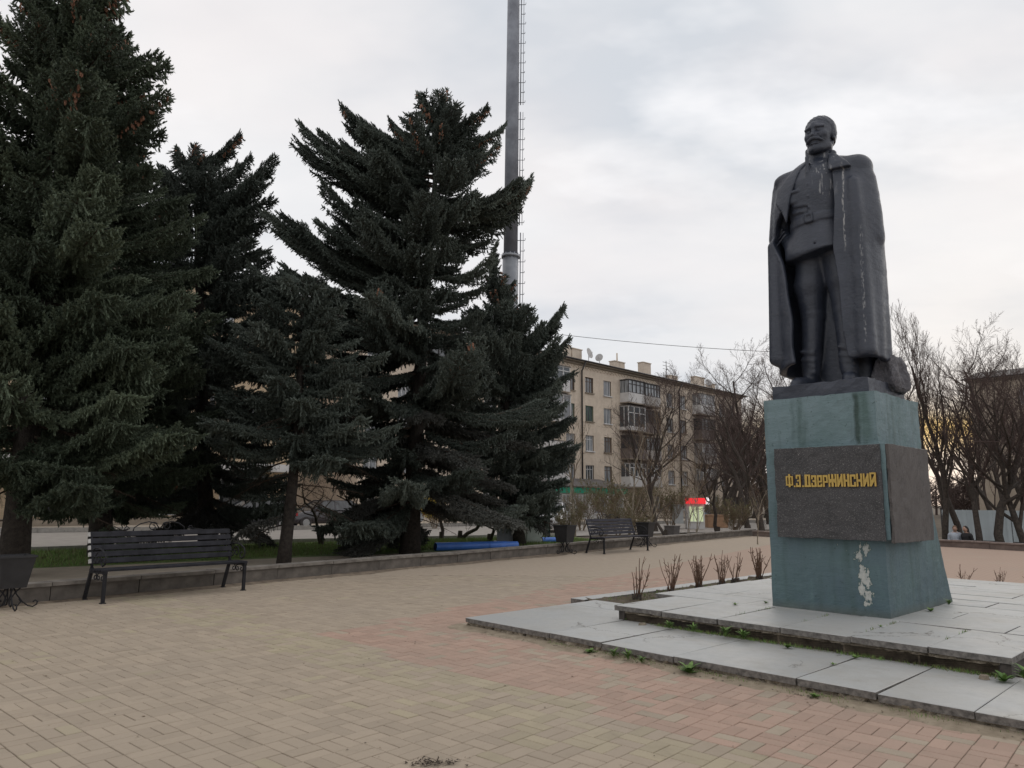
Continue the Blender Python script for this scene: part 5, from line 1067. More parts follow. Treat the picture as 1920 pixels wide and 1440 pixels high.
def main_building():
    off = 22.0; org = P0 - FU * off; L = off + 33.6; H = 14.45
    t = thing('apartment_building', 'five-storey sand-brick apartment block with glazed balconies and chimneys behind the second bench', 'building', tuple(org), FD)
    rows = [11.77, 9.02, 6.20, 3.38, .72]; R = random.Random(4)
    cols = [(-21, 'w2'), (-18.2, 'b3'), (-12.2, 'w3'), (-9.5, 'b2'), (-6.8, 'w2'), (.80, 'a'), (3.60, 'b'), (6.42, 'c'), (14.87, 'b2'), (17.47, 'w2'), (20.13, 'w3'), (26.7, 'w2'), (28.6, 'w3'), (31.25, 'b2')]
    spec = {('a', 0): 'b3', ('a', 1): 'g3', ('a', 2): 'w2', ('a', 3): 'w2', ('b', 0): 'b3', ('b', 1): 'g3', ('b', 2): 'w3', ('b', 3): 'w3', ('c', 0): 'w2c', ('c', 1): 'w2', ('c', 2): 'b3', ('c', 3): 'b2'}
    holes = []; wins = []
    for u, k in cols:
        for ri, z in enumerate(rows):
            kk = spec.get((k, ri), k if k in WIN else R.choice(['w3', 'w2', 'b2', 'w2c'])); kk = kk if (k in 'abc' or R.random() < .6) else R.choice(['w3', 'w2', 'b3', 'w2c', 'b2'])
            wd = 1.0 if 26 < u < 29 else 1.2; x = u + off
            if 8.2 < u < 14.3 or 22 < u < 25.5: continue
            holes.append((x - wd / 2, x + wd / 2, z, z + 1.5)); wins.append((x, z, kk, wd / 1.2))
    facade(t, 'wall', L, H, holes, M_BRICK)
    for x, z, kk, s in wins: put_window(t, x, z, kk, s)
    b = lambda u0, u1, z, *a, **k: balcony(t, u0 + off, u1 + off, z, *a, **k)
    b(8.45, 11.2, 11.35, 1.1, M_WHITE, M_DARKM, M_GLASS, n=4); b(11.35, 14.05, 11.30, 1.1, M_GREYP, M_DARKM, M_GLASS, n=5)
    b(8.35, 11.3, 8.55, 1.1, M_WHITE, M_WF, M_GLASS, hlow=.32, htop=2.4, n=3); b(11.4, 14.0, 8.5, 1.1, M_DARKP, M_DARKM, M_GLASS)
    b(8.45, 11.2, 5.75, 1.1, M_DARKP, M_DARKM, M_GLASSD, n=3); b(11.4, 14.0, 5.75, 1.1, M_GREYP, M_DARKM, M_GLASS)
    b(8.45, 11.2, 3.0, 1.1, M_WHITE, M_WF, M_GLASS, n=4); b(11.4, 14.0, 3.0, 1.1, M_GREYP, M_WF, M_GLASS)
    b(22.1, 25.2, 11.4, 1.1, M_WHITE, M_WHITE, M_GLASSW, n=4, hlow=1.0); b(22.2, 25.2, 8.6, 1.1, M_DARKP, M_DARKM, M_GLASSD); b(22.2, 25.2, 5.8, 1.1, M_GREYP, M_WF, M_GLASSW, n=4); b(22.2, 25.2, 3.0, 1.1, M_DARKP, M_WF, M_GLASS)
    b(-4.2, -.5, 11.3, 1.1, M_WHITE, M_WF, M_GLASS, n=4); b(-4.3, -.4, 8.5, 1.1, M_WHITE, M_WF, M_GLASSW, n=4, hlow=.2, htop=2.5); b(-4.2, -.5, 5.6, 1.1, M_WHITE, M_WF, M_GLASS, hlow=1.15, htop=1.16); b(-4.2, -.5, 2.9, 1.1, M_WHITE, M_WF, M_GLASS, n=4)
    b(-16.6, -13.8, 8.5, 1.1, M_WHITE, M_WF, M_GLASS); b(-16.6, -13.8, 11.3, 1.1, M_GREYP, M_DARKM, M_GLASS)
    for u in (2.35, 19.2, -5.6): w = MB(); w.tube([(u + off, -.62, H + .1), (u + off, -.14, H - .7), (u + off, -.14, .2)], .075, 6); w.build('downpipe', M_DARKM, t)
    roof_and_cornice(t, L, H, 12)
    for u, y, wd, hh in ((-1.5, 3.5, 1.1, 1.9), (3.1, 2.4, .5, 1.75), (4.5, 2.6, 1.5, 1.6), (12.1, 3.0, 1.8, 1.35), (16.6, 2.6, 1.5, 2.0), (23.5, 3.5, 1.5, 1.3), (27.8, 2.6, 2.1, 1.7), (31.5, 3, 1.2, 1.2)):
        hh = hh * .72; w = MB(); w.box((u + off, y, H + .6 + hh / 2), (wd, .7, hh + .6)); w.box((u + off, y, H + .93 + hh), (wd + .14, .84, .08)); 
        if u == 12.1: w.tube([(u + off, y, H + 1.7), (u + off, y, H + 2.9)], .09, 6)
        w.build('chimney', M_BRICK, t)
    satellite(t, 5.4 + off, 1.5, H + .7, .55, radians(10)); satellite(t, 7.4 + off, 1.7, H + .7, .42, radians(-75)); satellite(t, 28.9 + off, 1.8, H + .7, .45, radians(-30))
    w = MB(); w.tube([(21.6 + off, 3, H + .8), (21.6 + off, 3, H + 3.4)], .04, 5); [w.tube([(20.9 + off, 3, H + z), (22.3 + off, 3, H + z)], .025, 4) for z in (2.4, 2.8, 3.2)]; w.build('antenna', M_DARKM, t)
    return t
main_building()
def left_building():
    org = Vector((-17.3, 45, 0)) - FU * 42; L = 42 + 4.3; H = 14.6
    t = thing('apartment_building', 'yellow-beige apartment block half hidden behind the left spruces, with shops at street level', 'building', tuple(org), FD); R = random.Random(9)
    holes = []; wins = []; x = 1.6; k = 0; bal = []
    while x < L - 1:
        if k % 4 == 3: bal.append(x + .6); x += 4.2
        else:
            for z in (11.8, 9.0, 6.2): holes.append((x - .6, x + .6, z, z + 1.5)); wins.append((x, z, R.choice(['w3', 'w2', 'b3', 'w2c'])))
            x += 2.7
        k += 1
    sh = [(s, s + 3.1, .5, 3.0) for s in np.arange(2, L - 4, 3.6)]; facade(t, 'wall', L, H, holes + sh, M_BRICK2)
    for x, z, kk in wins: put_window(t, x, z, kk)
    for i, x in enumerate(bal):
        for j, z in enumerate((11.4, 8.6, 5.8)): balcony(t, x - 1.4, x + 1.6, z, 1.1, (M_REDP, M_WHITE, M_GREYP)[(i + j) % 3], M_WF, M_GLASSW if j == 0 else M_GLASS, n=3)
    for a, b, c, d in sh:
        w = MB(); w.box(((a + b) / 2, .12, (c + d) / 2), (b - a, .05, d - c)); o = w.build('shop_window', M_GLASSD, t); f = MB(); [f.box((q, .08, (c + d) / 2), (.08, .06, d - c)) for q in (a + .04, (a + b) / 2, b - .04)]; [f.box(((a + b) / 2, .08, zz), (b - a - .02, .065, .08)) for zz in (c + .03, d - .03)]; f.build('frame', M_WF, o)
    w = MB(); w.box((L / 2, -.85, 3.35), (L - 1, 1.7, .45)); w.build('canopy', M_WHITE, t); w = MB(); w.box((L / 2, -.9, .12), (L - 1, 1.8, .5)); w.build('terrace', M_TRIM, t)
    w = MB(); w.box((37.5, -1.72, 2.4), (2.2, .04, 1.4)); w.build('sign', M_REDP, t)
    roof_and_cornice(t, L, H, 12); return t
left_building()
def right_building():
    org = Vector((48.6, 77, 0)); a = radians(-46); L = 46; H = 14.4
    t = thing('apartment_building', 'brown-beige apartment block behind the big bare trees at the right edge', 'building', tuple(org), a); R = random.Random(12); holes = []; wins = []; x = 5
    while x < L - 1:
        for z in (11.7, 8.9, 6.1, 3.3): holes.append((x - .6, x + .6, z, z + 1.5)); wins.append((x, z, R.choice(['w3', 'w2', 'b3', 'w2c'])))
        x += 2.9
    facade(t, 'wall', L, H, holes, M_BRICK3)
    for x, z, kk in wins: put_window(t, x, z, kk)
    for x in (11.5, 25): 
        for z in (11.2, 8.4, 5.6): balcony(t, x - 1.4, x + 1.4, z, 1.1, M_GREYP, M_WF, M_GLASSW, n=3)
    roof_and_cornice(t, L, H, 12); return t
right_building()

# ------------------------------------------------------------------ annex, kiosk, hoardings
def annex():
    o = P0 + FU * (-5.5) ; t = thing('shop_annex', 'low white shop annex with a green fascia against the brick block', 'shop', (o.x + FU.y * 3.4, o.y - FU.x * 3.4, 0), FD)
    w = MB(); w.box((4.9, 1.6, 1.3), (9.8, 3.2, 2.8)); w.build('wall', M_WHITE, t); g = MB(); g.box((4.95, -.13, 2.42), (10.1, .26, .48)); g.build('fascia', mat('green_fascia', (.015, .24, .15), .6, .1, 4), t)
    r = MB(); r.hexa([(-.3, -.4, 2.72), (10.3, -.4, 2.72), (10.3, 3.3, 3.5), (-.3, 3.3, 3.5), (-.3, -.4, 2.80), (10.3, -.4, 2.80), (10.3, 3.3, 3.58), (-.3, 3.3, 3.58)]); r.build('roof', M_ROOF, t)
    for x in (1.2, 3.7, 6.2, 8.6): q = MB(); q.box((x, -.03, 1.25), (1.7, .05, 1.5)); p = q.build('shop_window', M_GLASSW, t); f = MB(); [f.box((x + d, -.07, 1.25), (.07, .05, 1.6)) for d in (-.87, 0, .87)]; [f.box((x, -.07, zz), (1.80, .055, .07)) for zz in (.47, 2.03)]; f.build('frame', M_WF, p)
annex()
def lamp_mat(name, c, e):
    m = NT(name); m.color(c); m.inp(m.bsdf, 'Emission Color', tuple(c) + (1,)); m.bsdf.inputs['Emission Strength'].default_value = e; return m.mat
def kiosk():
    p = gnd(1305, 990); t = thing('kiosk', 'small white kiosk with a lit red fascia among the bare trees', 'kiosk', (p.x, p.y, -.05), radians(-8)); t.scale = (.72, .72, .82)
    w = MB(); w.box((0, .7, 1.05), (1.45, 1.4, 2.1)); w.build('cabin', M_WHITE, t); w = MB(); w.box((0, -.12, 1.98), (1.62, .28, .40)); w.build('fascia', lamp_mat('lit_red_sign', (.75, .02, .03), 1.1), t)
    w = MB(); w.box((.96, -.10, 1.98), (.28, .30, .5)); w.build('lit_sign_end', lamp_mat('lit_white_sign', (.85, .80, .80), .9), t)
    w = MB(); w.box((.05, -.02, 1.05), (1.15, .05, 1.1)); g = w.build('shop_window', lamp_mat('lit_shop_window', (.55, .62, .38), .55), t); w = MB(); [w.box((x, -.06, 1.05), (.05, .05, 1.06)) for x in (-.52, -.16, .22, .62)]; [w.box((.05, -.06, z), (1.19, .05, .05)) for z in (.495, 1.605)]; w.build('frame', M_WF, g)
    w = MB(); w.box((-.98, .3, .85), (.5, .7, 1.1)); o = w.build('ice_cream_freezer', mat('pale_metal', (.40, .42, .42), .5, .1, 5)); o.location = (p.x, p.y, -.05); tag(o, 'pale upright box standing at the left side of the kiosk', 'box')
    q = gnd(1334, 985); w = MB(); w.box((0, 0, 1.05), (.95, .10, .75), 0); w.box((0, 0, 1.30), (.95, .11, .16), 1); w.box((-.38, 0, .35), (.06, .06, .7), 1); w.box((.38, 0, .35), (.06, .06, .7), 1); o = w.build('billboard', [mat('blue_print', (.07, .13, .36), .6, .4, 3, c2=(.40, .5, .62)), M_WHITE]); o.location = (q.x, q.y + 2, -.05); tag(o, 'small blue and white board on two legs right of the kiosk', 'board')
    q = gnd(1347, 988); w = MB(); w.hexa([(-.6, 0, 0), (.6, 0, 0), (.6, .8, 0), (-.6, .8, 0), (-.66, -.05, .72), (.66, -.05, .72), (.66, .85, .72), (-.66, .85, .72)]); w.box((0, .4, .76), (1.42, 1.0, .06)); o = w.build('wooden_crate', mat('tan_board', (.33, .20, .12), .8, .2, 4)); o.location = (q.x, q.y, -.05); tag(o, 'tan open box on the ground below the blue board', 'crate')
kiosk()
def fence():
    a = Vector((24.0, 41.5, -.6)); b = Vector((40, 30.5, -.6)); d = b - a; L = d.length; t = thing('sheet_metal_fence', 'pale blue-white sheet fence behind the bare trees on the right', 'fence', tuple(a), atan2(d.y, d.x)); n = int(L / 1.6)
    m = mat('pale_fence_sheet', (.40, .45, .47), .6, .08, 1, bump=.05); w = MB(); 
    for k in range(8): w.box((.1 + .2 * k, .0 if k % 2 else .03, .92), (.198, .02, 1.75))
    me = w.mesh('panel', m); pm = MB().box((0, .06, .95), (.08, .08, 1.95)).mesh('post', M_DARKM)
    for i in range(n): link('panel', me, t, loc=(i * 1.6, 0, 0)); link('post', pm, t, loc=(i * 1.6, 0, 0))
fence()
def cabinet():
    q = gnd(1002, 1016); t = thing('electric_cabinet', 'pale green-white electric cabinet beside the foot of the mast', 'cabinet', (q.x, q.y, -.05), radians(12)); m = mat('cabinet_paint', (.42, .46, .43), .6, .1, 6)
    w = MB(); w.box((0, .3, .40), (.62, .5, .78)); w.build('body', m, t, bevel=.01); w = MB(); w.box((0, .3, .81), (.68, .58, .05)); w.build('lid', m, t); w = MB(); w.box((0, .04, .42), (.54, .03, .66)); d = w.build('door', m, t); w = MB(); w.box((.2, .015, .45), (.03, .03, .12)); w.build('handle', M_DARKM, d)
cabinet()
def mast():
    p = gnd(951, 1018); t = thing('lattice_free_mast', 'tall grey tubular steel mast with a climbing ladder on its right side', 'mast', (p.x, p.y, -.05)); t.name = 'steel_mast'; m = mat('galvanised_grey', (.17, .18, .21), .55, .18, 2, metal=.2, c2=(.25, .265, .30)); m2 = mat('galvanised_pale', (.28, .30, .33), .5, .15, 2, metal=.2, c2=(.38, .40, .43))
    zc = at_y(958, 481, p.y).z; q = at_y(963, 0, p.y); lean = (q.x - p.x) / (q.z) * 1.0
    X = lambda z: lean * z; rz = lambda z: .315 - (z / 24) * .075
    w = MB(); w.tube([(X(0), 0, 0), (X(zc / 2), 0, zc / 2), (X(zc), 0, zc)], [.315, .305, .298], 20); w.build('lower_tube', m2, t); w = MB(); w.tube([(X(zc), 0, zc + .09), (X(17), 0, 17), (X(28), 0, 28)], [.265, .255, .215], 20); w.build('upper_tube', m, t)
    w = MB(); w.tube([(X(zc), 0, zc), (X(zc), 0, zc + .09)], .345, 20); [w.tube([(X(zc) + .325 * cos(a), .325 * sin(a), zc - .05), (X(zc) + .325 * cos(a), .325 * sin(a), zc + .14)], .018, 5) for a in np.arange(0, 6.28, .52)]; w.build('flange', m2, t)
    for zz in (zc - 2.1,): w = MB(); w.tube([(X(zz), 0, zz), (X(zz), 0, zz + .05)], .315, 20); [w.tube([(X(zz) + .30 * cos(a), .30 * sin(a), zz + .02), (X(zz) + .35 * cos(a), .35 * sin(a), zz + .02)], .02, 5) for a in np.arange(0, 6.28, .78)]; w.build('band', m2, t)
    w = MB(); w.box((0, 0, .05), (.95, .95, .1)); w.box((0, -.0, .35), (.72, .7, .55)); w.build('base', m2, t)
    z = 2.0
    while z < 26:
        h = 4.6; w = MB(); off = .365 if z < zc else .315
        for dx in (off, off + .10): 
            w.tube([(X(z) + dx, -.02, z), (X(z + h) + dx, -.02, z + h)], .022 if dx == off else .012, 5)
        s = w.build('ladder', m, t); k = 0; y = z + .1
        while y < z + h: r = MB(); r.tube([(X(y) + rz(y) * .9, -.01, y), (X(y) + off + .17, -.02, y), (X(y) + off + .18, -.02, y + .08)] if k % 2 == 0 else [(X(y) + off - .02, -.02, y), (X(y) + off + .15, -.02, y), (X(y) + off + .15, -.02, y + .06)], .014, 5); r.build('rung', m, s); y += .42; k += 1
        z += h + .30
mast()
w = MB(); pp = gnd(1029, 1014); w.tube([(0, 0, 0), (0, 0, 2.9)], .055, 8); w.box((0, 0, .03), (.25, .25, .06)); o = w.build('post', mat('dark_green_metal', (.02, .035, .028), .6, .2, 8)); o.location = (pp.x, pp.y, -.05); tag(o, 'thin dark post at the right edge of the spruces, beside the white car', 'post')
# blue pipes on the grass
M_BLUE = mat('blue_plastic_pipe', (.07, .19, .60), .4, .12, 3, bump=.05)
def pipe(a, b, r, label, dz=0):
    a = Vector(a); b = Vector(b); d = (b - a); L = d.length; t = MB(); n = 24; t.tube([(0, 0, 0), (L, 0, 0)], r, n, 0, caps=False); t.tube([(L, 0, 0), (0, 0, 0)], r * .94, n, 1, caps=False)
    for x, s in ((0, 1), (L, -1)):
        for k in range(n):
            p = [(x, q * cos(2 * pi * kk / n), q * sin(2 * pi * kk / n)) for q, kk in ((r, k), (r, k + 1), (r * .94, k + 1), (r * .94, k))]; t.poly(p if s < 0 else p[::-1], 0)
    for x in (.12, L - .12): t.tube([(x - .03, 0, 0), (x + .03, 0, 0)], r * 1.02, n, 0, caps=False)
    o = t.build('pipe', [M_BLUE, mat('pipe_inside', (.02, .04, .11), .7)]); o.location = (a.x, a.y, r - .05 + dz); o.rotation_euler = (0, 0, atan2(d.y, d.x)); tag(o, label, 'pipe')
pa = gnd(816, 1030); pb = gnd(921, 1024); pipe((pa.x, pa.y, 0), (pa.x + 2.15, pa.y + 1.25, 0), .125, 'long blue plastic pipe lying on the grass between the middle spruce and the mast')
pc = gnd(905, 1026); pipe((pc.x + .2, pc.y - .35, 0), (pc.x + 1.1, pc.y + .1, 0), .12, 'short blue pipe beside the right end of the long pipe'); pdd = gnd(1005, 1014); pipe((pdd.x + .2, pdd.y - .4, 0), (pdd.x + .75, pdd.y - .1, 0), .10, 'blue pipe lying in front of the white car')

# ------------------------------------------------------------------ cars
def car(label, loc, rz, color, name='parked_car', suv=False):
    t = thing(name, label, 'car', loc, rz, None); L, W_, H_ = 4.4, 1.76, 1.48; mp = NT('car_paint'); mp.color(color); mp.rough(.25); mp.bsdf.inputs['Coat Weight'].default_value = .6; paint = mp.mat; gl = M_GLASSD; bk = M_DARKM
    prof_ = [(-2.18, .35, .50, .80), (-2.12, .28, .70, .86), (-1.9, .25, .76, .9), (-1.35, .25, .90, .93), (-.95, .25, .95, .94), (-.3, .25, .97, .95), (.9, .25, .97, .95), (1.5, .25, .98, .94), (2.0, .27, .98, .90), (2.18, .35, .90, .84)]
    w = MB(); rings = []
    for x, zb, zt, wf in prof_:
        hw = W_ / 2 * wf; rings.append([(x, -hw * .93, zb), (x, -hw, zb + .12), (x, -hw, zt - .18), (x, -hw * .90, zt - .03), (x, -hw * .5, zt), (x, hw * .5, zt), (x, hw * .90, zt - .03), (x, hw, zt - .18), (x, hw, zb + .12), (x, hw * .93, zb)])
    n = 10; w.v = [p for r in rings for p in r]
    for i in range(len(rings) - 1):
        for k in range(n): k2 = (k + 1) % n; w.f.append((i * n + k2, i * n + k, (i + 1) * n + k, (i + 1) * n + k2)); w.m.append(0); w.sm.append(True)
    w.f.append(tuple(range(n))); w.m.append(0); w.sm.append(False); w.f.append(tuple((len(rings) - 1) * n + k for k in reversed(range(n)))); w.m.append(0); w.sm.append(False); w.build('body', paint, t)
    c = MB(); a = [(-1.05, .93), (-.35, 1.40), (1.15, 1.46), (1.95, .97)]; hw0, hw1 = W_ / 2 * .90, W_ / 2 * .70
    P = [(-1.05, .93, hw0), (1.98, .96, hw0), (1.35, 1.44, hw1), (-.30, 1.42, hw1)]
    for s in (-1, 1): c.poly([(x, s * h, z) for x, z, h in (P if s < 0 else P[::-1])])
    c.quad((-1.05, hw0, .93), (-1.05, -hw0, .93), (-.30, -hw1, 1.42), (-.30, hw1, 1.42)); c.quad((1.98, -hw0, .96), (1.98, hw0, .96), (1.35, hw1, 1.44), (1.35, -hw1, 1.44)); c.build('windows', gl, t)
    r = MB(); r.box((.52, 0, 1.45), (1.66, hw1 * 2, .05)); [r.bar((-1.06, s * hw0, .93), (-.32, s * hw1, 1.44), .06, .05) for s in (-1, 1)]; [r.bar((.35, s * hw0, .96), (.35, s * hw1, 1.44), .07, .04) for s in (-1, 1)]; [r.bar((1.98, s * hw0, .96), (1.36, s * hw1, 1.45), .09, .05) for s in (-1, 1)]; r.build('roof', paint, t)
    for x in (-1.36, 1.32):
        for s in (-1, 1): q = MB(); q.tube([(x, s * .70, .31), (x, s * .895, .31)], .31, 18); o = q.build('wheel', bk, t); h = MB(); h.tube([(x, s * .88, .31), (x, s * .905, .31)], .19, 12); h.build('rim', mat('alloy', (.4, .4, .4), .4, .1, 4, metal=.8), o)
    for s in (-1, 1): q = MB(); q.box((-2.10, s * .62, .62), (.14, .34, .15)); q.build('headlight', mat('headlight_glass', (.6, .62, .62), .15), t); q = MB(); q.box((2.13, s * .66, .74), (.10, .26, .18)); q.build('tail_light', mat('tail_red', (.35, .02, .02), .3), t)
    q = MB(); q.box((-2.17, 0, .55), (.06, .7, .12)); q.build('grille', bk, t); q = MB(); q.box((-2.215, 0, .40), (.03, .50, .11)); q.build('number_plate', M_WF, t)
    for s in (-1, 1): q = MB(); q.box((-.78, s * .98, .98), (.14, .16, .11)); q.build('mirror', paint, t)
    return t
q = at_y(1036, 985, 37); car('white car facing the plaza beside the dark post, partly behind the litter bin', (q.x, 38.5, -.05), radians(80), (.62, .62, .63))
car('dark car parked at the kerb behind the trunk of the thin spruce', (-13.2, 37.8, -.05), radians(41), (.02, .022, .028)); car('silver car parked at the kerb behind the middle spruce', (-7.2, 42.6, -.05), radians(41), (.38, .40, .42)); car('black car parked between the dark and the silver one', (-10.2, 40.4, -.05), radians(41), (.035, .03, .035))
# power line
w = MB(); A = at_y(985, 619, 66); B = at_y(1560, 664, 60); pts = [A.lerp(B, i / 24) - Vector((0, 0, 1.0 * 4 * (i / 24) * (1 - i / 24) * .35)) for i in range(25)]; w.tube(pts, .022, 4); o = w.build('overhead_cable', M_DARKM); tag(o, 'thin dark overhead cable sagging across the sky left of the statue', 'cable')
# ------------------------------------------------------------------ bare trees and bushes
def bark_mat(name, c, c2): return mat(name, c, .95, .35, 9, bump=.7, bscale=30, bdist=.02, c2=c2)
M_BK = bark_mat('dark_tree_bark', (.040, .032, .027), (.085, .068, .055)); M_TW = mat('purple_brown_twigs', (.085, .058, .050), .9, .25, 3, bump=0, perobj=.25); M_PALE = bark_mat('pale_sapling_bark', (.24, .20, .15), (.36, .31, .24)); M_TWP = mat('tan_twigs', (.20, .145, .095), .9, .25, 4, bump=0)
M_ROSE = mat('pruned_shrub_stem', (.16, .095, .062), .85, .35, 30, bump=.2); M_LEAFB = mat('bud_green', (.14, .14, .06), .8, .3, 20, bump=0)
def grow(H, seed, trunk_r, fork=.28, n1=9, spread=.55, up=.35, n2=8, n3=6, n4=4, tsides=8, wob=.12, multi=1, twig_r=.006, buds=0, l1=.5, lean=(0, 0)):
    """returns (limbs, twigs) as two bmesh-like builders"""
    R = random.Random(seed); A = MB(); B = MB()
    def path(p, d, L, k, w, upw): 
        pts = [p]; d = d.normalized()
        for i in range(k):
            d = (d + Vector((R.gauss(0, w), R.gauss(0, w), R.gauss(0, w * .6) + upw))).normalized(); pts.append(pts[-1] + d * L / k)
        return pts, d
    def branch(p, d, L, r, lev):
        k = (7, 5, 4, 3, 2)[lev]; sides = (tsides, 6, 4, 3, 3)[lev]
        pts, dd = path(p, d, L, k, wob * (1, 1.1, 1.2, 1.1, 1)[lev], up * (.05, .16, .14, .10, .06)[lev]); rr = [max(twig_r * .5, r * (1 - .80 * i / k)) for i in range(k + 1)]
        (A if lev < 2 else B).tube(pts, rr, sides, 0, caps=False)
        if lev >= 4 or (lev == 3 and n4 == 0) or (lev == 2 and n3 == 0): 
            if buds:
                for _ in range(buds): q = pts[R.randint(0, k - 1)].lerp(pts[-1], R.random()); s = R.uniform(.02, .045); v = [q + Vector((R.uniform(-s, s), R.uniform(-s, s), R.uniform(-s, s))) for _ in range(3)]; B.poly(v, 1)
            return
        cnt = (n1, n2, n3, n4)[lev]
        for i in range(cnt):
            f = (fork if lev == 0 else .18) + (1 - (fork if lev == 0 else .18)) * ((i + R.random() * .8) / cnt); x = f * k; a = min(k - 1, int(x)); q = pts[a].lerp(pts[a + 1], x - a); t = (pts[a + 1] - pts[a]).normalized()
            ref = Vector((0, 0, 1)) if abs(t.z) < .9 else Vector((1, 0, 0)); s1 = t.cross(ref).normalized(); s2 = t.cross(s1); az = R.uniform(0, 6.283) if lev else (i * 2.399 + R.uniform(-.4, .4)); o = s1 * cos(az) + s2 * sin(az)
            sp = spread * R.uniform(.75, 1.3) * (1 if lev else 1.1); nd = (t * (1 - sp * .35) + o * sp * 1.15 + Vector((0, 0, up * .5))).normalized(); Ln = L * (l1 if lev == 0 else .46) * (1.15 - .55 * f) * R.uniform(.75, 1.2); branch(q, nd, Ln, max(twig_r, r * (1 - .8 * f) * (.62 if lev == 0 else .55)), lev + 1)
    for m_ in range(multi):
        a = R.uniform(0, 6.28); o = Vector((cos(a), sin(a), 0)) * (.08 if multi > 1 else 0); dv = Vector((lean[0], lean[1], 1)) + (Vector((cos(a), sin(a), 0)) * R.uniform(.1, .55) if multi > 1 else Vector((0, 0, 0)))
        if multi == 1: A.tube([(0, 0, -.15), (0, 0, .0), (dv.x * .1, dv.y * .1, .35)], [trunk_r * 1.5, trunk_r * 1.25, trunk_r * 1.0], tsides, 0, caps=False)
        branch(o + Vector((0, 0, .0 if multi > 1 else .0)), dv, H * R.uniform(.8, 1.0) if multi > 1 else H, trunk_r, 0)
    return A, B
def tree_meshes(mats, *a, **k):
    A, B = grow(*a, **k); return A.mesh('trunk', [mats[0]]), B.mesh('crown', [mats[1], M_LEAFB])
BT = [tree_meshes((M_BK, M_TW), 12, 1, .27, fork=.30, n1=11, spread=.62, up=.5, n2=9, n3=7, n4=4, twig_r=.008),
      tree_meshes((M_BK, M_TW), 12, 2, .22, fork=.22, n1=12, spread=.45, up=.9, n2=9, n3=7, n4=4, twig_r=.008),
      tree_meshes((M_BK, M_TW), 9, 3, .20, fork=.16, n1=13, spread=.72, up=.75, n2=11, n3=8, n4=4, l1=.62, twig_r=.008, wob=.15),
      tree_meshes((M_BK, M_TW), 11, 4, .24, fork=.24, n1=9, spread=.7, up=.45, n2=9, n3=7, n4=4, l1=.60, twig_r=.008, wob=.17)]
def bare_tree(k, p, h, rz, label, group=None, wide=1.0, name='bare_tree', bank=None, z=-.1, lean=0):
    A, B = (bank or BT)[k]; H0 = (12, 12, 9, 11)[k] if bank is None else bank[k][2] if len(bank[k]) > 2 else 1
    t = thing(name, label, 'tree', (p[0], p[1], z), rz, group); z = gz(p[0], p[1]) if z == -.1 else z; t.location.z = z; s = h / H0; a = link('trunk', A, t, scale=(s * wide, s * wide, s)); b = link('crown', B, t, scale=(s * wide, s * wide, s))
    if lean: t.rotation_euler = (lean * .3, lean, rz)
    return t
# the big ones behind the right wall
gr = 'big bare trees behind the right wall'
for k, px, py, ptop, wd, lab, rz in ((1, 1772, 1012, 625, .95, 'bare tree just right of the pedestal, its trunk behind the two seated people', .4), (0, 1838, 1016, 660, .85, 'straight bare tree between the two thickest ones at the right', 2.1), (3, 1881, 1017, 650, 1.1, 'thickest bare tree near the right edge, forking into wide crooked limbs', 1.2),
                                  (0, 1806, 1006, 640, .8, 'slender bare tree behind the seated people, in the gap of the yellow light', 4.0), (2, 1925, 1018, 700, 1.0, 'bare tree cut by the right edge of the picture', 5.0)):
    p = gnd(px, py); h = at_y(px, ptop, p.y).z + .7; bare_tree(k, p, h * .88, rz, lab, gr, wd)
R = random.Random(21)
gr2 = 'bare trees of the park behind the right wall'
places = [(1712, 50, 9), (1735, 75, 11), None, None, None, (1826, 70, 9), (1858, 48, 8.5), (1880, 62, 10), (1905, 54, 11), (1935, 44, 11), (1672, 60, 12), (1690, 84, 14), None, (1960, 52, 12), None]
lab2 = ['bare tree seen just above the right end of the statue plinth', 'bare tree in the row right of the pedestal, left of the yellow light', 'low bare tree at the right flank of the pedestal', 'far bare tree in front of the sunset gap', 'bare tree right of the sunset gap', 'far bare tree between the big trunks', 'bare tree left of the thickest trunk', 'bare tree in front of the brown-beige block', 'tall bare tree in front of the brown-beige block, near the edge', 'bare tree at the right edge in front of the fence', 'bare tree whose top shows beside the coat hem', 'farthest bare tree above the plinth rock', 'low bare tree at the foot of the sunset gap', 'bare tree beyond the right edge of the fence', 'small far bare tree under the yellow light']
for pl_, lb in zip(places, lab2):
    if pl_ is None: continue
    px, Y, h = pl_; p = at_y(px, 900, Y); bare_tree(R.choice((0, 1, 3)), (p.x, p.y), h, R.random() * 6, lb, gr2, R.uniform(.8, 1.15))
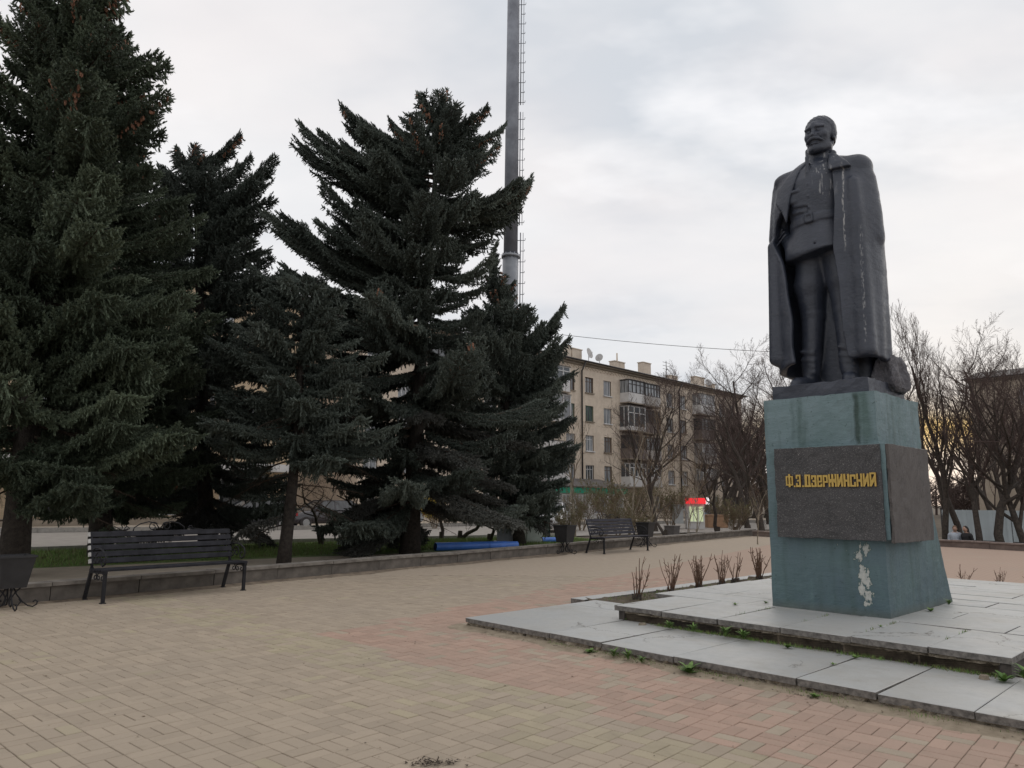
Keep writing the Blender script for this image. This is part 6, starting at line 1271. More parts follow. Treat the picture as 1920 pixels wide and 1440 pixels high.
# vase shaped tree before the brick block and the tangle right of it
p = gnd(1228, 994); bare_tree(2, p, at_y(1228, 765, p.y).z + .3, .7, 'dark vase-shaped bare tree in front of the balconies of the brick block', None, 1.0)
gr3 = 'bare trees between the kiosk and the pedestal'
pl3 = [(1318, 56, 9.0, 'bare tree rising behind the kiosk'), (1345, 48, 8.5, 'leaning bare tree right of the kiosk'), (1372, 60, 10.5, 'bare tree over the tan box'), (1398, 46, 9.5, 'dark bare tree second left of the pedestal'), (1425, 40, 8.8, 'bare tree directly left of the pedestal'), (1440, 55, 13, 'tall bare tree partly behind the pedestal, left side'), (1412, 72, 13.5, 'far bare tree at the end of the brick block'), (1385, 80, 12, 'far bare tree before the end wall of the brick block'), (1455, 66, 14.0, 'far tall bare tree hidden by the pedestal up to its crown'), (1360, 70, 10, 'far bare tree above the blue and white board'), (1300, 62, 7.0, 'low bare tree behind the red fascia'), (1352, 62, 8.5, 'low bare tree between the kiosk and the wall corner'), (1390, 52, 7.5, 'low spreading bare tree near the wall corner'), (1418, 58, 9, 'bare tree in the purple-brown thicket left of the pedestal'), (1434, 75, 12.5, 'farthest bare tree in the thicket left of the pedestal'), (1478, 48, 10.5, 'bare tree behind the pedestal, left part'), (1620, 70, 13, 'bare tree behind the pedestal, right part')]
for px, Y, h, lb in pl3: p = at_y(px, 900, Y); bare_tree(R.choice((0, 2, 3, 3)), (p.x, p.y), h * (.86 if px < 1450 else .95), R.random() * 6, lb, gr3, R.uniform(.9, 1.25))
# distant wood
def far_wood():
    w = MB(); R = random.Random(5)
    for k in range(230):
        a = radians(R.uniform(8, 46)); d = R.uniform(98, 150); x, y = d * sin(a), d * cos(a); h = R.uniform(4, 8.0) * (1.0 if a < radians(26) else .85)
        if a < radians(15.5) : continue
        w.tube([(x, y, 0), (x + R.uniform(-1, 1), y, h)], [.2, .03], 4, 0, caps=False)
        for _ in range(34):
            z = h * R.uniform(.15, .95); az = R.random() * 6.28; L = R.uniform(1, 3.2) * (1.15 - z / h); q = Vector((x, y, z)); e = q + Vector((cos(az) * L, sin(az) * L, L * .6)); w.tube([q, e], [.06, .02], 3, 0, caps=False)
            for __ in range(3): s = q.lerp(e, R.uniform(.3, 1)); f = s + Vector((R.uniform(-.9, .9), R.uniform(-.9, .9), R.uniform(.1, .9))); w.tube([s, f], [.035, .015], 3, 0, caps=False)
    o = w.build('distant_wood', M_TW); tag(o, 'distant brown leafless wood low on the horizon behind the park', 'wood', None, 'stuff')
far_wood()
# saplings and bushes behind the left wall
SP = [tree_meshes((M_PALE, M_TWP), 3.4, 31, .035, fork=.12, n1=8, spread=.75, up=.8, n2=6, n3=4, n4=0, tsides=6, twig_r=.004, l1=.55) + (3.4,), tree_meshes((M_PALE, M_TWP), 3.2, 32, .03, fork=.05, n1=9, spread=.55, up=1.0, n2=6, n3=4, n4=0, tsides=6, twig_r=.004, l1=.6) + (3.2,)]
for k, px, Y, top, lab in ((0, 1180, 30, 800, 'pale leafless sapling behind the second bench, left one'), (1, 1222, 29, 815, 'pale leafless sapling with steep branches behind the right bin'), (0, 1078, 33, 770, 'thin leafless sapling in front of the green fascia'), (1, 1306, 34, 860, 'thin pale sapling in front of the kiosk'), (1, 1290, 31, 890, 'low pale sapling left of the kiosk'), (0, 1420, 27, 900, 'leafless sapling at the far corner of the low wall')):
    p = at_y(px, 1005, Y); h = at_y(px, top, Y).z; A, B, H0 = SP[k]; t = thing('sapling', lab, 'sapling', (p.x, p.y, -.1), px * .1, 'young leafless trees behind the low wall'); s = h / H0; link('trunk', A, t, scale=(s,) * 3); link('crown', B, t, scale=(s,) * 3)
BU = [tree_meshes((M_TWP, M_TWP), 1.5, 41 + k, .016, fork=.1, n1=7, spread=.6, up=.7, n2=6, n3=5, n4=0, tsides=4, twig_r=.004, l1=.6, multi=9, buds=1) for k in range(2)]
YB = mat('yellow_blossom', (.55, .42, .04), .8, .2, 20, bump=0); A_, B_ = grow(1.6, 55, .016, fork=.1, n1=7, spread=.6, up=.6, n2=6, n3=5, n4=0, tsides=4, twig_r=.004, l1=.6, multi=10, buds=7); YBM = (A_.mesh('stems', [M_TWP]), B_.mesh('twigs', [M_TWP, YB]))
grb = 'budding bushes behind the low wall'
for px, Y, sc, lab in ((1062, 29, .8, 'low budding bush behind the left bin'), (1090, 40, 1.2, 'budding bush before the white annex'), (1138, 46, 1.7, 'tall budding bush at the right end of the green fascia'), (1158, 34, .9, 'budding bush behind the middle of the second bench'), (1195, 42, 1.4, 'budding bush left of the vase-shaped tree'), (1200, 29, .7, 'small budding bush behind the right bin'), (1258, 44, 1.5, 'budding bush right of the vase-shaped tree'), (1340, 50, 1.2, 'budding bush behind the blue and white board'), (1378, 36, 1.0, 'budding bush near the corner of the low wall'), (1130, 30, .6, 'low budding bush behind the backrest of the second bench'), (880, 46, 1.2, 'dark low bush across the street, behind the middle spruce')):
    p = at_y(px, 1000, Y); t = thing('bush', lab, 'bush', (p.x, p.y, -.1), px * .37, grb); A, B = BU[px % 2]; link('stems', A, t, scale=(sc * 1.1, sc * 1.1, sc)); link('twigs', B, t, scale=(sc * 1.1, sc * 1.1, sc))
p = at_y(815, 970, 41); t = thing('bush', 'yellow flowering bush across the street behind the middle spruce', 'bush', (p.x, p.y, -.1)); link('stems', YBM[0], t, scale=(1.1,) * 3); link('twigs', YBM[1], t, scale=(1.1,) * 3)
# small crooked fruit trees on the lawn and by the corner
CT = [tree_meshes((M_BK, M_TW), 3.0, 61 + k, .085, fork=.28, n1=6, spread=.9, up=.3, n2=6, n3=4, n4=0, tsides=7, twig_r=.005, l1=.75, wob=.34, lean=(.4, .1)) + (3.0,) for k in range(3)]
for k, px, py, h, lab in ((0, 828, 1010, 2.9, 'small crooked leafless tree on the grass left of the mast, left one'), (1, 862, 1009, 3.1, 'small crooked leafless tree on the grass left of the mast, right one'), (2, 640, 1022, 2.8, 'small crooked leafless tree left of the middle spruce trunk'), (0, 602, 1020, 2.4, 'crooked leafless tree with reddish stem beside the thin spruce'), (1, 918, 1013, 2.7, 'crooked little tree beside the foot of the mast'), (2, 1248, 1004, 2.8, 'crooked leafless tree right of the right bin'), (0, 1345, 1001, 3.6, 'crooked leaning tree right of the kiosk, behind the wall'), (1, 1378, 1000, 3.3, 'crooked dark tree leaning left near the wall corner'), (2, 985, 1004, 2.2, 'crooked little tree right of the mast foot')):
    p = gnd(px, py); A, B, H0 = CT[k]; t = thing('crooked_tree', lab, 'tree', (p.x, p.y, -.08), px * .77 + 1, 'small crooked leafless trees behind the low wall'); s = h / H0; link('trunk', A, t, scale=(s,) * 3); link('crown', B, t, scale=(s,) * 3)

# ------------------------------------------------------------------ pruned roses along the platform
def rose(seed, n, h, spread=.25):
    R = random.Random(seed); w = MB(); stems = []
    for _ in range(16): a = R.random() * 6.28; r = R.uniform(0, .05); w.tube([(r * cos(a), r * sin(a), -.03), (r * 1.4 * cos(a), r * 1.4 * sin(a), R.uniform(.03, .09))], [.03, .014], 6)
    crown = w.mesh('root_crown', [M_BK])
    for i in range(n):
        a = R.random() * 6.28; L = h * R.uniform(.55, 1.05); d = Vector((cos(a) * spread * R.uniform(.2, 1.2), sin(a) * spread * R.uniform(.2, 1.2), 1)); p = Vector((cos(a) * .03, sin(a) * .03, .02)); pts = [p]; d.normalize()
        for k in range(5): d = (d + Vector((R.gauss(0, .10), R.gauss(0, .10), .06))).normalized(); pts.append(pts[-1] + d * L / 5)
        s = MB(); r0 = R.uniform(.0055, .009); s.tube(pts, [r0, r0 * .95, r0 * .85, r0 * .75, r0 * .65, r0 * .6], 5)
        for _ in range(R.randint(1, 4)): q = pts[R.randint(2, 4)]; e = q + Vector((R.uniform(-1, 1), R.uniform(-1, 1), R.uniform(.4, 1.2))) * R.uniform(.03, .10); s.tube([q, e], [r0 * .6, r0 * .4], 4)
        stems.append(s.mesh('stem', [M_ROSE]))
    return crown, stems
RS = [rose(70 + k, n, h, sp) for k, (n, h, sp) in enumerate(((8, .64, .5), (14, .58, .26), (17, .58, .24), (12, .55, .22), (7, .50, .3)))]
def put_rose(k, u, v, sc, lab, grp): 
    p = PF(u, v, .075); t = thing('rose_bush', lab, 'shrub', tuple(p), u * 3 + v * 5, grp); c, st = RS[k]; t.scale = (sc,) * 3; link('root_crown', c, t); [link('stem', s, t) for s in st]
gl = 'pruned rose bushes along the left edge of the platform'; gf = 'pruned rose bushes behind the platform on the right'
for k, u, v, sc, lab in ((0, -3.58, .45, 1.0, 'pruned rose bush with six long forked stems, nearest of the left bed'), (1, -3.68, 1.45, 1.0, 'second pruned rose bush of the left bed, counted from the near end'), (2, -3.72, 2.3, 1.02, 'densest pruned rose bush of the left bed, with a bare knotty root'), (3, -3.72, 3.0, 1.0, 'rose bush of few thin stems in the middle of the left bed'), (4, -3.8, 3.6, 1.0, 'small rose bush near the far end of the left bed'), (2, -3.72, 4.3, 1.1, 'pruned rose bush seen right beside the pedestal edge'), (1, -3.75, 5.1, 1.1, 'last pruned rose bush of the left bed')):
    put_rose(k, u, v, sc, lab, gl)
for k, u, v, sc, lab in ((4, -.85, 5.85, .75, 'thin pruned rose stems right behind the platform, next to the pedestal'), (3, -.35, 5.9, .65, 'pruned rose with a crossed stem behind the platform, second from the pedestal'), (4, .15, 5.85, .6, 'low pruned rose behind the platform, third from the pedestal'), (0, 1.0, 5.8, .72, 'pruned rose behind the platform at the right edge of the picture')):
    put_rose(k, u, v, sc, lab, gf)

# ------------------------------------------------------------------ weeds
M_WD = [mat('weed_leaf', (.075, .15, .03), .65, .35, 30, bump=0), mat('weed_leaf_light', (.13, .22, .05), .65, .3, 30, bump=0)]
def weed(seed, n, r, h, wdt=.022, tall=False):
    R = random.Random(seed); w = MB()
    for i in range(n):
        a = i * 2.399 + R.uniform(-.3, .3); L = r * R.uniform(.6, 1.1); z0 = R.uniform(0, h * .6) if tall else 0; el = R.uniform(.25, 1.2); pr = None; m = R.randint(0, 1)
        for k in range(4):
            t = k / 3; rr = L * t * cos(el * (1 - .4 * t)); zz = z0 + L * t * sin(el) * (1 - .45 * t); ww = wdt * (sin(pi * (.12 + .8 * t)) + .02) * (1 if not tall else .8); c = Vector((cos(a) * rr, sin(a) * rr, zz + .004)); s = Vector((-sin(a), cos(a), 0)) * ww
            if pr: w.quad(pr[0], pr[1], c + s, c - s, m)
            pr = (c - s, c + s)
    return w.mesh('weed', M_WD)
WM = [weed(1, 26, .13, .12), weed(2, 16, .085, .05), weed(3, 30, .09, .09, .012, True), weed(4, 10, .06, .03, .012)]
wl = [(0, -.72, -2.70, 0, 1.15, 'largest leafy weed at the foot of the lower step'), (1, -1.85, -2.68, 0, 1.0, 'leafy weed under a slab joint of the lower step'), (2, -1.55, -2.68, 0, 1.0, 'spreading small-leaved weed at the foot of the lower step'), (2, -1.38, -2.69, 0, 1.1, 'small-leaved weed left of the largest weed'), (2, -1.22, -2.70, 0, .8, 'tiny-leaved weed close to the largest weed on the left'), (3, .36, -2.68, 0, 1.3, 'low weed in the chipped edge of the lower step'),
      (2, -1.75, -1.47, .1, 1.0, 'weed on the riser of the upper step, left part'), (2, -1.45, -1.47, .1, 1.1, 'weed on the riser of the upper step below the second joint'), (2, -1.08, -1.47, .1, 1.3, 'dense weed on the riser of the upper step in the middle'), (2, -.88, -1.47, .1, 1.2, 'weed on the riser right of the densest one'), (1, -.42, -1.48, .1, .9, 'leafy weed at the riser below the third slab joint'), (3, .2, -1.48, .1, 1.2, 'faint weed at the riser near the middle joint'), (0, 1.33, -1.50, .1, .9, 'grassy weed at the right corner of the upper step'), (2, 1.45, -1.42, .1, 1.5, 'bushy weed behind the right corner of the upper step'),
      (1, .10, .95, .265, .9, 'dandelion rosette at the right foot of the pedestal'), (2, .10, 1.62, .265, .9, 'tall weed at the rear right foot of the pedestal'), (3, -1.62, -.30, .265, 1.1, 'small dry weed lying on the upper slabs left of the pedestal'), (3, -1.45, .12, .265, 1.1, 'small weed at the left foot of the pedestal'), (3, -2.46, -1.30, .1, 1.2, 'tiny weed at the left corner of the upper step riser'), (3, .18, -1.9, .1, .8, 'tiny weed growing in a joint of the lower step'), (3, .12, -.62, .265, .8, 'tiny weed in the joint of the upper step'), (3, .45, 4.5, .265, 1.4, 'weed in the slab joint behind the pedestal')]
for k, u, v, z, s, lab in wl:
    p = PF(u, v, z); o = link('weed', WM[k]); o.location = p; o.rotation_euler = (0, 0, u * 7); o.scale = (s * .78, s * .78, s * 1.1); tag(o, lab, 'weed')
def bed_sample(R):
    u = R.uniform(-3.98, -2.92); v = R.uniform(-.1, 6.2); p = PF(u, v, .07); return tuple(p)
tag(grass_blades('grass', 2600, bed_sample, (.02, .06), .008, M_GR, 9), 'sparse young grass in the rose bed left of the platform', 'grass')
def edge_sample(R):
    k = R.rand()
    if k < .5: p = PF(min(2.6, max(-3.8, [-2.2, -1.6, -1.35, -.75, -.4, .35, 1.1, 1.9][R.randint(8)] + R.randn() * .16)), -2.60 - abs(R.randn()) * .035, 0)
    elif k < .97: p = PF(min(1.3, max(-2.5, [-1.8, -1.45, -1.1, -.85, -.4, .2, .9, 1.25][R.randint(8)] + R.randn() * .15)), -1.33 - abs(R.randn()) * .03, .1)
    else: p = PF([-1.23, -.55, .12, .12, .76][int(R.rand() * 5)] + R.randn() * .006, -.2 - abs(R.randn()) * .12 - (.55 if R.rand() < .3 else 0), .262)
    return tuple(p)
tag(grass_blades('grass', 4200, edge_sample, (.012, .04), .006, M_GR, 13), 'moss and tiny grass in the joints and along the steps', 'grass')
# dirt swept against the steps and the low wall
def dirt_sample(R):
    if R.rand() < .5: p = PF(R.uniform(-3.85, 2.6), -2.62 - abs(R.randn()) * .07, 0)
    else: p = W0 + WD * R.uniform(-6, 25) - WN * (.02 + abs(R.randn()) * .25)
    return p
def litter():
    R = np.random.RandomState(6); w = MB(); mt = [mat('dry_leaf', (.13, .085, .045), .9, .4, 20, bump=0), mat('grit', (.20, .165, .12), .95, .4, 30, bump=0), mat('dark_leaf', (.05, .036, .025), .9, .4, 20, bump=0)]
    for _ in range(1500):
        p = dirt_sample(R); s = R.uniform(.004, .016); a = R.rand() * 6.28; m = R.randint(0, 3); w.poly([(p[0] + cos(a + q * 2.1) * s * R.uniform(.6, 1.2), p[1] + sin(a + q * 2.1) * s * R.uniform(.6, 1.2), .004 + R.uniform(0, .006)) for q in range(3)], int(m))
    for _ in range(420):
        x = R.uniform(-6, 5); y = R.uniform(2.5, 14); s = R.uniform(.004, .013); a = R.rand() * 6.28; u, v = toPF((x, y))
        if u > -4 and v > -2.7: continue
        w.poly([(x + cos(a + q * 1.6) * s * R.uniform(.5, 1.3), y + sin(a + q * 1.6) * s * R.uniform(.5, 1.3), .004 + R.uniform(0, .004)) for q in range(4)], int(R.randint(0, 3)))
    o = w.build('leaf_litter', mt); tag(o, 'dry leaf bits and grit scattered over the pavers and along the steps', 'litter', None, 'stuff')
    w = MB(); r = random.Random(8); 
    for _ in range(130): x, y = r.gauss(0, .06), r.gauss(0, .03); s = r.uniform(.004, .014); a = r.random() * 6.28; w.poly([(x + cos(a + q * 2.1) * s, y + sin(a + q * 2.1) * s, r.uniform(.002, .016)) for q in range(3)], 2)
    p = gnd(812, 1432); o = w.build('dry_leaves', mt); o.location = (p.x, p.y, .002); tag(o, 'little heap of dark leaf crumbs on the yellowish pavers at the bottom', 'leaf litter', None, 'stuff')
litter()
# sandy drift along the foot of the steps: thin, uneven
def drift():
    w = MB(); R = random.Random(3); n = 120; m = mat('sandy_drift', (.27, .215, .15), .95, .25, 8, bump=.5, bscale=60, c2=(.36, .30, .22)); P = []
    for i in range(n + 1):
        u = -3.95 + 6.6 * i / n; k = .5 + .5 * sin(i * .35) * sin(i * .13 + 1); a = .10 + .16 * k + R.uniform(-.02, .02); P.append([(u, -2.57, .018), (u, -2.60 - a * .45, .010 + R.uniform(-.002, .003)), (u, -2.60 - a, -.004)])
    for i in range(n):
        for q in range(2): w.quad(P[i][q + 1], P[i + 1][q + 1], P[i + 1][q], P[i][q])
    o = w.build('sand_drift', m); o.location = C0; o.rotation_euler = (0, 0, TH); o['kind'] = 'structure'
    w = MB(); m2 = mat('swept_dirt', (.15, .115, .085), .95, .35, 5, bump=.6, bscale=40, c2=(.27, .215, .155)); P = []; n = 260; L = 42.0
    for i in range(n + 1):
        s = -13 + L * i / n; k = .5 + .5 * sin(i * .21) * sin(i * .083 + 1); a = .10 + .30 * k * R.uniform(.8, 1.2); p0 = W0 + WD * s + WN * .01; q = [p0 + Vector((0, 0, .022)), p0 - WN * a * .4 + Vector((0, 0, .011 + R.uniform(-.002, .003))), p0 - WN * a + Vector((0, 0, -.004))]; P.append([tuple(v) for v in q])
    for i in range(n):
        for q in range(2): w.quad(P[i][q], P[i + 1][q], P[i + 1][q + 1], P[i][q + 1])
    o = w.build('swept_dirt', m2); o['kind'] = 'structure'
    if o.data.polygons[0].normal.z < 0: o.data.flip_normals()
drift()
# ------------------------------------------------------------------ benches
M_IRON = mat('black_wrought_iron', (.022, .022, .025), .5, .3, 12, bump=.2); M_SLAT = mat('blackish_painted_wood', (.030, .030, .040), .5, .25, 6, bump=.3, bscale=30, c2=(.052, .052, .066)); M_SLAT2 = mat('worn_dark_painted_wood', (.016, .017, .021), .6, .35, 7, bump=.4, bscale=30, c2=(.034, .034, .042)); M_CHIP = mat('flaked_paint', (.45, .44, .42), .8, .2, 20)
for m_ in (M_SLAT, M_SLAT2, M_IRON): m_.node_tree.nodes['Principled BSDF'].inputs['Specular IOR Level'].default_value = .22; m_.node_tree.nodes['Principled BSDF'].inputs['Roughness'].default_value = .7
def spiral(c, r0, r1, a0, turns, n=26, plane='yz'):
    P = []
    for i in range(n + 1): t = i / n; a = a0 + turns * 2 * pi * t; r = r0 + (r1 - r0) * t; y, z = c[0] + r * cos(a), c[1] + r * sin(a); P.append((0, y, z) if plane == 'yz' else (y, 0, z))
    return P
def arm_curve(): return [(0, .52, .70), (0, .43, .735), (0, .30, .735), (0, .18, .715), (0, .08, .665), (0, .045, .59), (0, .075, .525), (0, .14, .50), (0, .19, .53), (0, .185, .58), (0, .14, .60)]
def bench(label, loc, rz, L, slat, seed, chips=False):
    """local x along the seat, y towards the back, seat front at y=0"""
    t = thing('park_bench', label, 'bench', loc, rz, 'black park benches with wrought-iron sides'); R = random.Random(seed); ix = (.04, L - .04)
    bl = math.atan2(.17, .52)      # lean of the backrest
    for x in ix:
        w = MB(); w.bar((x, .03, 0), (x, .03, .44), .045, .035); w.box((x, .03, .006), (.07, .07, .012)); w.build('leg', M_IRON, t)
        w = MB(); w.bar((x, .66, 0), (x, .49, .46), .045, .035); w.box((x, .66, .006), (.07, .07, .012)); w.build('leg', M_IRON, t)
        w = MB(); w.tube([(x, .49, .44), (x, .53, .55), (x, .60, .78), (x, .645, .93)], .02, 6); w.build('backrest_frame', M_IRON, t)
        w = MB(); w.bar((x, .0, .415), (x, .52, .40), .04, .03); s = w.build('seat_frame', M_IRON, t); q = MB(); [q.tube([(x, y, z) for _, y, z in spiral((c, .34), .055, .015, 1.57, sg * 1.1)], .008, 5) for c, sg in ((.12, 1), (.24, -1), (.36, 1))]; q.build('scroll', M_IRON, s)
        w = MB(); w.tube([(x, y, z) for _, y, z in arm_curve()], .013, 6); a = w.build('armrest', M_IRON, t); q = MB(); q.tube([(x, y, z) for _, y, z in spiral((.31, .60), .095, .02, 0, 1.3)], .009, 5); q.tube([(x, y, z) for _, y, z in spiral((.42, .56), .07, .015, 3.1, -1.2)], .009, 5); q.build('scroll', M_IRON, a)
    for i in range(5):
        y = .055 + i * .098; w = MB(); w.box((L / 2, y, .445 - .012 * (i > 2) + R.gauss(0, .001)), (L, .082, .032)); w.build('seat_slat', slat, t, bevel=.005)
    for i in range(5):
        s = .09 + i * .098; y = .515 + s * sin(bl) - .03; z = .46 + s * cos(bl); M = Matrix.Rotation(-bl, 3, 'X'); w = MB(); w.box((L / 2, y, z), (L, .028, .078), M=M); o = w.build('back_slat', slat, t, bevel=.005)
        if chips: q = MB(); q.box((.008, y - .004, z), (.03, .034, .060), M=M); q.build('bare_end', M_CHIP, o)
    w = MB(); c = L / 2 - (.05 if chips else 0); y0 = .515 + .55 * sin(bl)
    for sg in (-1, 1):
        w.tube([(c, y0, .975), (c + sg * .06, y0, 1.06), (c + sg * .17, y0, 1.09), (c + sg * .30, y0, 1.06), (c + sg * .39, y0, 1.00), (c + sg * .40, y0, .955)], .009, 5)
        w.tube([(c + sg * .105 + q[0] * sg, y0, 1.015 + q[2]) for q in spiral((0, 0), .072, .02, 2.6, -1.2, plane='xz')], .008, 5)
        w.tube([(c + sg * .50 + q[0] * sg, y0, .985 + q[2]) for q in spiral((0, 0), .04, .012, 3.1, -1.1, plane='xz')], .007, 5); w.tube([(c + sg * .46, y0, .985), (c + sg * .60, y0, .965), (c + sg * .70, y0, .955)], .007, 5)
    w.build('scroll_ornament', M_IRON, t)
    return t
b1 = gnd(188, 1133); b1e = gnd(462, 1107); d = b1e - b1; bench('long worn black bench in front of the spruces, with flaked slat ends', tuple(b1), atan2(d.y, d.x), d.length, M_SLAT2, 1, True)
b2 = gnd(1133, 1039); b2e = gnd(1219, 1032); d = b2e - b2; bench('black bench between two scroll-footed bins, in front of the brick block', tuple(b2), atan2(d.y, d.x), d.length * .98, M_SLAT, 2)
# ------------------------------------------------------------------ litter bins on wrought-iron feet
M_BIN = mat('black_sheet_metal', (.020, .020, .022), .55, .3, 6, bump=.15)
def litter_bin(label, loc, rz, s=1.0):
    t = thing('litter_bin', label, 'litter bin', loc, rz, 'black litter bins with scroll feet'); t.scale = (s,) * 3; w = MB(); a, b, z0, z1 = .175, .245, .33, .80; th = .012
    def ring(h, z): return [(-h, -h, z), (h, -h, z), (h, h, z), (-h, h, z)]
    o0, o1, i1, i0 = ring(a, z0), ring(b, z1), ring(b - th, z1), ring(a - th, z0 + .02)
    for k in range(4):
        q = (k + 1) % 4; w.quad(o0[k], o0[q], o1[q], o1[k]); w.quad(o1[k], o1[q], i1[q], i1[k]); w.quad(i1[k], i1[q], i0[q], i0[k])
    w.poly(o0[::-1]); w.poly(i0); w.build('bucket', M_BIN, t); r = MB()
    for k in range(4): p, q = Vector(ring(b + .008, z1)[k]), Vector(ring(b + .008, z1)[(k + 1) % 4]); r.bar(p, q, .02, .03)
    r.build('rim', M_BIN, t)
    for sx in (-1, 1):
        for ax in (0, 1):
            c = MB(); P = [(.05, .33), (.10, .22), (.19, .10), (.27, .035), (.34, .015), (.39, .04), (.40, .085), (.365, .11), (.335, .085)]; Q = [(.16, .33), (.075, .24), (.03, .15), (.06, .07), (.13, .05), (.17, .10), (.14, .15)]
            for C in (P, Q): c.tube([((sx * x, 0, z) if ax == 0 else (0, sx * x, z)) for x, z in C], .0105, 6)
            c.build('foot', M_IRON, t)
    return t
p = gnd(18, 1143); litter_bin('black litter bin at the left edge beside the long bench', (p.x - .03, p.y, 0), radians(50), .85)
p = gnd(1059, 1038.5); litter_bin('black litter bin left of the second bench', (p.x, p.y, 0), radians(52), .98)
p = gnd(1211, 1025.5); litter_bin('black litter bin half hidden behind the right end of the second bench', (p.x, p.y, 0), radians(52), .98)
p = gnd(1275, 1004); w = MB(); w.hexa([(-.36, -.3, 0), (.36, -.3, 0), (.36, .3, 0), (-.36, .3, 0), (-.40, -.34, .52), (.40, -.34, .52), (.40, .34, .52), (-.40, .34, .52)]); w.box((0, 0, .55), (.86, .74, .06)); o = w.build('planter_box', mat('grey_planter', (.13, .12, .115), .85, .2, 8)); o.location = (p.x, p.y + 1.6, -.05); o.scale = (.75,) * 3; o.rotation_euler = (0, 0, .9); tag(o, 'grey concrete planter box behind the low wall, right of the second bench', 'planter')

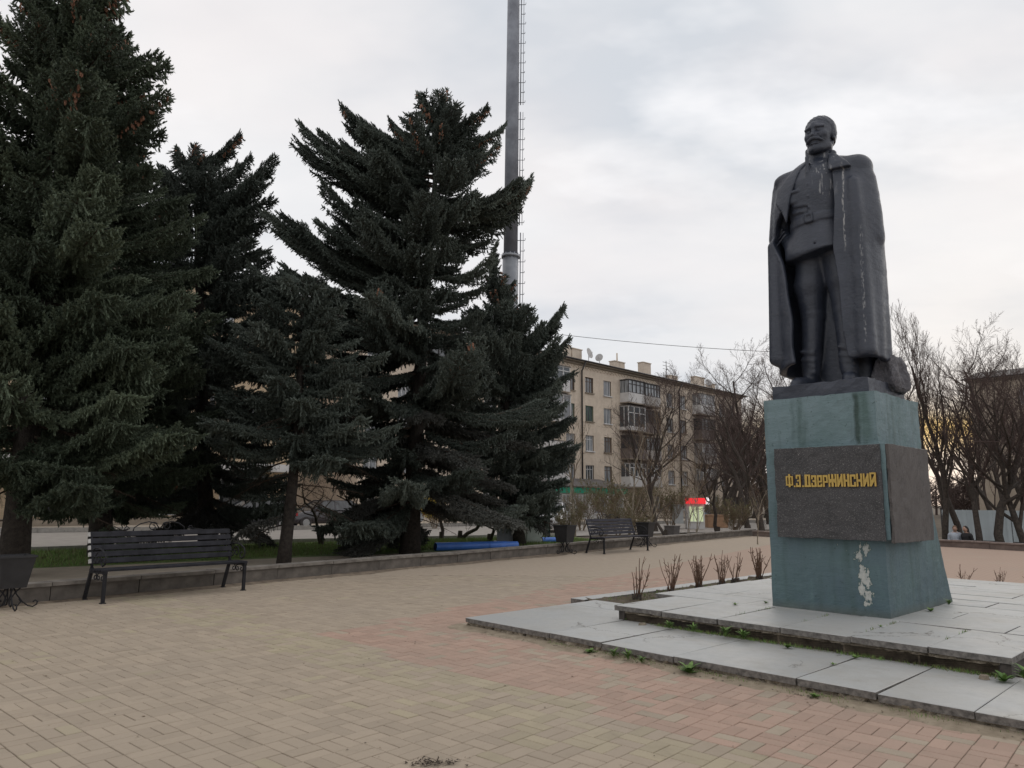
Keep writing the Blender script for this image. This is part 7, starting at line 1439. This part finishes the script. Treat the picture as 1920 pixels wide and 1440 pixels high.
# ------------------------------------------------------------------ two people on a far bench
def person(label, loc, rz, jacket, hair, trouser, seed, hood=False, lean=0.0):
    g = Field((-.42, -.62, 0), (.42, .34, 1.42), .022); X, Y, Z = g.X, g.Y, g.Z; l = lean
    F = smin(g.cap((0, .02, .52), (0, -.02 - l, .92), .155, .165), g.cap((-.15, -.02 - l, 1.0), (.15, -.02 - l, 1.0), .085, .085), .08); F = smin(F, g.cap((0, -.04 - l, 1.02), (0, -.06 - l, 1.14), .055, .05), .03)
    F = smin(F, g.ell((0, -.08 - l, 1.235), (.078, .10, .12)), .02); F = smin(F, g.cap((0, -.175 - l, 1.23), (0, -.20 - l, 1.205), .012, .016), .01)
    for s in (-1, 1):
        F = smin(F, g.ell((s * .08, -.07 - l, 1.225), (.014, .025, .035)), .006); F = smin(F, g.cap((s * .10, -.02, .52), (s * .12, -.42, .53), .095, .075), .04); F = smin(F, g.cap((s * .12, -.43, .52), (s * .13, -.38, .09), .07, .048), .02); F = smin(F, g.cap((s * .13, -.36, .05), (s * .14, -.54, .04), .045, .038), .02)
        F = smin(F, g.cap((s * .21, -.02 - l, .98), (s * .24, .02 - l, .74), .062, .052), .03); F = smin(F, g.cap((s * .24, .02 - l, .73), (s * .12, -.26, .66), .05, .038), .02); F = smin(F, g.ell((s * .11, -.30, .65), (.035, .055, .025)), .01)
        for q in range(4): F = smin(F, g.cap((s * (.085 + .017 * q), -.33, .652), (s * (.080 + .017 * q), -.385 + abs(q - 1.5) * .008, .635), .011, .009), .003)
        F = smin(F, g.cap((s * .085, -.29, .655), (s * .055, -.33, .645), .011, .010), .004)
    if hood: F = smin(F, smax(g.ell((0, .02 - l, 1.06), (.13, .11, .09)), -g.ell((0, -.05 - l, 1.16), (.10, .12, .10)), .02), .02)
    V, Q = g.surface(F); c = V[Q].mean(1); mi = np.where(c[:, 2] > 1.085, 0, np.where((c[:, 2] > .56) & (c[:, 1] > -.27 - 0), 1, 2)); mi = np.where((c[:, 2] > .60) & (c[:, 1] <= -.27) & (c[:, 2] < .70), 0, mi)
    if hood: mi = np.where((c[:, 2] > 1.0) & (c[:, 1] > -.02) & (c[:, 2] < 1.16), 1, mi)
    skin = mat('skin', (.42, .26, .19), .6, .1, 10, bump=0); t = thing('person', label, 'person', loc, rz); link('body', mesh_np('body', V, Q, mats=[skin, jacket, trouser], mi=mi, smooth=True), t)
    g2 = Field((-.14, -.24, .98), (.14, .12, 1.42), .016); hr = smax(g2.ell((0, -.062 - l, 1.255), (.088, .105, .122)), -(g2.Y + .13 + l) + (g2.Z - 1.30) * -.9, .01) if not hood else smax(g2.ell((0, -.06 - l, 1.26), (.086, .104, .118)), -(g2.Z - 1.245), .01)
    if not hood: hr = smin(hr, g2.cap((0, .0 - l, 1.24), (0, .03 - l, 1.05), .075, .085), .03); hr = smax(hr, -(g2.Y + .125 + l), .01)
    V, Q = g2.surface(hr); link('hair', mesh_np('hair', V, Q, mats=[hair], smooth=True), t); return t
bd = atan2(WD2.y, WD2.x); pb = gnd(1792, 1016); pb = Vector((pb.x, pb.y, 0)) + Vector((-WD2.y, WD2.x, 0)) * .55 + Vector((0, 0, -.66))
def far_bench():
    t = thing('park_bench', 'dark low bench behind the right wall with two people on it', 'bench', (pb.x, pb.y, pb.z - .1), bd, 'dark benches behind the right wall'); w = MB(); 
    for i in range(4): MB().box((0, .12 + .1 * i, .44), (2.0, .085, .03)).build('seat_slat', M_SLAT2, t)
    for i in range(3): MB().box((0, .50 + .02 * i, .58 + .1 * i), (2.0, .03, .08)).build('back_slat', M_SLAT2, t)
    for x in (-.85, .85):
        for y in (.12, .46): MB().box((x, y, .21), (.05, .05, .42)).build('leg', M_IRON, t)
    return t
fb = far_bench()
dup(fb, loc=tuple(pb + WD2 * 2.6 + Vector((0, 0, -.1))), label='empty dark low bench behind the right wall, right of the two seated people'); dup(fb, loc=tuple(pb - WD2 * 2.6 + Vector((0, 0, -.1))), label='empty dark low bench behind the right wall, close to the pedestal')
fz = bd + pi
e = Vector((-WD2.y, WD2.x, 0)); q1 = pb - WD2 * .42 + e * .26; q2 = pb + WD2 * .05 + e * .26
person('person in a pale grey hooded jacket with light brown hair on the far bench', (q1.x, q1.y, q1.z - .08), bd + .5, mat('pale_grey_jacket', (.42, .46, .52), .8, .15, 10), mat('light_brown_hair', (.15, .09, .05), .8, .2, 20), mat('dark_trousers', (.03, .035, .05), .85), 1, True)
person('person in black with dark hair beside the one in grey', (q2.x, q2.y, q2.z - .08), bd - .3, mat('black_jacket', (.018, .017, .019), .8, .2, 10), mat('dark_brown_hair', (.022, .015, .012), .6, .2, 20), mat('dark_trousers', (.03, .035, .05), .85), 2)
